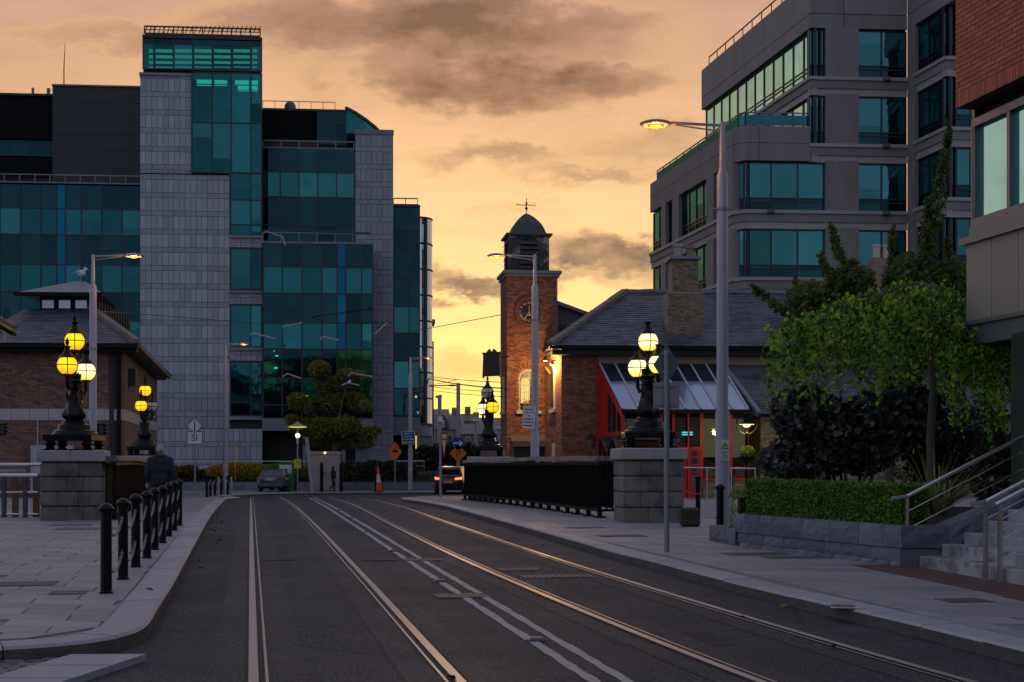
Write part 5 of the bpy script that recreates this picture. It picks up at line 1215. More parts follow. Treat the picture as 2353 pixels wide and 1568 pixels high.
house(1028, 1100, 949, 967, 1100, M('grey_render', (.14, .135, .14), .85), 'grey rear house with tall chimney stacks against the sunset', [(1046, 1052, 975, 990), (1083, 1090, 976, 988)], Y=200, chim=[(1035, 1049, 941), (1066, 1079, 939), (1085, 1099, 952)])
house(1094, 1165, 958, 975, 1100, M('pale_rear_wall', (.2, .195, .2), .85), 'pale roofed rear house beside the clock tower', [], Y=190)
house(970, 992, 930, 950, 1100, brick_left, 'dark stepped house end beside the glass office', [], Y=205, roof=False)

# ================================================================== BRIDGE PIERS, CANDELABRA, PARAPETS
def rock_box(x0, x1, y0, y1, z0, z1, ch=.035):
    """stone with chamfered edges"""
    mb = MB(); c = ch
    i = 0; lv_ = [(z0, c), (z0+c, 0), (z1-c, 0), (z1, c)]
    for (z, s) in lv_: mb.v += [(x0+s, y0+s, z), (x1-s, y0+s, z), (x1-s, y1-s, z), (x0+s, y1-s, z)]
    for j in range(3):
        for k in range(4): mb.f.append((j*4+k, j*4+(k+1) % 4, (j+1)*4+(k+1) % 4, (j+1)*4+k))
    mb.f += [(3, 2, 1, 0), (12, 13, 14, 15)]; return mb
def pier(x, Y, ztop, label, rz, w=1.39):
    p = Vector(((x-CX)/F*Y, Y+w/2, 0)); zb_ = gz(Y)+KERB-.03; t = T('bridge_pier', label, 'pier', (p.x, p.y, zb_), rz, 'granite piers at the ends of the bridge'); H = ztop-zb_
    capz = H-.26; rows = 4; h = (capz-.02)/rows; hw = w/2
    MB().box(-hw+.03, hw-.03, -hw+.03, hw-.03, 0, capz).build('core', jointdark, t)
    for r in range(rows):
        cuts = [-hw, -hw+w*(.28 if r % 2 else .42), -hw+w*(.62 if r % 2 else .70), hw]; z0, z1 = r*h+.004, (r+1)*h-.004
        for k in range(3):
            y1 = hw if k != 1 else -hw+.35
            if k == 1: rock_box(cuts[k]+.006, cuts[k+1]-.006, -hw, y1, z0, z1).build('stone_block', granite_old, t); rock_box(cuts[k]+.006, cuts[k+1]-.006, hw-.35, hw, z0, z1).build('stone_block', granite_old, t)
            else:
                rock_box(cuts[k]+.006, cuts[k+1]-.006, -hw, -.02-.05*(r % 2), z0, z1).build('stone_block', granite_old, t); rock_box(cuts[k]+.006, cuts[k+1]-.006, .0-.05*(r % 2), hw, z0, z1).build('stone_block', granite_old, t)
    for s in (-1, 1): rock_box(min(0, s*(hw+.07))+.004, max(0, s*(hw+.07))-.004, -hw-.07, hw+.07, capz, H, .02).build('cap_stone', cap_granite, t)
    return Vector((p.x, p.y, ztop))
globe_on = None
def globemat(name, top, bot, s):
    m = bpy.data.materials.new(name); m.use_nodes = True; nt = m.node_tree; nt.nodes.clear(); n = NG(nt)
    t = n.node('ShaderNodeTexCoord'); sp = n.node('ShaderNodeSeparateXYZ'); nt.links.new(t.outputs['Generated'], sp.inputs[0])
    c = n.ramp(sp.outputs[2], [(0.05, bot), (.5, top), (1, top)]); e = n.node('ShaderNodeEmission'); nt.links.new(c, e.inputs[0])
    lw = n.node('ShaderNodeLayerWeight'); lw.inputs[0].default_value = .5; nt.links.new(n.m('MULTIPLY', n.m('ADD', .72, n.m('MULTIPLY', n.m('SUBTRACT', 1.0, lw.outputs['Facing']), .55)), s), e.inputs[1])
    o = n.node('ShaderNodeOutputMaterial'); nt.links.new(e.outputs[0], o.inputs[0]); MATS[name] = m; return m
g_yel = globemat('lit_amber_globe', (1.0, .66, .015), (1.0, .36, .01), 1.15); g_hot = globemat('lit_bright_globe', (1.0, .78, .42), (1.0, .60, .02), 1.45)
g_off = M('unlit_opal_globe', (.55, .50, .48), .25, spec=.5); g_pale = emitmat('pale_lit_globe', (1.0, .74, .45), 1.5)
def candelabra(loc, rz, label, globes, finial=True):
    t = T('candelabra_lamp', label, 'street lamp', loc, 0, 'cast iron globe lamps on the bridge piers'); B = blackiron
    MB().box(-.6, .6, -.6, .6, 0, .03).build('base_plate', B, t)
    for sx_ in (-1, 1):
        for sy_ in (-1, 1): MB().lathe([(.11, .03), (.12, .06), (.08, .09), (.13, .13), (.14, .16), (.10, .21), (.11, .23)], 12, (sx_*.44, sy_*.44, 0)).build('foot', B, t, smooth=True)
    MB().box(-.575, .575, -.575, .575, .23, .37).build('table_block', B, t, bevel=.012)
    MB().lathe([(.53, .37), (.53, .40), (.49, .43), (.48, .47), (.43, .50), (.39, .505), (.38, .58), (.36, .62), (.30, .64), (.28, .66), (.28, .69), (.22, .73), (.10, .75)], 28).build('stepped_base', B, t, smooth=True)
    MB().lathe([(.20, .74), (.255, .80), (.27, .86), (.235, .93), (.205, 1.0), (.175, 1.1), (.155, 1.2), (.145, 1.3), (.12, 1.33)], 32, lobes=5, amp=.13, twist=9.0).build('twisted_dolphins', B, t, smooth=True)
    for k in range(4):
        a = k*math.pi/2+.6; c_, s_ = math.cos(a), math.sin(a); MB().tube([(.13*c_, .13*s_, 1.16), (.165*c_, .165*s_, 1.28), (.20*c_, .20*s_, 1.36), (.19*c_, .19*s_, 1.40)], [.045, .04, .02, .006], 6).build('leaf_scroll', B, t, smooth=True)
    MB().lathe([(.13, 1.2), (.125, 1.45), (.15, 1.47), (.15, 1.50), (.125, 1.52), (.125, 1.58), (.17, 1.62), (.185, 1.66), (.15, 1.71), (.16, 1.80), (.165, 1.83), (.06, 1.85)], 20).build('column', B, t, smooth=True)
    MB().lathe([(.055, 1.8), (.045, 2.05), (.07, 2.08), (.05, 2.12), (.05, 2.26), (.10, 2.30), (.15, 2.33)], 14).build('stem', B, t, smooth=True)
    for (ox, oy, oz, kind) in globes:
        if ox or oy:
            L = math.hypot(ox, oy); ux, uy = ox/L, oy/L
            MB().tube([(ux*.10, uy*.10, 1.70), (ux*L*.5, uy*L*.5, oz-.52), (ux*L*.8, uy*L*.8, oz-.56), (ux*L, uy*L, oz-.44), (ux*L, uy*L, oz-.25)], [.05, .045, .04, .045, .05], 8).build('arm', B, t, smooth=True)
            MB().tube([(ux*.12, uy*.12, 1.88), (ux*L*.45, uy*L*.45, oz-.36), (ux*L*.75, uy*L*.75, oz-.42)], [.02, .025, .01], 6).build('arm_scroll', B, t, smooth=True)
        g = MB().ball((0, 0, 0), .235, 24, 14).build('globe', {'y': g_yel, 'h': g_hot, 'o': g_off, 'p': g_pale}[kind], t, smooth=True, loc=(ox, oy, oz))
        MB().lathe([(.11, -.25), (.13, -.225), (.10, -.20)], 16).build('globe_cup', B, g, smooth=True)
        MB().lathe([(.10, .45), (.075, .45), (.07, .42), (.055, .40), (.085, .30), (.13, .25), (.17, .215), (.20, .19), (.205, .17), (.17, .17)], 18).build('globe_cap', B, g, smooth=True)
        rg = MB(); n = 28
        rg.tube([(.245*math.cos(2*math.pi*k/n), .245*math.sin(2*math.pi*k/n), 0) for k in range(n+1)], .012, 6); rg.build('globe_band', B, g, smooth=True)
        for a in (rz, rz+math.pi/2): MB().tube([(.243*math.sin(q)*math.cos(a), .243*math.sin(q)*math.sin(a), -.243*math.cos(q)) for q in np.linspace(.5, 2*math.pi-.5, 30)], .011, 6).build('globe_rib', B, g, smooth=True)
        if finial: MB().lathe([(.02, .45), (.025, .47), (.05, .53), (.03, .6), (.004, .66)], 10).build('finial', B, g, smooth=True)
        if kind in 'yhp':
            l = bpy.data.lights.new('globe_light', 'POINT'); l.energy = 11 if kind == 'y' else 16; l.color = (1.0, .62, .18); l.shadow_soft_size = .23
            lo = bpy.data.objects.new('globe_light', l); link(lo, t); lo.location = (ox, oy, oz); lo.visible_camera = False if False else lo.visible_camera
    return t
c1 = pier(150, 32.8, 1.945, 'weathered granite bridge pier beside the chained bollards carrying a globe lamp', math.radians(10.8))
c2 = pier(1496, 31.6, 1.985, 'pale granite bridge pier behind the grey sign post carrying a globe lamp', math.radians(5))
candelabra(c1, 1.9, 'black cast iron globe lamp on the pier next to the man walking', [(.0, 0, 2.62, 'y'), (-.06, -.36, 2.02, 'y'), (.16, .36, 1.92, 'h')])
candelabra(c2, 1.75, 'black cast iron globe lamp on the pier behind the diamond sign', [(.0, 0, 2.46, 'h'), (-.22, .2, 1.87, 'h'), (.22, -.2, 1.93, 'h')], finial=False)
c3 = pier(322, 55.5, 1.97, 'far granite bridge pier at the brown brick house end of the railing', math.radians(10.8)); c4 = pier(1122, 53.5, 1.92, 'far granite bridge pier in front of the clock tower', math.radians(-4))
candelabra(c3, 1.8, 'black cast iron globe lamp against the brown brick side wall', [(.02, 0, 2.62, 'y'), (-.05, -.36, 2.0, 'y'), (.2, .34, 2.0, 'o')])
candelabra(c4, 1.7, 'black cast iron globe lamp with one unlit globe before the clock tower', [(-.04, 0, 2.48, 'o'), (-.22, .22, 1.87, 'p'), (.16, -.22, 1.92, 'y')])

def parapet(a, b, label, group_y, near_w, face_sign, h0=.15, htop=1.40, nbar=120):
    """run of upright flat bars with top rail, coping stones and feet; a near end, b far end (ground points)"""
    a = Vector(a); b = Vector(b); L = (b-a).length; d = (b-a)/L; nr = Vector((d.y, -d.x, 0))*face_sign     # nr: towards the roadway
    t = T('bridge_railing', label, 'railing', (a.x, a.y, 0), 0, 'black railings of the bridge')
    def P(s, o, z): q = d*s + nr*o; Y = a.y+q.y; return (q.x, q.y, gz(Y)+KERB+z)
    n = int(L/1.1)
    def run(z0, z1, o0, o1, name, m, segs=24):
        mb = MB()
        for k in range(segs):
            s0, s1 = L*k/segs, L*(k+1)/segs; mb.hexa([P(s0, o0, z0), P(s1, o0, z0), P(s1, o1, z0), P(s0, o1, z0)], [P(s0, o0, z1), P(s1, o0, z1), P(s1, o1, z1), P(s0, o1, z1)])
        return mb.build(name, m, t)
    run(htop-.11, htop-.04, -.03, .05, 'top_rail', blackpaint); run(h0, h0+.07, -.03, .05, 'bottom_rail', blackpaint); run(h0+.08, htop-.12, -.34, -.32, 'back_panel', blackpaint)
    bar = MB().box(-.012, .012, -.03, .03, 0, htop-h0-.18).mesh('bar'); bar.materials.append(blackpaint)
    for k in range(nbar):
        s = L*(k+.5)/nbar; o = bpy.data.objects.new('bar', bar); link(o, t); q = P(s, .01, h0+.07); o.location = q; o.rotation_euler = (0, 0, math.atan2(d.y, d.x))
    for k in range(n+1):
        s = min(L*k/n, L-.05); mb = MB()
        mb.hexa([P(s-.06, -.05, 0), P(s+.06, -.05, 0), P(s+.06, .05, 0), P(s-.06, .05, 0)], [P(s-.06, -.05, h0), P(s+.06, -.05, h0), P(s+.06, .05, h0), P(s-.06, .05, h0)])
        mb.hexa([P(s-.16, -.12, 0), P(s+.16, -.12, 0), P(s+.16, .12, 0), P(s-.16, .12, 0)], [P(s-.16, -.12, .035), P(s+.16, -.12, .035), P(s+.16, .12, .035), P(s-.16, .12, .035)]); mb.build('foot', blackpaint, t)
    m = int(L/1.3)
    for k in range(m):
        s0, s1 = L*k/m+.01, L*(k+1)/m-.01; dz = random.uniform(-.01, .012)
        MB().hexa([P(s0, -.5, htop+dz), P(s1, -.5, htop+dz), P(s1, .13, htop+dz), P(s0, .13, htop+dz)], [P(s0, -.42, htop+.12+dz), P(s1, -.42, htop+.12+dz), P(s1, .05, htop+.12+dz), P(s0, .05, htop+.12+dz)]).build('coping_stone', granite_old, t)
    for k in range(4):                                           # open bars closing the near end
        o_ = -.02-.155*k; MB().hexa([P(-.02, o_-.02, h0), P(.02, o_-.02, h0), P(.02, o_+.02, h0), P(-.02, o_+.02, h0)], [P(-.02, o_-.02, htop-.05), P(.02, o_-.02, htop-.05), P(.02, o_+.02, htop-.05), P(-.02, o_+.02, htop-.05)]).build('end_bar', blackpaint, t)
    for z in (h0, htop-.11): MB().hexa([P(-.03, -.55, z), P(.03, -.55, z), P(.03, .05, z), P(-.03, .05, z)], [P(-.03, -.55, z+.06), P(.03, -.55, z+.06), P(.03, .05, z+.06), P(-.03, .05, z+.06)]).build('end_rail', blackpaint, t)
    return t
pa = G(1378, 1190, KERB); pb_ = Vector(((1068-CX)/F*54, 54, 0))
parapet((pa.x, pa.y, 0), (pb_.x, pb_.y, 0), 'long black barred bridge railing with stone coping on the pub side', 0, 0, -1, nbar=150)
parapet(((262-CX)/F*33.2, 33.2, 0), ((338-CX)/F*56, 56, 0), 'black barred bridge railing with stone coping beside the walking man', 0, 0, 1, nbar=110)
# ================================================================== STREET FURNITURE
def Z8(zx, zy, ox, oy, sc): return ((ox+zx/sc)/1.7407, (oy+zy/sc)/1.7407)
def make_bollard(label, loc, group='chained black bollards along the kerb'):
    t = T('bollard', label, 'bollard', loc, 0, group)
    MB().lathe([(.075, 0), (.075, .02), (.062, .03), (.06, .86), (.066, .865), (.066, .885), (.06, .89)], 18).build('shaft', blackiron, t, smooth=True)
    MB().lathe([(.064, .885), (.084, .915), (.086, .935), (.075, .95), (.055, .975), (.03, .99), (.002, .995)], 18).build('domed_cap', blackiron, t, smooth=True)
    for z in (.80, .38): MB().tube([(-.075, 0, z), (.075, 0, z)], .012, 6).build('chain_eye', blackiron, t)
    return t
bz = [(60, 1505), (222, 1370), (345, 1252), (452, 1165), (528, 1085), (603, 1020), (663, 955), (715, 900), (765, 852)]
ordn = ['end bollard with scuffed base, first of the chained row by the kerb corner', 'second', 'third', 'fourth', 'fifth', 'sixth', 'seventh', 'eighth', 'ninth']
BP = []
proto = None
for k, (a, b) in enumerate(bz):
    x, y = Z8(a, b, 400, 1750, 2.4117); p = G(x, y, KERB); BP.append(p)
    lab = 'black domed ' + ordn[0] if k == 0 else 'black domed bollard, %s along the chain from the kerb corner' % ordn[k]
    if proto is None: proto = make_bollard(lab, p); proto.rotation_euler = (0, 0, 1.76)
    else: dup(proto, p, 1.76, lab)
chainmat = M('galvanised_chain', (.22, .225, .24), .35, metal=.8)
lk = MB(); n = 12
lk.tube([(.026*math.cos(2*math.pi*k/n), .014*math.sin(2*math.pi*k/n), 0) for k in range(n+1)], .0052, 5, cap=False); lkm = lk.mesh('link'); lkm.materials.append(chainmat)
def chain(a, b, sag, label, group):
    a = Vector(a); b = Vector(b); t = T('chain', label, 'chain', a, 0, group); L = (b-a).length; pts = []
    N = 120
    for k in range(N+1): q = a.lerp(b, k/N); s = 2*k/N-1; pts.append(q - a - Vector((0, 0, sag*(1-s*s))))
    acc = 0; i = 0; nxt = 0.0
    for k in range(N):
        seg = pts[k+1]-pts[k]; l = seg.length
        if acc >= nxt:
            o = bpy.data.objects.new('link', lkm); link(o, t); o.location = pts[k]
            o.rotation_euler = seg.to_track_quat('X', 'Z').to_euler(); o.rotation_euler.rotate_axis('X', math.pi/2*(i % 2)); i += 1; nxt += .042
        acc += l
for k in range(8):
    for z, nm in ((.80, 'upper'), (.38, 'lower')):
        chain(BP[k]+Vector((0, 0, z)), BP[k+1]+Vector((0, 0, z)), .21, '%s chain hanging between the %s and %s bollards from the corner' % (nm, ['first', *ordn[1:]][k], ordn[k+1]), 'chains between the kerb bollards')
for k, (a, Y) in enumerate([(92, 62), (140, 66), (200, 69), (285, 72), (372, 74)]):
    x, _ = Z8(a, 0, 800, 1780, 3.361); dup(proto, GX(x, Y), .4, 'black domed bollard near the round headed pole at the far crossing', 'bollards at the far crossing')
for k in range(4):
    A_ = [(92, 62), (140, 66), (200, 69), (285, 72), (372, 74)]; a, b = A_[k], A_[k+1]; pa_, pb_ = GX(Z8(a[0], 0, 800, 1780, 3.361)[0], a[1]), GX(Z8(b[0], 0, 800, 1780, 3.361)[0], b[1])
    mb = MB().tube([Vector(pa_).lerp(Vector(pb_), q/8)+Vector((0, 0, .8-.25*(1-(q/4-1)**2))) for q in range(9)], .02, 5); tag(mb.build('chain', chainmat), 'slack chain between bollards at the far crossing', 'chain', 'chains at the far crossing')
for k, (a, Y) in enumerate([(247, 73), (335, 75), (420, 76)]):
    p = GX(Z8(a, 0, 800, 1780, 3.361)[0], Y); t = T('marker_post', 'short grey metal marker post near the far crossing bollards', 'post', p, 0, 'short grey posts at the far crossing'); MB().lathe([(.06, 0), (.055, .9), (.03, .93)], 10).build('shaft', greypaint, t, smooth=True); MB().lathe([(.09, 0), (.09, .02)], 10).build('base', greypaint, t)

# ---- street lamps
lamp_or = emitmat('sodium_lens', (1.0, .36, .03), 2.6); lamp_or2 = emitmat('sodium_ring', (1.0, .20, .01), 1.0)
def street_lamp(x, Y, arm, label, ztop=8.15, joint=2.64, jz=7.3, rz=0.0, power=60, zb=None, sleeve=True):
    p = GX(x, Y) if zb is None else Vector(((x-CX)/F*Y, Y, zb)); H = ztop-p.z; t = T('street_lamp', label, 'street lamp', p, rz, 'grey tram street lamps'); m = greypaint
    MB().lathe([(.137, 0), (.137, joint-p.z-.05), (.130, joint-p.z)], 22).build('lower_shaft', m, t, smooth=True)
    MB().lathe([(.112, joint-p.z-.02), (.108, jz-p.z-.12), (.062, jz-p.z), (.060, jz-p.z+.05)], 22).build('upper_shaft', m, t, smooth=True)
    MB().lathe([(.058, jz-p.z), (.055, H-.35), (.05, H-.34), (.05, H+.06), (.045, H+.07)], 16).build('top_sleeve', m, t, smooth=True)
    s = 1 if arm > 0 else -1; L = abs(arm)
    MB().tube([(0, 0, H), (s*(L-.35), 0, H+.05)], .028, 8).build('arm', m, t, smooth=True); MB().tube([(0, 0, H-.12), (s*(L-.42), 0, H+.01)], .016, 6).build('arm_stay', m, t, smooth=True)
    hd = MB().lathe([(.02, .075), (.12, .068), (.22, .045), (.30, .012), (.305, -.005), (.28, -.025), (.20, -.04), (.17, -.03), (.02, -.03)], 26).build('lamp_head', m, t, smooth=True, loc=(s*(L-.05), 0, H+.03))
    MB().lathe([(.12, -.035), (.10, -.062), (.05, -.078), (.005, -.082)], 18).build('lens', lamp_or, hd, smooth=True)
    MB().lathe([(.17, -.029), (.165, -.036), (.12, -.04), (.118, -.034)], 18).build('reflector', lamp_or2, hd, smooth=True)
    l = bpy.data.lights.new('lamp_light', 'POINT'); l.energy = power; l.color = (1.0, .36, .07); l.shadow_soft_size = .08; lo = bpy.data.objects.new('lamp_light', l); link(lo, t); lo.location = (s*(L-.05), 0, H-.12)
    return t, H
lampR, HR = street_lamp(1660, 27, -1.34, 'tall grey street lamp rising behind the box hedge and planter', zb=.30, power=45)
lampL, _ = street_lamp(214, 44, 1.32, 'tall grey street lamp in front of the brown brick house', power=45)
lampC, _ = street_lamp(1229, 44, -1.25, 'tall grey street lamp crossing the clock face', power=45)
lampM, _ = street_lamp(518, 76, 1.05, 'grey street lamp in front of the limestone wall', power=16)
lampF, _ = street_lamp(943, 86, 1.15, 'grey street lamp carrying a blue notice and cable bracket', power=22)
# bracket bands, stickers, notices on lamps
for lt, H, nm in ((lampR, 6.2, 1), (lampC, 5.8, 1), (lampL, 4.9, 1), (lampF, 5.2, 1)): MB().lathe([(.116, H), (.116, H+.06)], 18).build('cable_band', galv, lt); MB().tube([(-.25, -.05, H+.03), (.16, -.05, H+.03)], .018, 6).build('cable_bracket', galv, lt)
def plate(name, w, h, mat, parent, loc, th=.006, rot=0.0, name2='back'):
    o = MB().box(-w/2, w/2, -th/2, th/2, -h/2, h/2).build(name, mat, parent, loc=loc); o.rotation_euler = (0, rot, 0); return o
def scribble(parent, w, h, loc, mat=None, seed=1):              # a line of print too small to read
    rnd = random.Random(seed); mb = MB(); x = -w/2
    while x < w/2-.01:
        k = min(rnd.uniform(.35, .8)*h, w/2-x); mb.box(x, x+k, -.002, .002, -h/2*rnd.uniform(.6, 1), h/2*rnd.uniform(.6, 1)); x += k+h*rnd.choice((.18, .18, .2, .6))
    return mb.build('print_line', mat or blacksign, parent, loc=loc)
def tri_sign(parent, loc, s):
    o = MB().prism([(-s, -s*.85), (s, -s*.85), (0, s*.85)], -.003, 0).build('warning_triangle', blacksign, parent, loc=loc)
    MB().prism([(-s*.72, -s*.68), (s*.72, -s*.68), (0, s*.52)], -.005, -.0031).build('warning_field', M_get('yellow_sign_face'), o)
    MB().prism([(.1*s, .3*s), (-.25*s, -.15*s), (0, -.12*s), (-.12*s, -.55*s), (.3*s, .0), (.05*s, -.02*s)], -.007, -.0051).build('warning_bolt', blacksign, o)
st = plate('warning_label', .18, .40, white, lampR, (.03, -.145, (1.6+(1069-1035)/119.1)-.30)); tri_sign(st, (0, -.004, .09), .075)
for k, w_ in enumerate((.14, .07, .10, .12)): scribble(st, w_, .018, (0, -.005, -.04-.035*k), seed=k)
for lt, zz, sc_ in ((lampM, 1.45, 1.0), (lampF, 1.4, 1.0)):
    o = plate('warning_label', .17, .3, white, lt, (0, -.15, zz)); MB().prism([(-.06, 0), (.06, 0), (0, .11)], -.006, -.003).build('warning_triangle', orange, o); plate('orange_text', .12, .07, orange, o, (0, -.005, -.08))
nz = 1.6+(1069-960)/73.1-(gz(44)+KERB)
nt_ = plate('notice_board', .40, .70, white, lampC, (-.19, -.17, nz), rot=.05)
for k, (w_, m_) in enumerate(((.28, 0), (.32, 1), (.07, 2), (.30, 0), (.34, 0), (.34, 0))):
    if m_ == 1: text_mesh('BRIDGE NUMBER', .045, blacksign, nt_, (0, -.005, .25-.1*k), name='lettering')
    else: scribble(nt_, w_, .045, (0, -.005, .25-.1*k), redsign if m_ == 2 else blacksign, k+10)
bn = plate('blue_notice', .78, .78, bluesign, lampF, (-.12, -.16, 3.35))
for dx_, dz_, w_, h_ in ((0, .38, .78, .03), (0, -.38, .78, .03), (.38, 0, .03, .78), (-.38, 0, .03, .78)): plate('notice_border', w_, h_, white, bn, (dx_, -.005, dz_))
for k, w_ in enumerate((.5, .5, .62, .66)): scribble(bn, w_, .1, (0, -.007, .25-.17*k), white, k+20)

# ---- sign post with its signs seen from behind (right pavement)
p = G(1532, 1268, KERB); sp = T('sign_post', 'grey galvanised sign post with a diamond and square sign seen from behind', 'sign', p)
pm = F/p.y; zt = 1.6+(1069-800)/pm-p.z
dc = 1.6+(1069-838)/pm-p.z; sc_ = 1.6+(1069-909)/pm-p.z
greyback = M('grey_sign_back', (.10, .135, .145), .5, metal=.2, var=.1, scale=4); alum = M('aluminium_sign_back', (.28, .27, .28), .45, metal=.5, var=.15, scale=3)
dh = .325; dw = .205; MB().lathe([(.042, 0), (.042, dc+.22)], 14).build('post', galv, sp, smooth=True)
dia = MB().prism([(0, dh), (dw, 0), (0, -dh), (-dw, 0)], .05, .06).build('diamond_sign', greyback, sp, loc=(0.0, 0, dc))
sq = MB().box(-.205, .205, .05, .062, -.205, .205).build('square_sign', alum, sp, loc=(-.0, 0, sc_), bevel=.004)
for z in (dc+.17, dc-.12, sc_+.15, sc_-.15): MB().box(-.08 if z > sc_+.25 else -.18, .08 if z > sc_+.25 else .18, .03, .055, z-.015, z+.015).build('clip', galv, sp); MB().lathe([(.048, z-.02), (.048, z+.02)], 12).build('clamp_ring', galv, sp)
# ---- small sign posts across the junction
def simple_post(name, label, x, Y, ztop, r=.04, mat=galv, zb=None, cat='sign'):
    p = GX(x, Y) if zb is None else Vector(((x-CX)/F*Y, Y, zb)); t = T(name, label, cat, p); MB().lathe([(r, 0), (r, ztop-p.z), (r*.5, ztop-p.z+.02)], 10).build('post', mat, t, smooth=True); return t, p
def zy(y, Y): return CZ-(y-HZ)/F*Y
t, p = simple_post('tram_signal_sign', 'white diamond tram sign over a white SI plate on a grey post', 448, 64, zy(955, 64))
d_ = MB().prism([(0, .38), (.37, 0), (0, -.38), (-.37, 0)], -.06, -.05).build('diamond_sign', blacksign, t, loc=(0, 0, zy(979, 64)-p.z)); d_.scale = (1, 1, 1.0)
d2 = MB().prism([(0, .345), (.335, 0), (0, -.345), (-.335, 0)], -.065, -.061).build('diamond_face', white, d_); MB().box(-.022, .022, -.072, -.066, -.37, .25).build('black_bar', blacksign, d_)
o = plate('plate', .72, .60, blacksign, t, (0, -.055, zy(1007, 64)-p.z)); plate('plate_face', .66, .54, white, o, (0, -.006, 0)); text_mesh('SI', .44, blacksign, o, (0, -.011, 0))
t, p = simple_post('roadwork_sign', 'orange diamond car warning sign on a low post beside the shrubs', 908, 88, zy(1030, 88))
MB().prism([(0, .62), (.42, 0), (0, -.62), (-.42, 0)], -.06, -.05).build('diamond_sign', orange, t, loc=(0, 0, zy(1038, 88)-p.z)); MB().box(-.2, .2, -.075, -.062, -.05, .06).build('car_symbol', blacksign, t, loc=(0, 0, zy(1038, 88)-p.z)); MB().box(-.12, .12, -.076, -.063, .06, .13).build('car_symbol', blacksign, t, loc=(0, 0, zy(1038, 88)-p.z))
t, p = simple_post('direction_signs', 'tall grey pole with a blue arrow disc above an orange diamond sign', 1053, 100, zy(881, 100), r=.14, mat=greypaint)
MB().prism([(.44*math.cos(a), .44*math.sin(a)) for a in np.linspace(0, 2*math.pi, 26, endpoint=False)], -.2, -.18).build('blue_disc', bluesign, t, loc=(0, 0, zy(1019, 100)-p.z))
MB().prism([(-.36, -.06), (.1, -.06), (.03, -.17), (.14, -.2), (.37, 0), (.14, .2), (.03, .17), (.1, .06), (-.36, .06)], -.215, -.202).build('white_arrow', white, t, loc=(0, 0, zy(1019, 100)-p.z))
MB().prism([(0, .64), (.62, 0), (0, -.64), (-.62, 0)], -.2, -.18).build('orange_diamond', orange, t, loc=(0, 0, zy(1042, 100)-p.z))
for dx_, pts in ((-.1, [(-.1, .25), (-.02, .05), (-.14, -.1), (-.05, -.28)]), (.1, [(.08, .25), (.16, .05), (.04, -.1), (.14, -.28)])): MB().tube([(a, -.205, b) for a, b in pts], .025, 5).build('skid_symbol', blacksign, t, loc=(0, 0, zy(1042, 100)-p.z))
t, p = simple_post('yield_sign', 'thin grey post with a narrow side-on yield triangle at the pavement nose', 1012, 60, zy(908, 60), r=.055)
MB().prism([(-.14, .5), (.14, .5), (.02, -.55), (-.02, -.55)], -.09, -.07).build('triangle_border', redsign, t, loc=(.16, 0, zy(1021, 60)-p.z)); MB().prism([(-.105, .42), (.105, .42), (.008, -.40), (-.008, -.40)], -.10, -.091).build('triangle_face', M('cream_sign_face', (.55, .42, .28), .5), t, loc=(.16, 0, zy(1021, 60)-p.z)); scribble(t, .12, .13, (.16, -.105, zy(1010, 60)-p.z), blacksign, 4)
MB().box(-.09, .09, -.09, .09, -.1, .12).build('band', white, t, loc=(0, 0, zy(964, 60)-p.z))
t, p = simple_post('distance_sign', 'yellow distancing notice on a thin post beside the parking machine', 684, 90, zy(1000, 90), r=.035)
o = plate('yellow_plate', .42, .6, yellowsign, t, (0, -.05, zy(1066, 90)-p.z)); MB().tube([(.12*math.cos(a), -.01, .12*math.sin(a)-.02) for a in np.linspace(-.5, math.pi+.5, 16)], .018, 6).build('arrow_arc', blacksign, o)
plate('text_line', .3, .025, blacksign, o, (0, -.005, .22)); plate('text_line', .26, .02, blacksign, o, (0, -.005, .16)); plate('text_line', .28, .018, blacksign, o, (0, -.005, -.22))
# lantern with saucer hood
p = GX(684, 91.2); t = T('saucer_lamp', 'lit pedestrian lamp with flat saucer hood and round bulb', 'street lamp', p); zl = zy(1003, 91.2)-p.z
MB().lathe([(.045, 0), (.045, zl-.5), (.10, zl-.48), (.10, zl-.15), (.03, zl-.1), (.03, zl+.55), (.05, zl+.6)], 12).build('post', greypaint, t, smooth=True)
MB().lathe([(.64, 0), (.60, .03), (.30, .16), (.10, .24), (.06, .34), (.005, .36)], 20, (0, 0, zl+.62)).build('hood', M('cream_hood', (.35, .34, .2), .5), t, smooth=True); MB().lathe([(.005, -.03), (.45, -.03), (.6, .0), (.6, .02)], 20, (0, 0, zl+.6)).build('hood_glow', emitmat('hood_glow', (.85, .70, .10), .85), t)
MB().ball((0, 0, zl+.05), .15, 14, 10).build('bulb', emitmat('round_bulb', (1.0, .86, .45), 4.0), t, smooth=True)
l = bpy.data.lights.new('lamp_light', 'POINT'); l.energy = 130; l.color = (1.0, .74, .2); l.shadow_soft_size = .15; lo = bpy.data.objects.new('lamp_light', l); link(lo, t); lo.location = (0, 0, zl+.05)
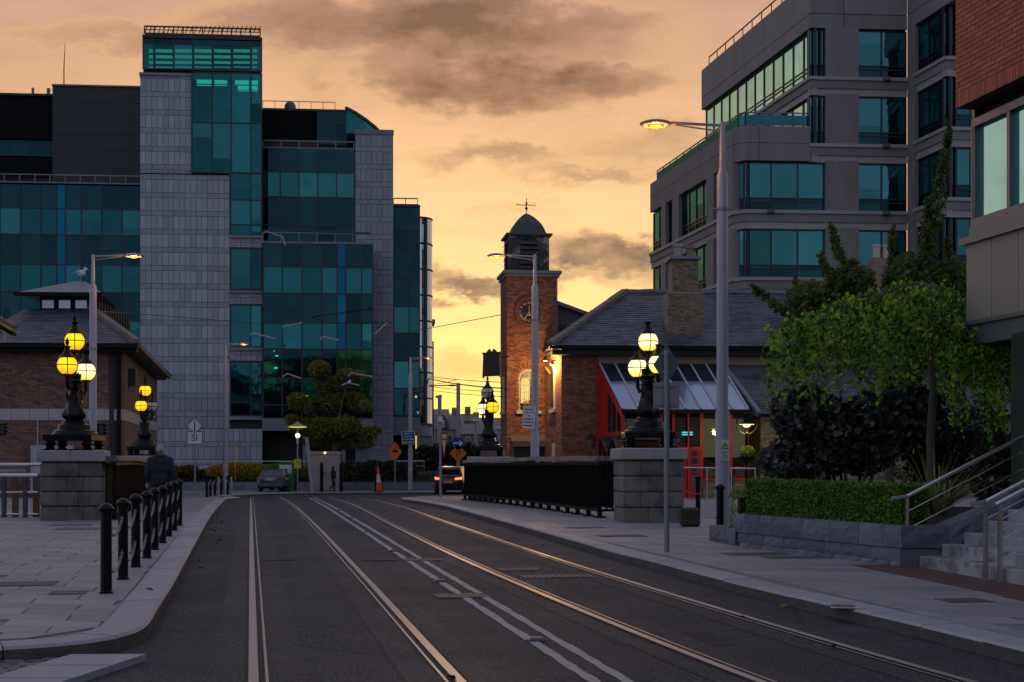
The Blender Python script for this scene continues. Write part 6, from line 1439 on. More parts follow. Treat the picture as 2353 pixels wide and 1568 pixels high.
# parking machine, cabinet, leaning post, small bollards, cone
p = GX(658, 92.2); t = T('parking_machine', 'green parking ticket machine with white screen panels', 'ticket machine', p); gm_ = M('machine_green', (.02, .20, .03), .45)
MB().box(-.48, .48, -.3, .3, 0, 1.85).build('body', gm_, t, bevel=.03); plate('screen_panel', .8, .58, white, t, (.0, -.31, 1.45)); plate('ticket_panel', .36, .3, white, t, (.1, -.31, .95)); MB().box(-.03, .03, -.36, -.31, 1.25, 1.45).build('lever', blackpaint, t); MB().box(-.5, .5, -.33, .32, 1.85, 1.95).build('hood', gm_, t)
p = GX(747, 92); t = T('utility_cabinet', 'pinkish grey two door utility cabinet behind the walking woman', 'cabinet', p); cabm = M('cabinet_paint', (.33, .28, .285), .6, var=.08, scale=1)
w_ = 65/F*92
MB().box(-w_/2, w_/2, 0, .8, 0, 2.42).build('body', cabm, t); MB().box(-w_/2-.05, w_/2+.05, -.06, .85, 2.42, 2.62).build('roof', cabm, t)
for s in (-1, 1): MB().box(min(0, s*w_/2*.86)+.012, max(0, s*w_/2*.86)-.012, -.03, 0, .1, 2.36).build('door', cabm, t); MB().box(s*.08-.02, s*.08+.02, -.06, -.03, 1.1, 1.3).build('handle', frame_grey, t)
MB().ball((-.0, -.08, 2.52), .06).build('lamp', emitmat('cabinet_lamp', (1, .55, .1), 5), t)
a, b = W(705, 1006, 90), W(718, 1133, 90); o = MB().tube([b, a], .12, 10).build('leaning_post', greypaint, None, smooth=True); tag(o, 'grey post leaning to one side in front of the utility cabinet', 'post')
for x in (739, 784, 865):
    p = GX(x, 89.8); t = T('plain_bollard', 'slim black bollard on the far kerb near the utility cabinet' if x < 800 else 'slim black bollard directly behind the traffic cone', 'bollard', p, 0, 'slim black bollards on the far kerb'); MB().lathe([(.12, 0), (.115, 1.72), (.07, 1.85), (.01, 1.9)], 12).build('shaft', blackpaint, t, smooth=True); MB().lathe([(.15, 0), (.15, .05)], 12).build('base_ring', blackpaint, t)
p = GX(872, 89.4); t = T('traffic_cone', 'orange and white traffic cone leaning by the far kerb', 'traffic cone', p); t.rotation_euler = (0, -.07, 0); oc = M('cone_orange', (.75, .08, .02), .5)
MB().box(-.26, .26, -.26, .26, 0, .06).build('base', blackpaint, t); MB().lathe([(.2, .06), (.15, .6)], 16).build('lower_cone', oc, t); MB().lathe([(.15, .6), (.10, 1.1)], 16).build('white_band', white, t); MB().lathe([(.10, 1.1), (.045, 1.6), (.04, 1.62)], 16).build('upper_cone', oc, t)
# yellow marker pole against the stone wall
p = Vector(((541-CX)/F*97, 97, gz(97)+KERB)); t = T('yellow_marker_pole', 'thin yellow pole standing against the limestone wall', 'pole', p); MB().lathe([(.05, 0), (.05, zy(1017, 97)-p.z)], 8).build('shaft', M('yellow_pole', (.65, .36, .02), .5), t); MB().lathe([(.09, 0), (.09, .03)], 8).build('foot', blackpaint, t)

# ---- small lamp with ring, flower bowl and terrace things by the pub
p = GX(1716, 56); t = T('ring_lamp', 'lit lantern inside a metal ring above a hanging flower bowl', 'street lamp', p); z0 = zy(974, 56)-p.z; rr_ = 24/F*56
MB().lathe([(.07, 0), (.06, z0-rr_), (.08, z0-rr_+.05), (.05, z0-rr_+.08)], 10).build('post', blackpaint, t, smooth=True); MB().tube([(rr_*math.cos(a), 0, z0+rr_*math.sin(a)) for a in np.linspace(0, 2*math.pi, 30)], .03, 6, cap=False).build('ring', blackpaint, t, smooth=True)
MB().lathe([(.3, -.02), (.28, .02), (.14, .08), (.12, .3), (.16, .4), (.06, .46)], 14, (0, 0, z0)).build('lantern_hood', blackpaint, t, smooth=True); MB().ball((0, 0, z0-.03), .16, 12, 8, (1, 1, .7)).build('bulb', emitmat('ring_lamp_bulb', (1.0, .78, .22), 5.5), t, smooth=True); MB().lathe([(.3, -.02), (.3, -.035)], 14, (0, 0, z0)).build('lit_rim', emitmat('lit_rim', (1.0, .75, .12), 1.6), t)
l = bpy.data.lights.new('lamp_light', 'POINT'); l.energy = 55; l.color = (1.0, .72, .22); l.shadow_soft_size = .12; lo = bpy.data.objects.new('lamp_light', l); link(lo, t); lo.location = (0, -.1, z0-.2)
p2_ = Vector((p.x, p.y, 0)); zb_ = zy(1050, 56); fbw = T('flower_bowl', 'black bowl of bright green plants on the ring lamp post', 'planter', (p.x, p.y-.02, zb_)); MB().lathe([(.12, -.22), (.30, -.12), (.34, 0), (.30, .02)], 14).build('bowl', blackpaint, fbw, smooth=True)
# terrace rail, chairs
mb = MB(); a, b = W(1568, 1075, 52), W(1735, 1077, 53); mb.tube([a, b], .03, 8); t = T('terrace_rail', 'stainless rail in front of the pub terrace doors', 'railing', (a.x, a.y, gz(52)+KERB)); mb.v = [(v[0]-a.x, v[1]-a.y, v[2]-gz(52)-KERB) for v in mb.v]; mb.build('top_rail', stainless, t)
for k in range(4): q = a.lerp(b, k/3); MB().tube([(q.x-a.x, q.y-a.y, 0), (q.x-a.x, q.y-a.y, a.z-gz(52)-KERB)], .022, 8).build('post', stainless, t)
for k, (x, Y, rz) in enumerate([(1648-40, 54.5, .3), (1668, 54.6, -2.4)]):
    p = GX(x, Y); t = T('terrace_chair', 'dark metal terrace chair facing %s the red doors' % ('away from' if k else 'toward'), 'chair', p, rz, 'terrace chairs outside the pub'); mm = frame_grey
    MB().box(-.22, .22, -.22, .22, .44, .48).build('seat', mm, t); MB().hexa([(-.22, .2, .5), (.22, .2, .5), (.22, .24, .5), (-.22, .24, .5)], [(-.2, .3, .95), (.2, .3, .95), (.2, .33, .95), (-.2, .33, .95)]).build('backrest', mm, t)
    for sx_ in (-1, 1):
        for sy_ in (-1, 1): MB().bar((sx_*.19, sy_*.19, .45), (sx_*.22, sy_*.24, 0), .03).build('leg', mm, t)
        MB().tube([(sx_*.23, -.18, .48), (sx_*.25, -.16, .66), (sx_*.25, .22, .68)], .014, 6).build('armrest', mm, t)
# cone shaped wall baskets
wick = M('wicker_basket', (.20, .13, .08), .85, var=.3, scale=20); 
for k, (x, y, Y) in enumerate([(1358, 1012, 61.0), (1394, 1014, 60.0), (1420, 1012, 58.6), (1553, 1010, 58.0)]):
    p = W(x, y, Y); t = T('wall_basket', ['cone shaped wicker wall basket on the brick corner of the pub', 'cone shaped wicker basket at the left of the red gable', 'cone shaped wicker basket at the gable post', 'cone shaped wicker basket by the red doors'][k], 'planter', p, 0, 'wicker wall baskets on the pub'); MB().lathe([(.02, -.5), (.10, -.3), (.19, 0), (.18, .02)], 12).build('cone', wick, t, smooth=True); BASK = globals().setdefault('BASK', []); BASK.append(t)
# bollards right of the pier and a stubby granite stone
for (x, Y, lab) in [(1655, 25.5, 'black ringed bollard at the end of the box hedge'), (1752-12, 29, 'black ringed bollard half hidden behind the box hedge'), (1604, 40, 'black bollard by the terrace chain')]:
    p = GX(x, Y); b_ = dup(proto, p, 0, lab, 'ringed bollards on the pub side'); b_.scale = (1.15, 1.15, 1.0)
chain(GX(1575, 39.5)+Vector((0, 0, .55)), GX(1650, 39.0)+Vector((0, 0, .6)), .1, 'chain strung low beside the bridge pier toward the terrace', 'terrace chain')
p = G(1585, 1210, KERB); o = rock_box(-.2, .2, -.18, .18, 0, .40, .045).build('granite_stub', M('mossy_stone', (.05, .045, .028), .9, var=.4, scale=6, bump=.6), None, loc=p); tag(o, 'mossy stub of rough stone beside the pale granite pier', 'stone')
# stainless rail and notice board at far left
p = GX(30, 34.5); t = T('stainless_barrier', 'low stainless steel barrier beside the weathered granite pier', 'railing', p, .0)
for z, r in ((1.03, .06), (.62, .03), (.08, .03)): MB().tube([(-1.6, 0, z), (.62, 0, z)], r, 8).build('rail', stainless, t, smooth=True)
MB().tube([(-1.6, .9, 1.30), (1.6, .9, 1.30)], .045, 8).build('rear_rail', stainless, t, smooth=True)
MB().box(-.9, .0, .2, .9, 1.12, 1.19).build('bench_slat', render_w, t)
for x in (-.22, .30, -1.2): MB().box(x-.05, x+.05, -.04, .04, 0, 1.0).build('post', M_get('grey_bronze_frame'), t); MB().box(x+.1, x+.24, .25, .35, 0, 1.0).build('timber_post', wick, t)
p = GX(68, 58); t = T('notice_cabinet', 'pale framed notice board on the brown brick wall', 'notice board', (p.x, 60.9, LB0))
MB().box(-.9, .9, -.15, .1, .2, 2.3).build('frame', M('pale_frame', (.33, .35, .42), .5), t); MB().box(-.78, .9, -.18, -.15, 1.1, 2.15).build('board', render_w, t); MB().box(-.78, .9, -.18, -.15, .3, 1.0).build('lower_panel', frame_grey, t); o = plate('yellow_label', .22, .34, white, t, (-.2, -.19, 1.6)); MB().prism([(-.05, 0), (.05, 0), (0, .09)], -.006, -.003).build('label_triangle', orange, o)
MB().tube([(-.65, 0, 2.3), (-.65, 0, 3.6)], .025, 6).build('conduit', render_w, t)

# ---- overhead wires
wirem = M('overhead_wire', (.03, .028, .03), .5)
def wire(pts, r, label, sag=.0, cat='wire', group='overhead tram wires'):
    P = [W(*q) for q in pts]; out = []
    for a, b in zip(P[:-1], P[1:]):
        for k in range(8): q = a.lerp(b, k/8); s = k/4-1; out.append(q-Vector((0, 0, sag*(1-s*s))))
    out.append(P[-1]); o = MB().tube(out, r, 5).build('overhead_wire', wirem); tag(o, label, cat, group); return o
wire([(985, 870, 86), (1165, 893, 60)], .03, 'thick black feeder cable across the sunset gap', .1)
wire([(946, 889, 86), (968, 899, 86), (985, 870, 86)], .035, 'looped black cable hanging from the street lamp bracket', .25)
for k, (a, b) in enumerate([((990, 889, 90), (1160, 901, 66)), ((990, 897, 90), (1160, 912, 66)), ((990, 866, 90), (1160, 879, 66)), ((990, 884, 90), (1052, 872, 100))]): wire([a, b], .018, 'thin tram wire crossing the bright sunset gap', .05, group='thin tram wires in the sunset gap')
wire([(226, 716, 44), (322, 722, 80), (600, 744, 88), (905, 742, 88)], .02, 'span wire from the left lamp across the office front')
wire([(522, 820, 76), (605, 868, 88), (700, 880, 88), (943, 905, 86)], .02, 'span wire from the far lamp across the office windows'); wire([(1222, 720, 44), (1160, 722, 60), (905, 770, 86)], .018, 'tram wire running from the clock tower lamp')
wire([(608, 530, 80), (848, 536, 84)], .05, 'pale horizontal contact arm in front of the office terrace', cat='tram arm', group='tram overhead arms')
for k, pts in enumerate([[(648, 753, 86), (694, 742, 86)], [(735, 782, 86), (742, 774, 86), (764, 780, 86), (778, 782, 86)], [(650, 866, 86), (660, 859, 86), (692, 870, 86)], [(800, 866, 86), (806, 858, 86), (855, 866, 86)], [(785, 886, 86), (800, 880, 86), (825, 886, 86)], [(862, 768, 86), (890, 742, 86)], [(575, 770, 86), (582, 766, 86), (632, 779, 86)]]):
    o = MB().tube([W(*q) for q in pts], .055, 6).build('tram_wire_arm', M_get('grey_pole_paint')); tag(o, 'pale bent steady arm of the tram wire before the office glass', 'tram arm', 'tram overhead arms')
o = MB().tube([W(655, 565, 80), W(650, 545, 80), W(612, 532, 80)], .04, 6).build('tram_wire_arm', M_get('grey_pole_paint')); tag(o, 'angled insulator arm hanging below the terrace contact arm', 'tram arm', 'tram overhead arms')
for x, Y, yt, lab in ((1093, 120, 968, 'short grey lamp post with twin head before the brick house'), (1146, 115, 985, 'short grey lamp post with pale head beside the tower'), (1008, 140, 912, 'distant pole against the sunset sky')):
    p = Vector(((x-CX)/F*Y, Y, -.3)); t = T('distant_pole', lab, 'street lamp', p); H = zy(yt, Y)-p.z; MB().lathe([(.12, 0), (.10, H)], 8).build('post', greypaint, t, smooth=True); MB().ball((0, 0, H), .3, 10, 6, (1.3, .8, .5)).build('head', white if x > 1050 else greypaint, t, smooth=True)
p = Vector(((992-CX)/F*110, 110, -.3)); t = T('distant_street_lamp', 'dark street lamp with flat arm against the sunset beside the office corner', 'street lamp', p); H = zy(887, 110)+.3; MB().lathe([(.09, 0), (.07, H)], 8).build('post', greypaint, t); MB().tube([(0, 0, H), (1.4, 0, H+.05)], .05, 6).build('arm', frame_grey, t); MB().ball((1.6, 0, H+.03), .4, 10, 6, (1, .5, .2)).build('head', frame_grey, t, smooth=True)
p = W(802, 884, 86.1); pg = T('pigeon', 'small pigeon perched on a tram wire arm', 'bird', p); bm_ = MB().ball((0, 0, .12), .13, 10, 8, (1, .8, .9)); bm_.ball((.08, 0, .26), .06); bm_.tube([(.03, 0, .15), (.08, 0, .25)], [.08, .05], 8); o = bm_.build('body', gw, pg, smooth=True); r_ = o.modifiers.new('remesh', 'REMESH'); r_.mode = 'VOXEL'; r_.voxel_size = .015; MB().box(-.25, -.08, -.04, .04, .05, .08).build('tail', gg, pg)
# ================================================================== PLANTER, STEPS, HANDRAILS
def rough_block(A, B, z0, z1, out, depth, mat, parent, name='stone_block', amp=.025, nx=5, nz=3, up=0.0):
    """block between plan points A and B (Vectors), split-rock face looking along out"""
    A = Vector(A); B = Vector(B); mb = MB(); nrm = out
    for j in range(nz+1):
        for i in range(nx+1):
            q = A.lerp(B, i/nx); e = (i in (0, nx)) or (j in (0, nz)); k = random.uniform(0, .3)*amp if e else random.uniform(.3, 1.0)*amp
            mb.v.append((q.x+nrm.x*k, q.y+nrm.y*k, z0+(z1-z0)*j/nz+up*(i/nx)))
    for j in range(nz):
        for i in range(nx): a = j*(nx+1)+i; mb.f.append((a, a+1, a+nx+2, a+nx+1))
    n0 = len(mb.v); t0 = [A, B]
    for j in (0, nz):
        for q, i in ((A, 0), (B, nx)): mb.v.append((q.x-nrm.x*depth, q.y-nrm.y*depth, z0+(z1-z0)*j/nz+up*(i/nx)))
    top = [nz*(nx+1)+i for i in range(nx+1)]; bot = list(range(nx+1)); L = [j*(nx+1) for j in range(nz+1)]; Rr = [j*(nx+1)+nx for j in range(nz+1)]
    mb.f += [tuple(top)+(n0+3, n0+2), tuple(reversed(bot))+(n0, n0+1), tuple(reversed(L))+(n0, n0+2)[::1], tuple(Rr)+(n0+3, n0+1), (n0, n0+1, n0+3, n0+2)]
    return mb.build(name, mat, parent)
Pa = G(1690, 1254, KERB); Pb = G(2078, 1303, KERB); Pa.z = Pb.z = 0
dpl = (Pb-Pa).normalized(); npl = Vector((dpl.y, -dpl.x, 0)); npl = npl if npl.x < 0 else -npl           # towards the street
zt_p = 1.6-(1181-1069)/F*Pa.y; zt_q = 1.6-(1209-1069)/F*Pb.y
planter = T('stone_planter', 'raised planter wall of split grey blue stone below the box hedge', 'planter', (0, 0, 0))
gA, gB = gz(Pa.y)+KERB, gz(Pb.y)+KERB
Lp = (Pb-Pa).length
def pz(t): return zt_p+(zt_q-zt_p)*t, gA+(gB-gA)*t
cuts = [0, .085, .18, .27, .46, .62, .78, .90, 1.0]
for a, b in zip(cuts[:-1], cuts[1:]):
    zt_, zg = pz((a+b)/2); rough_block(Pa.lerp(Pb, a)+dpl*.005+npl*.03, Pa.lerp(Pb, b)-dpl*.005+npl*.03, zt_-.30, zt_, npl, .42, bluestone, planter, 'cap_stone', .03)
cuts = [0.02, .10, .20, .33, .42, .58, .68, .84, 1.0]
for a, b in zip(cuts[:-1], cuts[1:]):
    zt_, zg = pz((a+b)/2); rough_block(Pa.lerp(Pb, a)+dpl*.005, Pa.lerp(Pb, b)-dpl*.005, zg+.07, zt_-.306, npl, .3, bluestone, planter, 'stone_block', .022)
cuts = list(np.linspace(.03, 1, 14))
for a, b in zip(cuts[:-1], cuts[1:]): zt_, zg = pz((a+b)/2); rough_block(Pa.lerp(Pb, a)+dpl*.004, Pa.lerp(Pb, b)-dpl*.004, zg-.05, zg+.064, npl, .2, bluestone, planter, 'footing_stone', .04, 3, 2)
# low rounded end
Pe = G(1630, 1242, KERB); Pe.z = 0
for k in range(3): a, b = Pe.lerp(Pa, k/3), Pe.lerp(Pa, (k+1)/3); g0 = gz(a.y)+KERB; rough_block(a+dpl*.003, b-dpl*.003, g0-.02, g0+.27, npl, .5, bluestone, planter, 'stone_block', .05)
soil = M('planter_soil', (.03, .022, .016), .95, var=.4, scale=8, bump=.6, bscale=30)
back = npl*-3.6
MB().hexa([Pa-npl*.3+Vector((0, 0, .1)), Pb-npl*.3+Vector((0, 0, .1)), Pb+back+Vector((0, 0, .1)), Pa+back+Vector((-.5, 0, .1))], [Pa-npl*.3+Vector((0, 0, zt_p-.06)), Pb-npl*.3+Vector((0, 0, zt_q-.06)), Pb+back+Vector((0, 0, zt_q+.2)), Pa+back+Vector((-.5, 0, zt_p+.1))]).build('soil_bed', soil, planter)
# steps
wd = Vector((-.155, 1, 0)).normalized(); asc = Vector((wd.y, -wd.x, 0))      # risers run along wd, flight climbs along asc
P0 = G(2112, 1303, KERB); zs_ = P0.z; P0 = Vector((P0.x, P0.y, 0))
steps = T('granite_steps', 'flight of pale granite steps climbing beside the planter to the brick building', 'steps', (P0.x, P0.y, zs_))
stepg = M('step_granite', (.36, .36, .365), .7, var=.22, scale=3, var2=.2, scale2=120, bump=.25, bscale=90, orand=.12, tint=(.15, .145, .14))
for i in range(9):
    for k, (a, b) in enumerate([(0, .75 if i % 2 else 1.05), (.75 if i % 2 else 1.05, 2.0), (2.0, 3.1 if i % 2 else 2.9), (3.1 if i % 2 else 2.9, 4.3), (4.3, 5.6), (5.6, 7.0)]):
        q = [asc*(i*.32)-wd*(a+.004), asc*(i*.32)-wd*(b-.004), asc*(i*.32+.36)-wd*(b-.004), asc*(i*.32+.36)-wd*(a+.004)]
        MB().hexa([(v.x, v.y, i*.155-.03) for v in q], [(v.x, v.y, (i+1)*.155+random.uniform(-.003, .003)) for v in q]).build('step_stone', stepg, steps, bevel=.012)
q = [asc*2.9-wd*-1.5, asc*2.9-wd*9, asc*9-wd*9, asc*9+wd*1.5]; MB().hexa([(v.x, v.y, -.1) for v in q], [(v.x, v.y, 9*.155) for v in q]).build('landing', paving, steps)
q = [asc*.3, asc*.3-wd*7, asc*3-wd*7, asc*3]; MB().hexa([(v.x, v.y, -.2) for v in q], [(v.x, v.y, .1) for v in q[:2]]+[(v.x, v.y, 1.3) for v in q[2:]]).build('step_core', jointdark, steps)
# cheek wall of the planter beside the steps
ck = [(-.25, zs_-.05), (-.25, zt_q), (.42, zt_q+.0), (1.5, zt_q+.42), (3.4, zt_q+1.30), (3.4, zs_-.05)]
o0 = P0 + wd*.02
def ckp(s, o, z): v = o0+asc*s+wd*o; return (v.x, v.y, z)
for (s0, s1, za, zb_, zc0, zc1) in [(-.25, .42, zt_q-.30, zt_q-.30, zt_q, zt_q), (.43, 1.5, zt_q-.30, zt_q+.10, zt_q, zt_q+.42), (1.51, 3.4, zt_q+.10, zt_q+.95, zt_q+.42, zt_q+1.30)]:
    mb = MB(); nx = 6
    for j in range(4):
        for i in range(nx+1): s = s0+(s1-s0)*i/nx; lo = za+(zb_-za)*i/nx; hi = zc0+(zc1-zc0)*i/nx; mb.v.append(ckp(s, -random.uniform(0, .045 if 0 < i < nx and 0 < j < 3 else .01), lo+(hi-lo)*j/3))
    for j in range(3):
        for i in range(nx): a = j*(nx+1)+i; mb.f.append((a, a+1, a+nx+2, a+nx+1))
    n0 = len(mb.v); mb.v += [ckp(s0, .4, zc0), ckp(s1, .4, zc1), ckp(s0, .4, za), ckp(s1, .4, zb_)]; mb.f += [tuple(3*(nx+1)+i for i in range(nx+1))+(n0+1, n0), tuple(range(nx, -1, -1))+(n0+2, n0+3), (0, 7, 14, 21, n0, n0+2), (6, 13, 20, 27, n0+1, n0+3), (n0, n0+1, n0+3, n0+2)]
    mb.build('cheek_stone', bluestone, planter)
mb = MB(); mb.v = [ckp(-.25, .03, zs_-.05), ckp(.55, .03, zs_-.05), ckp(3.4, .03, zs_+.6), ckp(3.4, .03, zt_q+.93), ckp(1.5, .03, zt_q+.09), ckp(.42, .03, zt_q-.31), ckp(-.25, .03, zt_q-.31)]; n_ = 7; mb.v += [ckp(-.25, .36, zs_-.05), ckp(.55, .36, zs_-.05), ckp(3.4, .36, zs_+.6), ckp(3.4, .36, zt_q+.93), ckp(1.5, .36, zt_q+.09), ckp(.42, .36, zt_q-.31), ckp(-.25, .36, zt_q-.31)]
mb.f = [tuple(range(7)), tuple(range(13, 6, -1))]+[(k, (k+1) % 7, 7+(k+1) % 7, 7+k) for k in range(7)]; mb.build('cheek_base', bluestone, planter)
# tactile paving at the foot of the steps
tac = M('tactile_red_slab', (.115, .062, .058), .7, var=.15, scale=3, orand=.12)
tm = MB().box(-.197, .197, -.197, .197, -.03, 0)
for i in range(6):
    for j in range(6): tm.lathe([(.018, 0), (.013, .005)], 6, (-.165+.066*i, -.165+.066*j, 0))
tme = tm.mesh('tactile_slab'); tme.materials.append(tac)
for i in range(2):
    for j in range(17):
        v = P0 - asc*(.22+.4*i) - wd*(-.2+.4*j); o = bpy.data.objects.new('tactile_slab', tme); link(o, pave_r); o.location = (v.x, v.y, gz(v.y)+KERB+.004); o.rotation_euler = (0, 0, math.atan2(asc.y, asc.x))
# handrails
def handrail(base, label, ext, Ls, gap=0):
    b = Vector(base); t = T('handrail', label, 'handrail', b, 0, 'stainless handrails of the steps'); sl = .155/.32
    H = .95
    def R_(s, z): v = asc*s; return (v.x, v.y, z+max(0, s)*sl)
    MB().tube([R_(-ext, H-.03)[:2]+(H-.03,), R_(0, H)], .028, 10).build('grip_end', stainless, t, smooth=True); MB().tube([R_(0, H), R_(Ls, H), (asc.x*(Ls+1.2), asc.y*(Ls+1.2), H+Ls*sl)], .028, 10).build('top_rail', stainless, t, smooth=True)
    for z in (.74, .50, .26): MB().tube([R_(.02, z), R_(Ls, z), (asc.x*(Ls+1.2), asc.y*(Ls+1.2), z+Ls*sl)], .008, 6).build('cable_bar', stainless, t, smooth=True)
    for s in (0, Ls): q = R_(s, 0); MB().box(q[0]-.02, q[0]+.02, q[1]-.03, q[1]+.03, 0 if s == 0 else q[2]-.1, q[2]+H-.02).build('post', stainless, t); 
    MB().box(-.09, .09, -.06, .06, -.004, .012).build('foot_plate', stainless, t)
    return t
h1 = G(2084, 1301, KERB+.004); handrail(h1, 'stainless handrail with cable bars against the planter cheek wall', .22, 1.70)
h2 = G(2265, 1334, KERB+.004); handrail(h2, 'middle stainless handrail nearer the planter in the centre of the steps', .2, 2.6); h3 = G(2298, 1338, KERB+.004); handrail(h3, 'middle stainless handrail farther from the planter in the centre of the steps', .06, 2.6)

# ================================================================== PLANTS
def leaf_quads(C, size, var=.35, droop=0.0, aspect=.62, fold=.15, rng=RNG):
    C = np.asarray(C, float); N = len(C); a = rng.normal(size=(N, 3)); a[:, 2] = a[:, 2]*(1-droop)-droop*1.6; a /= np.linalg.norm(a, axis=1)[:, None]
    r = rng.normal(size=(N, 3)); b = np.cross(a, r); b /= np.linalg.norm(b, axis=1)[:, None]+1e-9; n = np.cross(a, b); s = size*(1+rng.uniform(-var, var, N))[:, None]
    V = np.empty((N, 4, 3)); V[:, 0] = C-a*s*.5; V[:, 1] = C+b*s*aspect*.5+n*s*fold; V[:, 2] = C+a*s*.5; V[:, 3] = C-b*s*aspect*.5+n*s*fold
    return V.reshape(-1, 3)
def leaf_obj(name, C, size, mat, parent, **kw):
    V = leaf_quads(C, size, **kw); N = len(V)//4; return obj(name, fast_mesh(name, V, np.arange(4*N).reshape(N, 4)), mat, parent)
def blob_pts(c, r, n, shell=.55, rng=RNG):
    d = rng.normal(size=(n, 3)); d /= np.linalg.norm(d, axis=1)[:, None]; k = rng.uniform(shell**3, 1, n)**(1/3); return np.array(c)+d*k[:, None]*np.array(r)
hedge_m = leafmat('box_hedge_leaf', [(.025, .08, .01), (.065, .19, .02), (.13, .31, .035), (.30, .48, .08)], .32)
birch_m = leafmat('birch_leaf', [(.02, .06, .012), (.045, .13, .018), (.09, .24, .025), (.18, .42, .03), (.32, .58, .05), (.45, .46, .03)], .45)
cherry_m = leafmat('cherry_leaf', [(.04, .08, .022), (.085, .15, .035), (.13, .21, .045), (.20, .19, .06)], .4)
hazel_m = leafmat('purple_hazel_leaf', [(.03, .026, .03), (.07, .06, .066), (.085, .11, .075), (.17, .18, .16)], .15, .28)
maple_m = leafmat('maple_leaf', [(.08, .10, .02), (.14, .165, .028), (.2, .2, .035), (.3, .21, .04)], .4)
shrub_m = leafmat('dark_shrub_leaf', [(.018, .03, .016), (.03, .05, .022), (.045, .065, .03), (.075, .06, .035)], .15)
yellow_m = leafmat('golden_hedge_leaf', [(.25, .17, .012), (.42, .26, .015), (.55, .30, .015), (.3, .28, .03)], .35)
green_m = leafmat('lime_hedge_leaf', [(.10, .17, .012), (.2, .28, .02), (.3, .33, .03)], .35); rust_m = leafmat('rust_hedge_leaf', [(.09, .045, .02), (.17, .085, .03), (.22, .12, .04)], .25)
bark = M('grey_bark', (.10, .085, .075), .9, var=.4, scale=9, bump=.7, bscale=30); darkcore = M('hedge_shade_core', (.012, .014, .008), .95)  # darkcore: near-black blocks put in for the shade inside the hedges
# box hedge
hg = T('box_hedge', 'clipped green box hedge growing on the split stone planter', 'hedge', (0, 0, 0))
hA = Pa - npl*.14 + dpl*.10; hB = Pb - npl*.14 - dpl*.30; th_ = .48
zA0, zB0 = zt_p-.03, zt_q-.03; zA1 = 1.6-(1103-1069)/F*Pa.y; zB1 = 1.6-(1117-1069)/F*Pb.y
N = 30000; t_ = RNG.uniform(0, 1, N); face = RNG.choice(3, N, p=[.56, .30, .14]); w_ = RNG.uniform(0, 1, N); dep_ = np.abs(RNG.normal(0, .03, N))
wob = .03*np.sin(t_*23)+.02*np.sin(t_*57+1)
C = np.zeros((N, 3)); A3, B3, n3 = np.array(hA), np.array(hB), np.array(npl)
zb_l = zA0+(zB0-zA0)*t_; zt_l = zA1+(zB1-zA1)*t_+.02*np.sin(t_*40)
fr = face == 0; tp = face == 1; en = face == 2
base = A3+(B3-A3)*t_[:, None]
C[fr] = base[fr]-n3*(dep_+wob*.5)[fr][:, None]; C[fr, 2] = (zb_l+(zt_l-zb_l)*w_**.9)[fr]
C[tp] = base[tp]-n3*(w_*th_)[tp][:, None]; C[tp, 2] = (zt_l-dep_)[tp]
C[en] = (A3-n3*(w_*th_)[:, None]-np.array(dpl)*(-dep_)[:, None])[en]; C[en, 2] = (zA0+(zA1-zA0)*t_)[en]
ee = en & (RNG.uniform(0, 1, N) < .6); C[ee] = (B3-n3*(w_*th_)[:, None]-np.array(dpl)*dep_[:, None])[ee]; C[ee, 2] = (zB0+(zB1-zB0)*t_)[ee]
C += RNG.normal(0, .012, (N, 3)); tag(leaf_obj('foliage', C, .036, hedge_m, hg, aspect=.7), kind='stuff')
ia, ib = hA-npl*.07+dpl*.06, hB-npl*.07-dpl*.06
MB().hexa([(ia.x, ia.y, zA0), (ib.x, ib.y, zB0), (ib-npl*.36).to_tuple()[:2]+(zB0,), (ia-npl*.36).to_tuple()[:2]+(zA0,)], [(ia.x, ia.y, zA1-.07), (ib.x, ib.y, zB1-.07), (ib-npl*.36).to_tuple()[:2]+(zB1-.07,), (ia-npl*.36).to_tuple()[:2]+(zA1-.07,)]).build('shade_core', darkcore, hg)
# low hedge end
q = Pe.lerp(Pa, .75)-npl*.35; N = 3500; Cc = np.array((q.x, q.y, gz(q.y)+KERB+.1+.42))+np.stack([RNG.uniform(-.28, .28, N), RNG.uniform(-.3, .3, N), RNG.uniform(-.42, .42, N)], 1)
kk = np.max(np.abs((Cc-np.array((q.x, q.y, gz(q.y)+KERB+.52)))/np.array((.28, .3, .42))), axis=1) > .78
h2_ = T('low_box_bush', 'low square box bush at the rounded end of the stone planter', 'hedge', (q.x, q.y, gz(q.y)+KERB)); lo_ = leaf_obj('foliage', Cc[kk]-np.array((q.x, q.y, gz(q.y)+KERB)), .036, hedge_m, h2_); tag(lo_, kind='stuff'); MB().box(-.14, .14, -.15, .15, .05, .8).build('shade_core', darkcore, h2_)
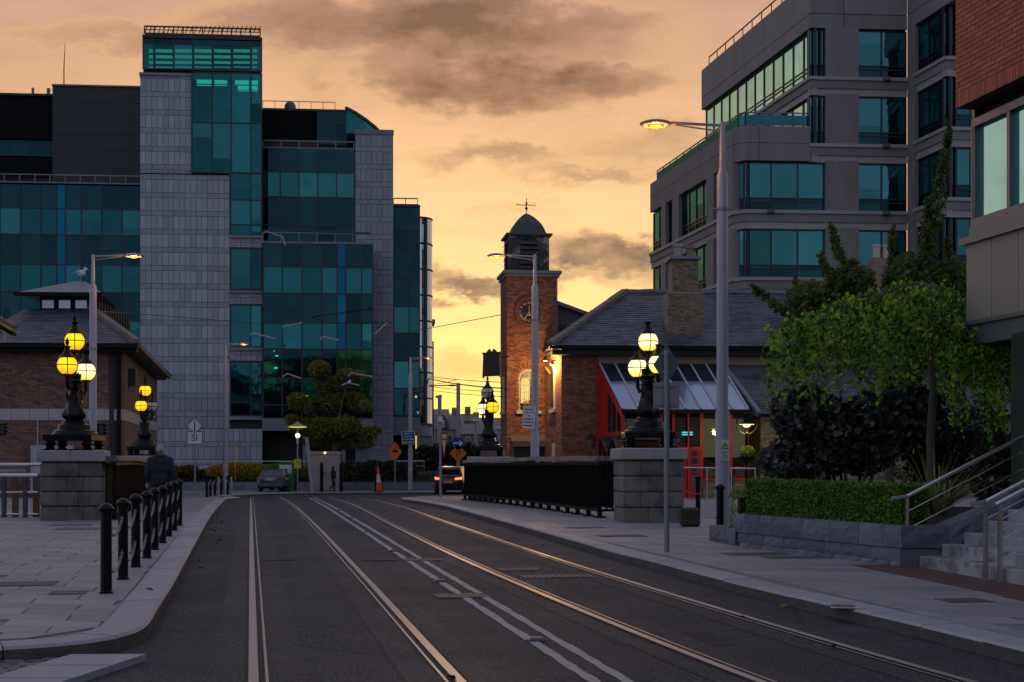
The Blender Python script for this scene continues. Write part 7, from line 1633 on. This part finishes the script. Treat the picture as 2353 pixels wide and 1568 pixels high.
# weeping birch
Yb = 22.3; bx = (2140-CX)/F*Yb; ppm = F/Yb; zb0 = gz(Yb)+KERB+.35; apex = 1.6+(1069-655)/ppm
birch = T('weeping_birch', 'weeping birch tree with bright green umbrella of hanging leaves', 'tree', (bx, Yb, zb0))
mb = MB(); mb.tube([(0, 0, -.3), (.01, 0, .6), (-.01, .02, 1.4), (.03, 0, 2.2), (-.02, 0, 3.0), (-.12, 0, apex-zb0-.1)], [.085, .072, .066, .06, .05, .03], 10); mb.build('trunk', M('birch_bark', (.10, .085, .08), .85, var=.5, scale=7, bump=.4, bscale=25, stretch=(1, 1, 3)), birch, smooth=True)
def dome(ang, rr):                                               # top surface of the umbrella
    R_ = 2.35 if math.cos(ang) < 0 else 1.35; R_ = 1.5+.95*max(0, -math.cos(ang))+.0; hL = apex-zb0
    drop = (.72 if math.cos(ang) < 0 else 1.15); return (rr*R_*math.cos(ang)-.12, rr*R_*.85*math.sin(ang), hL-drop*rr**1.45)
pts = []; br = MB()
for k in range(15):
    a = 2*math.pi*k/15+random.uniform(-.15, .15); P_ = [dome(a, r_) for r_ in np.linspace(.04, 1, 7)]; P_ = [(p[0]+random.uniform(-.04, .04), p[1]+random.uniform(-.04, .04), p[2]+random.uniform(-.05, .05)+.03) for p in P_]
    br.tube(P_, list(np.linspace(.016, .004, 7)), 5); pts += [(q[0]+random.gauss(0, .09), q[1]+random.gauss(0, .09), q[2]+random.gauss(.0, .04)) for q in P_[1:] for _ in range(9)]
for k in range(135):                                             # hanging tresses, clumped so that gaps stay open between them
    a = random.uniform(0, 2*math.pi); r_ = math.sqrt(random.uniform(.01, 1.04)); p = dome(a, r_)
    Lc = (random.uniform(.4, 1.05) if r_ < .7 else random.uniform(.7, 1.4)); pts += [(p[0]+random.gauss(0, .12), p[1]+random.gauss(0, .12), p[2]+random.gauss(.01, .04)) for _ in range(7)]; tx, ty = random.gauss(0, .03), random.gauss(0, .03)
    for q in range(random.randint(3, 8)):
        x, y, z = p[0]+random.gauss(0, .09), p[1]+random.gauss(0, .09), p[2]+random.gauss(.01, .03); L = Lc*random.uniform(.35, 1.2); n = int(L/.05)
        if q == 0: br.tube([(x, y, z), (x+tx*n*.3, y+ty*n*.3, z-L)], .003, 3, cap=False)
        for i in range(n): x += tx*.25+random.gauss(0, .012); y += ty*.25+random.gauss(0, .012); z -= .05; pts.append((x+random.gauss(0, .03), y+random.gauss(0, .03), z))
br.build('branches', bark, birch, smooth=True); tag(leaf_obj('crown', np.array(pts), .078, birch_m, birch, droop=.55, aspect=.78, var=.5), kind='stuff')
# cherry tree with upright shoots
Yc = 27.5; pc = F/Yc; cx0 = (2040-CX)/F*Yc; z0c = gz(Yc)+KERB+.3
cherry = T('upright_cherry', 'dark green tree with upright leafy shoots behind the weeping birch', 'tree', (cx0, Yc, z0c))
def cl(x, y, o=0.0): v = W(x, y, Yc); return Vector((v.x-cx0, o, v.z-z0c))
mb = MB(); mb.tube([(0, 0, -.3), (.05, 0, 1.2), (.0, .1, 2.4), (.1, .1, 3.2)], [.12, .11, .10, .08], 10); mb.build('trunk', bark, cherry, smooth=True)
shoots = [((2100, 760), (2168, 300), .24), ((2110, 800), (2130, 455), .26), ((1990, 760), (1898, 525), .20), ((2040, 790), (2066, 520), .16), ((1960, 790), (1835, 640), .26), ((1950, 780), (1875, 590), .26), ((1900, 800), (1735, 650), .17), ((2000, 780), (1950, 600), .34), ((2140, 800), (2210, 610), .30), ((2150, 820), (2230, 660), .34), ((2080, 800), (2105, 600), .34), ((1930, 800), (1905, 660), .36), ((2020, 800), (2010, 620), .30), ((2170, 780), (2190, 540), .22)]
pts = []; br = MB()
for (a, b, rd) in shoots:
    A_, B_ = cl(*a, o=random.uniform(-.4, .4)), cl(*b, o=random.uniform(-.4, .5)); mid = A_.lerp(B_, .5)+Vector((random.uniform(-.12, .12), 0, .05)); br.tube([Vector((.05, .05, 2.3)), A_, mid, B_], [.022, .02, .013, .005], 6)
    L = (B_-A_).length; n = int(L*210)
    for k in range(n):
        t = random.random(); q = A_.lerp(mid, t*2) if t < .5 else mid.lerp(B_, t*2-1); r_ = rd*(1.25-t)*random.random()**.6
        an = random.uniform(0, 6.3); pts.append((q.x+r_*math.cos(an), q.y+r_*math.sin(an), q.z+random.gauss(0, .05)))
for (x, y, rx, rz_, n) in [(2000, 720, .95, .55, 2600), (2120, 700, .8, .7, 2400), (1890, 715, .7, .5, 1700), (1950, 660, .5, .45, 1100), (2085, 640, .45, .5, 1000), (2190, 660, .5, .6, 1200), (1850, 690, .4, .4, 700)]: c = cl(x, y); pts += [tuple(v) for v in blob_pts((c.x, c.y, c.z), (rx, .8, rz_), n, .3)]
br.build('branches', bark, cherry, smooth=True); tag(leaf_obj('crown', np.array(pts), .125, cherry_m, cherry, droop=.35, aspect=.5), kind='stuff')
# purple hazel and companions
def shrub(name, label, x, y0, y1, rx_px, Y, mat, n, size, cat='shrub', ry=.8, droop=.2, blobs=9, aspect=.75):
    p = GX(x, Y); p.z = p.z+.25; t = T(name, label, cat, p); zt_ = zy(y0, Y)-p.z; zb_ = max(0, zy(y1, Y)-p.z); H = zt_-zb_; R_ = rx_px/F*Y; pts = []; rnd = random.Random(int(x))
    for k in range(blobs):
        c = (rnd.uniform(-.62, .62)*R_, rnd.uniform(-.5, .5)*ry, zb_+H*rnd.uniform(.25, .78)); r_ = (R_*rnd.uniform(.35, .5), ry*.6, H*rnd.uniform(.22, .34)); pts.append(blob_pts(c, r_, n//blobs, .7))
    mb = MB()
    for k in range(6): a = k*1.05; mb.tube([(.05*math.cos(a), .05*math.sin(a), -.1), (R_*.3*math.cos(a), ry*.3*math.sin(a), zb_+H*.35), (R_*.5*math.cos(a), ry*.4*math.sin(a), zb_+H*.75)], [.035, .025, .008], 5)
    mb.build('stems', bark, t, smooth=True); tag(leaf_obj('foliage', np.concatenate(pts), size, mat, t, droop=droop, aspect=aspect), kind='stuff'); return t
shrub('purple_hazel', 'large dark purple leaved hazel shrub behind the box hedge', 1960, 885, 1110, 205, 23.6, hazel_m, 7500, .145)
shrub('green_leaf_shrub', 'green leaved shrub at the left end behind the box hedge', 1790, 1030, 1110, 50, 24.5, leafmat('mid_green_leaf', [(.03, .07, .02), (.06, .13, .03), (.09, .17, .04)], .3), 1800, .07)
shrub('dark_evergreen_shrub', 'dark dense evergreen shrub behind the birch trunk', 2170, 905, 1130, 120, 25.0, shrub_m, 6500, .075); shrub('shaded_corner_shrub', 'shaded shrub with a few orange flowers below the overhang', 2290, 985, 1150, 80, 23.5, shrub_m, 4200, .07)
# phormium
p = GX(2150, 21.15); p.z = zt_q-.12; ph = T('phormium', 'spiky phormium with long sword leaves beside the handrail', 'plant', p); pmats = [leafmat('phormium_leaf', [(.10, .14, .03), (.22, .27, .07), (.14, .18, .05)], .25), leafmat('phormium_rust', [(.13, .06, .02), (.09, .05, .03)], .2)]
for k in range(46):
    a = random.uniform(0, 6.3); L = random.uniform(.75, 1.4); lean = random.uniform(.1, .9); mb = MB(); n = 6; wv_ = random.uniform(.02, .034)
    for i in range(n+1):
        t = i/n; r_ = L*lean*t*(.6+.4*t); z = L*t*(1-.35*lean*t); ww = wv_*(1-t**2.2)+.001; ca, sa = math.cos(a), math.sin(a); mb.v += [(r_*ca-ww*sa, r_*sa+ww*ca, z), (r_*ca, r_*sa, z-.012), (r_*ca+ww*sa, r_*sa-ww*ca, z)]
    for i in range(n): mb.f += [(3*i, 3*i+1, 3*i+4, 3*i+3), (3*i+1, 3*i+2, 3*i+5, 3*i+4)]
    mb.build('sword_leaf', pmats[1] if k % 6 == 0 else pmats[0], ph)
# bowls and baskets planting
tag(leaf_obj('plants', blob_pts((0, 0, .2), (.32, .3, .26), 900, .4), .07, leafmat('bright_bowl_leaf', [(.10, .22, .02), (.2, .3, .03), (.3, .32, .05)], .3), fbw), kind='stuff')
bl_m = leafmat('silver_leaf', [(.05, .06, .06), (.10, .12, .13), (.03, .04, .03)], .2)
for t in BASK: tag(leaf_obj('plants', np.concatenate([blob_pts((0, 0, .08), (.26, .24, .2), 260, .3), blob_pts((.05, -.1, -.15), (.2, .15, .25), 90, .3)]), .08, bl_m, t), kind='stuff')
p = FT.world(wc-.02, -.2, wzb); t = T('window_box', 'window box of orange flowers on the arched tower window', 'planter', p, FT.a); MB().box(-.25, .3, -.1, .1, 0, .22).build('box', wick, t); tag(leaf_obj('flowers', blob_pts((0, 0, .32), (.32, .15, .16), 260, .2), .06, yellow_m, t), kind='stuff')
# far tree in front of the office
Yt = 95.0; p = GX(772, Yt); tree = T('maple_tree', 'green maple tree turning yellow in front of the glass office', 'tree', p)
def tl(x, y, o=0): v = W(x, y, Yt); return (v.x-p.x, o, v.z-p.z)
mb = MB(); mb.tube([(0, 0, -.2), (.02, 0, 1.2), tl(768, 1020), tl(770, 960)], [.24, .2, .18, .12], 10)
for (x, y) in [(700, 930), (735, 860), (800, 880), (840, 960), (690, 980), (760, 900), (825, 1010)]: a_ = tl(768, 1015); e_ = tl(x, y, random.uniform(-1, 1)); mb.tube([a_, ((a_[0]+e_[0])/2, e_[1]/2, (a_[2]+e_[2])/2+.2), e_], [.11, .07, .02], 6)
mb.build('trunk', bark, tree, smooth=True)
pts = []
for (x, y, rx, ry_, n) in [(735, 850, 26, 22, 1300), (748, 885, 30, 24, 1300), (800, 870, 28, 22, 1200), (825, 865, 18, 14, 400), (690, 925, 24, 22, 900), (720, 935, 30, 24, 1300), (765, 925, 32, 26, 1500), (810, 925, 34, 26, 1500), (845, 935, 16, 14, 350), (672, 965, 18, 14, 450), (700, 980, 36, 22, 1300), (750, 985, 40, 26, 1700), (800, 980, 36, 24, 1300), (840, 1000, 30, 18, 800), (862, 990, 14, 10, 260), (720, 1015, 30, 14, 600), (775, 1020, 42, 14, 900), (830, 1022, 30, 10, 350)]:
    c = tl(x, y, random.uniform(-1.4, 1.4)); pts.append(blob_pts(c, (rx/F*Yt, 1.2, ry_/F*Yt), int(n*.8), .5))
tag(leaf_obj('crown', np.concatenate(pts), .19, maple_m, tree, aspect=.9), kind='stuff')
# far hedges and beds along the office, low wall, steel rail
lowwall = T('planter_kerb_wall', 'low dark stone wall retaining the shrub beds in front of the office', 'wall', (0, 96.2, gz(96)+KERB)); k = 0
for x in np.arange(-26, 12, 1.9): rough_block(Vector((x, 0, 0)), Vector((x+1.88, 0, 0)), -.1, .55, Vector((0, -1, 0)), .4, bluestone, lowwall, 'stone_block', .04, 4, 2)
bed = T('grass_bank', 'dark low ground cover bank above the stone wall', 'ground cover', (0, 97, gz(97)+KERB)); MB().hexa([(-26, -.6, .3), (14, -.6, .3), (14, 5, .3), (-26, 5, .3)], [(-26, -.4, .6), (14, -.4, .6), (14, 5, 1.3), (-26, 5, 1.3)]).build('soil', soil, bed)
N = 9000; Cg = np.stack([RNG.uniform(-25, 13, N), RNG.uniform(-.5, 3, N), np.zeros(N)], 1); Cg[:, 2] = .62+Cg[:, 1]*.12+RNG.uniform(0, .2, N); o = leaf_obj('ground_cover', Cg, .16, shrub_m, bed); tag(o, kind='stuff')
def far_hedge(name, label, x0, x1, y0, y1, Y, mat, n, size, cat='hedge'):
    A_ = W((x0+x1)/2, y1, Y); t = T(name, label, cat, A_); w2 = (x1-x0)/2/F*Y; H = (y1-y0)/F*Y; pts = []
    m = max(3, int(w2*2.2))
    for k in range(m): c = (-w2+2*w2*(k+.5)/m, random.uniform(-.3, .3), H*.5+random.uniform(-.08, .05)); pts.append(blob_pts(c, (w2*1.6/m+.25, .6, H*.5*random.uniform(.85, 1.1)), n//m, .6))
    mb = MB()
    for k in range(m): x = -w2+2*w2*(k+.5)/m; mb.tube([(x, 0, -.6), (x+.1, 0, H*.5)], [.05, .02], 5)
    mb.build('stems', bark, t); tag(leaf_obj('foliage', np.concatenate(pts), size, mat, t), kind='stuff'); return t
far_hedge('golden_hedge', 'golden yellow hedge behind the parked saloon car', 488, 590, 1064, 1102, 97.2, yellow_m, 5200, .15); far_hedge('golden_hedge', 'yellow green hedge between car and parking machine', 585, 650, 1066, 1100, 97.4, green_m, 2600, .15)
far_hedge('lime_hedge', 'lime green hedge lit by the saucer lamp', 660, 712, 1066, 1106, 97.3, green_m, 2600, .15); far_hedge('rusty_hedge', 'rust brown hedge behind the tram sign post', 400, 446, 1068, 1095, 97.2, rust_m, 2200, .15); far_hedge('dull_hedge', 'dull dark hedge between the rust and golden hedges', 440, 490, 1078, 1105, 97.4, shrub_m, 1600, .14)
far_hedge('spiky_bed', 'pale grassy bed right of the utility cabinet', 782, 850, 1062, 1100, 97.0, leafmat('pale_grass_leaf', [(.04, .05, .03), (.12, .13, .09), (.03, .035, .02)], .2), 1600, .3, 'shrub'); far_hedge('mixed_bed', 'dark shrub bed beside the orange diamond sign', 845, 945, 1058, 1105, 97.3, shrub_m, 3600, .2, 'shrub')
far_hedge('road_end_bushes', 'dark bushes with rusty leaves behind the moving car', 960, 1090, 1018, 1110, 104, leafmat('dusk_bush_leaf', [(.02, .024, .014), (.035, .04, .02), (.07, .04, .02), (.03, .03, .02)], .2), 8200, .24, 'shrub')
a, b = W(330, 1061, 97), W(975, 1060, 99); st_ = T('steel_guard_rail', 'long horizontal steel guard rail in front of the office', 'railing', (a.x, a.y, gz(97)+KERB)); bz0 = gz(97)+KERB
for dz_ in (0, -.35): MB().tube([(0, 0, a.z-bz0+dz_), (b.x-a.x, b.y-a.y, b.z-bz0+dz_)], .035 if dz_ == 0 else .015, 6).build('rail', stainless, st_)
for k in range(9): q = a.lerp(b, k/8); MB().tube([(q.x-a.x, q.y-a.y, .3), (q.x-a.x, q.y-a.y, q.z-bz0)], .03, 6).build('post', stainless, st_)

# ================================================================== CARS
tyre = M('tyre_rubber', (.012, .012, .012), .8); rim = M('alloy_rim', (.3, .3, .32), .3, metal=.9); carglass = M('car_glass', (.008, .01, .013), .03, spec=.8)
def car(loc, rz, label, paint, kind, lit=False):
    t = T('saloon_car' if kind == 's' else 'estate_suv', label, 'car', loc, rz); hw = .91 if kind == 's' else .95; L = 4.9 if kind == 's' else 4.6
    # stations along the car from the tail (y=0) forwards: (y, halfwidth bottom, halfwidth belt, z bottom, z belt)
    zb, zl = (.30, .98) if kind == 's' else (.36, 1.12)
    st = [(0.0, .78, .80, zb+.12, zl-.16), (.10, .86, .86, zb, zl-.03), (.5, hw, .88, zb-.05, zl), (1.4, hw, .90, zb-.06, zl-.01), (3.0, hw, .90, zb-.06, zl-.06), (4.2, hw-.03, .86, zb-.03, zl-.16), (L, .74, .70, zb+.12, zl-.38)]
    def loft(secs):
        mb = MB(); n = len(secs[0])
        for s in secs: mb.v += s
        for j in range(len(secs)-1):
            for k in range(n): mb.f.append((j*n+k, j*n+(k+1) % n, (j+1)*n+(k+1) % n, (j+1)*n+k))
        mb.f += [tuple(range(n)), tuple(reversed(range((len(secs)-1)*n, len(secs)*n)))]; return mb
    secs = []
    for (y, wb, wt, z0, z1) in st: zm_ = z0+(z1-z0)*.55; secs.append([(-wb*.93, y, z0), (wb*.93, y, z0), (wb, y, z0+.08), (max(wb, wt)*1.0, y, zm_), (wt, y, z1-.05), (wt*.93, y, z1), (-wt*.93, y, z1), (-wt, y, z1-.05), (-max(wb, wt), y, zm_), (-wb, y, z0+.08)])
    body = loft(secs).build('body', paint, t, smooth=True); s_ = body.modifiers.new('sub', 'SUBSURF'); s_.levels = s_.render_levels = 1
    H = 1.47 if kind == 's' else 1.70
    cab = [(.62, .80, zl-.04), (1.25, .62, H-.06), (1.7, .60, H), (2.5, .60, H-.01), (3.55, .78, zl-.05)] if kind == 's' else [(.12, .82, zl-.03), (.42, .66, H-.10), (.75, .645, H-.02), (2.4, .64, H), (3.5, .80, zl-.06)]
    cs = [[(-.86, y, zl-.08), (.86, y, zl-.08), (w, y, z), (-w, y, z)] for (y, w, z) in cab]
    loft(cs).build('cabin', carglass, t)
    for y0, y1 in zip(cab[:-1], cab[1:]):
        for s in (-1, 1): MB().bar((s*y0[1], y0[0], y0[2]+.01), (s*y1[1], y1[0], y1[2]+.01), .09, .05).build('roof_pillar', paint, t)
    r0, r1 = (cab[1], cab[3]); MB().hexa([(-r0[1]-.02, r0[0], r0[2]-.01), (r0[1]+.02, r0[0], r0[2]-.01), (r1[1]+.02, r1[0], r1[2]-.01), (-r1[1]-.02, r1[0], r1[2]-.01)], [(-r0[1]+.03, r0[0], r0[2]+.04), (r0[1]-.03, r0[0], r0[2]+.04), (r1[1]-.03, r1[0], r1[2]+.04), (-r1[1]+.03, r1[0], r1[2]+.04)]).build('roof', paint, t)
    tl_ = emitmat('lit_tail_lamp', (1.0, .09, .02), 5.0) if lit else M('tail_lamp_red', (.16, .008, .008), .15, spec=.7)
    for s in (-1, 1):
        MB().hexa([(s*.42, -.035, zl-.22), (s*.82, .05, zl-.20), (s*.82, .12, zl-.20), (s*.42, .1, zl-.22)], [(s*.42, -.03, zl-.10), (s*.86, .06, zl-.05), (s*.86, .14, zl-.05), (s*.42, .1, zl-.10)]).build('tail_lamp', tl_, t)
        MB().hexa([(s*.50, -.06, zb+.05), (s*.78, .0, zb+.05), (s*.78, .1, zb+.05), (s*.5, .1, zb+.05)], [(s*.50, -.06, zb+.13), (s*.80, .0, zb+.13), (s*.80, .1, zb+.13), (s*.5, .1, zb+.13)]).build('reflector', redsign, t)
        MB().cbox((s*1.0, 3.1, zl+.02), .2, .1, .13).build('mirror', paint, t)
    MB().box(-.27, .27, -.05, -.02, zl-.42 if kind != 's' else zl-.27, (zl-.42 if kind != 's' else zl-.27)+.12).build('number_plate', render_w, t)
    MB().box(-.80, .80, -.05, .3, zb-.06, zb+.20).build('bumper', blackpaint if kind != 's' else paint, t, bevel=.04); MB().box(-.74, .74, -.06, .2, zb-.10, zb+.02).build('diffuser', blackpaint, t)
    if kind != 's': MB().box(-.6, .6, -.02, .3, H-.10, H-.04).build('spoiler', paint, t)
    for y in (.95, 3.8):
        for s in (-1, 1):
            w = MB().lathe([(.20, -.11), (.32, -.11), (.335, -.07), (.335, .07), (.32, .11), (.20, .11)], 20); w.v = [(v[2]+s*(hw-.12), v[1]+y, v[0]+.335) for v in w.v]; ty = w.build('tyre', tyre, t, smooth=True)
            w = MB().lathe([(.02, -.10), (.21, -.10), (.21, .10), (.02, .10)], 14); w.v = [(v[2]+s*(hw-.11), v[1]+y, v[0]+.335) for v in w.v]; w.build('rim', rim, ty)
    return t
p = GX(619, 89.8); car(p, math.radians(-4), 'blue grey saloon car parked tail on in front of the golden hedge', M('blue_grey_car_paint', (.12, .135, .18), .22, metal=.5, coat=.6), 's')
p = GX(1030, 85.5, .0); car(p, math.radians(-6), 'dark family car with lit red tail lamps driving away behind the railing', M('dark_purple_car_paint', (.028, .026, .036), .25, metal=.4, coat=.6), 'v', True)

# ================================================================== PEOPLE
skin = M('skin', (.42, .25, .20), .55); navy = M('navy_jacket', (.016, .018, .030), .85, var=.25, scale=9, bump=.3, bscale=14); denim = M('dark_trousers', (.012, .014, .022), .9, var=.2, scale=8); shoe = M('dark_shoe', (.012, .011, .011), .5); greyhair = M('short_grey_hair', (.30, .27, .26), .8); blackhair = M('dark_hair', (.012, .010, .009), .6); blackcoat = M('black_coat', (.009, .009, .011), .85, bump=.3, bscale=14)
def blend(name, parts, mat, parent, vox=.02):
    """continuous surface from tapered limbs: list of (a, ra, b, rb) and balls (c, r, scale)"""
    mb = MB()
    for q in parts:
        if len(q) == 4:
            a, ra, b, rb = q; a, b = Vector(a), Vector(b); mb.tube([a.lerp(b, k/6) for k in range(7)], [ra+(rb-ra)*k/6 for k in range(7)], 14); mb.ball(a, ra, 12, 8); mb.ball(b, rb, 12, 8)
        else: c, r, sc = q; mb.ball(c, r, 16, 12, sc)
    o = mb.build(name, mat, parent, smooth=True); m = o.modifiers.new('skin', 'REMESH'); m.mode = 'VOXEL'; m.voxel_size = vox; m.use_smooth_shade = True; s = o.modifiers.new('soft', 'SMOOTH'); s.factor = .6; s.iterations = 5; return o
def hand(c, s, down=(0, 0, -1)):                                 # relaxed hand: palm, four bent fingers, thumb off the side
    c = Vector(c); out = [(c, .032, (c+Vector((0, .005, -.075))), .036)]
    for k, (dy_, l) in enumerate(((-.030, .065), (-.010, .075), (.010, .072), (.030, .055))): a = c+Vector((0, dy_, -.09)); m_ = a+Vector((-s*.006, 0, -l*.5)); e = m_+Vector((-s*.02, .0, -l*.4)); out += [(a, .0095, m_, .009), (m_, .009, e, .0075)]
    a = c+Vector((0, -.03, -.03)); out += [(a, .012, a+Vector((-s*.01, -.028, -.035)), .0105), (a+Vector((-s*.01, -.028, -.035)), .0105, a+Vector((-s*.018, -.03, -.065)), .009)]
    return out
def man(loc, rz):
    t = T('person', 'bald man in a dark navy hooded jacket walking away along the bridge', 'person', loc, rz)
    hd = [((0, .02, 1.655), .105, (.78, .95, 1.12)), ((0, .075, 1.60), .06, (.8, .9, 1.0)), ((0, .0, 1.50), .055, (0, .02, 1.58), .05)] ; hd[2] = ((0, 0, 1.46), .058, (0, .015, 1.58), .054)
    ft = [((0, .118, 1.645), .018, (.8, 1.1, 1.3)), ((-.082, .015, 1.645), .026, (.4, .8, 1.3)), ((.082, .015, 1.645), .026, (.4, .8, 1.3))]
    arms = [((-.215, -.0, 1.40), .055, (-.275, -.03, 1.13), .045), ((-.275, -.03, 1.13), .043, (-.285, .05, .90), .031), ((.215, 0, 1.40), .055, (.285, -.05, 1.14), .045), ((.285, -.05, 1.14), .043, (.325, -.05, .90), .031)]
    legs = [((-.10, .0, .92), .095, (-.11, .10, .50), .065), ((-.11, .10, .50), .06, (-.11, .02, .10), .042), ((-.11, .02, .07), .04, (-.11, .16, .04), .035), ((.10, .0, .92), .095, (.11, -.06, .50), .065), ((.11, -.06, .50), .06, (.11, -.24, .14), .042), ((.11, -.24, .12), .04, (.11, -.12, .03), .034)]
    torso = [((0, 0, 1.36), .17, (1.15, .68, .8)), ((0, .0, 1.18), .17, (1.08, .72, 1.0)), ((0, .0, 1.0), .165, (1.05, .75, .8)), ((0, 0, 1.40), .06, (0, 0, 1.5), .055)]
    blend('body', hd+ft+arms+legs+torso+hand((-.287, .05, .89), -1)+hand((.327, -.05, .89), 1), skin, t, .014)
    jk = [((0, 0, 1.37), .205, (1.2, .72, .72)), ((0, -.005, 1.2), .205, (1.12, .76, 1.0)), ((0, .0, 1.02), .20, (1.10, .80, .8)), ((0, .0, .93), .19, (1.12, .82, .45)), ((-.2, 0, 1.41), .088, (-.275, -.03, 1.13), .078), ((-.275, -.03, 1.13), .076, (-.288, .05, .93), .055), ((.2, 0, 1.41), .088, (.285, -.05, 1.14), .078), ((.285, -.05, 1.14), .076, (.327, -.05, .93), .055), ((-.08, 0, 1.47), .085, (.08, 0, 1.47), .085), ((0, -.06, 1.48), .10, (1.15, .75, .6))]
    blend('jacket', jk, navy, t); blend('jacket_hem', [((0, 0, .90), .195, (1.1, .80, .28))], navy, t); blend('hood', [((-.07, -.09, 1.49), .05, (.07, -.09, 1.49), .05), ((-.10, -.03, 1.51), .04, (-.07, -.09, 1.49), .05), ((.10, -.03, 1.51), .04, (.07, -.09, 1.49), .05)], navy, t)
    tr = [((0, 0, .90), .17, (1.08, .78, .7)), ((-.095, 0, .86), .118, (-.11, .10, .50), .085), ((-.11, .10, .5), .083, (-.11, .02, .11), .066), ((.095, 0, .86), .118, (.11, -.06, .5), .085), ((.11, -.06, .5), .083, (.11, -.235, .16), .066)]
    blend('trousers', tr, denim, t); blend('shoe', [((-.11, .0, .055), .052, (-.11, .17, .045), .045)], shoe, t); blend('shoe', [((.11, -.25, .11), .05, (.11, -.12, .04), .045)], shoe, t)
    blend('hair', [((0, -.02, 1.635), .100, (.82, .92, .70)), ], greyhair, t); return t
m_ = man(GX(368, 31.6), math.radians(11))
def woman(loc, rz):
    t = T('person', 'person in a black hooded coat walking past the utility cabinet', 'person', loc, rz)
    hd = [((0, .02, 1.53), .10, (.78, .95, 1.12)), ((0, 0, 1.34), .05, (0, .015, 1.46), .047), ((0, .115, 1.52), .016, (.8, 1, 1.3))]
    bd_ = hd+[((0, 0, 1.22), .15, (1.1, .7, .9)), ((0, 0, 1.0), .14, (1.1, .75, 1.2)), ((-.09, 0, .84), .09, (-.08, .14, .46), .06), ((-.08, .14, .46), .055, (-.08, .10, .08), .038), ((.09, 0, .84), .09, (.08, -.08, .46), .06), ((.08, -.08, .46), .055, (.08, -.30, .16), .038), ((-.19, 0, 1.28), .05, (-.24, .06, 1.02), .04), ((-.24, .06, 1.02), .038, (-.2, .2, .92), .03), ((.19, 0, 1.28), .05, (.24, -.08, 1.03), .04), ((.24, -.08, 1.03), .038, (.25, -.02, .82), .03)]
    blend('body', bd_+hand((-.2, .2, .92), -1)+hand((.25, -.02, .81), 1), skin, t, .014)
    blend('coat', [((0, 0, 1.24), .20, (1.12, .74, .8)), ((0, 0, 1.0), .20, (1.12, .78, 1.25)), ((-.18, 0, 1.28), .08, (-.24, .06, 1.02), .07), ((-.24, .06, 1.02), .07, (-.205, .18, .93), .05), ((.18, 0, 1.28), .08, (.24, -.08, 1.03), .07), ((.24, -.08, 1.03), .07, (.25, -.03, .85), .05), ((0, -.06, 1.37), .10, (1.2, .8, .6))], blackcoat, t)
    blend('trousers', [((-.09, 0, .82), .105, (-.08, .14, .46), .075), ((-.08, .14, .46), .072, (-.08, .10, .1), .05), ((.09, 0, .82), .105, (.08, -.08, .46), .075), ((.08, -.08, .46), .072, (.08, -.30, .18), .05)], blackhair, t); blend('shoe', [((-.08, .08, .05), .045, (-.08, .22, .04), .038)], shoe, t); blend('shoe', [((.08, -.32, .13), .045, (.08, -.22, .04), .038)], shoe, t); blend('hair', [((0, -.015, 1.55), .112, (.82, .92, 1.05)), ((0, -.06, 1.45), .08, (1, .8, 1))], blackhair, t); return t
woman(GX(766, 89.6), math.radians(-50))

# ================================================================== STREET BEHIND THE VIEWPOINT (seen in the window reflections)
def plain_block(x0, x1, y0, y1, h, mat, label, floors, bays):
    t = T('street_block', label, 'building', (x0, y1, 0)); w = x1-x0
    MB().box(0, w, y0-y1, 0, -.5, h).build('wall', mat, t); MB().box(-.3, w+.3, y0-y1-.3, .3, h, h+.5).build('parapet', concrete_lt, t)
    fh = h/floors; bw_ = w/bays; me = MB().box(-bw_*.32, bw_*.32, 0, .06, 0, fh*.55).mesh('window'); me.materials.append(officeglass); f2 = MB().box(-bw_*.36, bw_*.36, 0, .04, -.12, fh*.55+.12).mesh('window_frame'); f2.materials.append(frame_grey)
    for i in range(floors):
        for j in range(bays):
            o = bpy.data.objects.new('window', me); link(o, t); o.location = ((j+.5)*bw_, .04, i*fh+fh*.25); f = bpy.data.objects.new('window_frame', f2); link(f, t); f.location = ((j+.5)*bw_, .0, i*fh+fh*.25)
plain_block(-62, -24, -95, -70, 17, brick_left, 'brown brick block behind the viewpoint on the dock side', 5, 9)
plain_block(-20, 4, -120, -92, 24, concrete, 'grey concrete block closing the street behind the viewpoint', 7, 6)
plain_block(12, 40, -70, -44, 15, brick_new, 'red brick block behind the viewpoint on the steps side', 4, 7)
plain_block(46, 80, -110, -60, 21, concrete_lt, 'pale block behind the viewpoint beyond the red brick block', 6, 8)
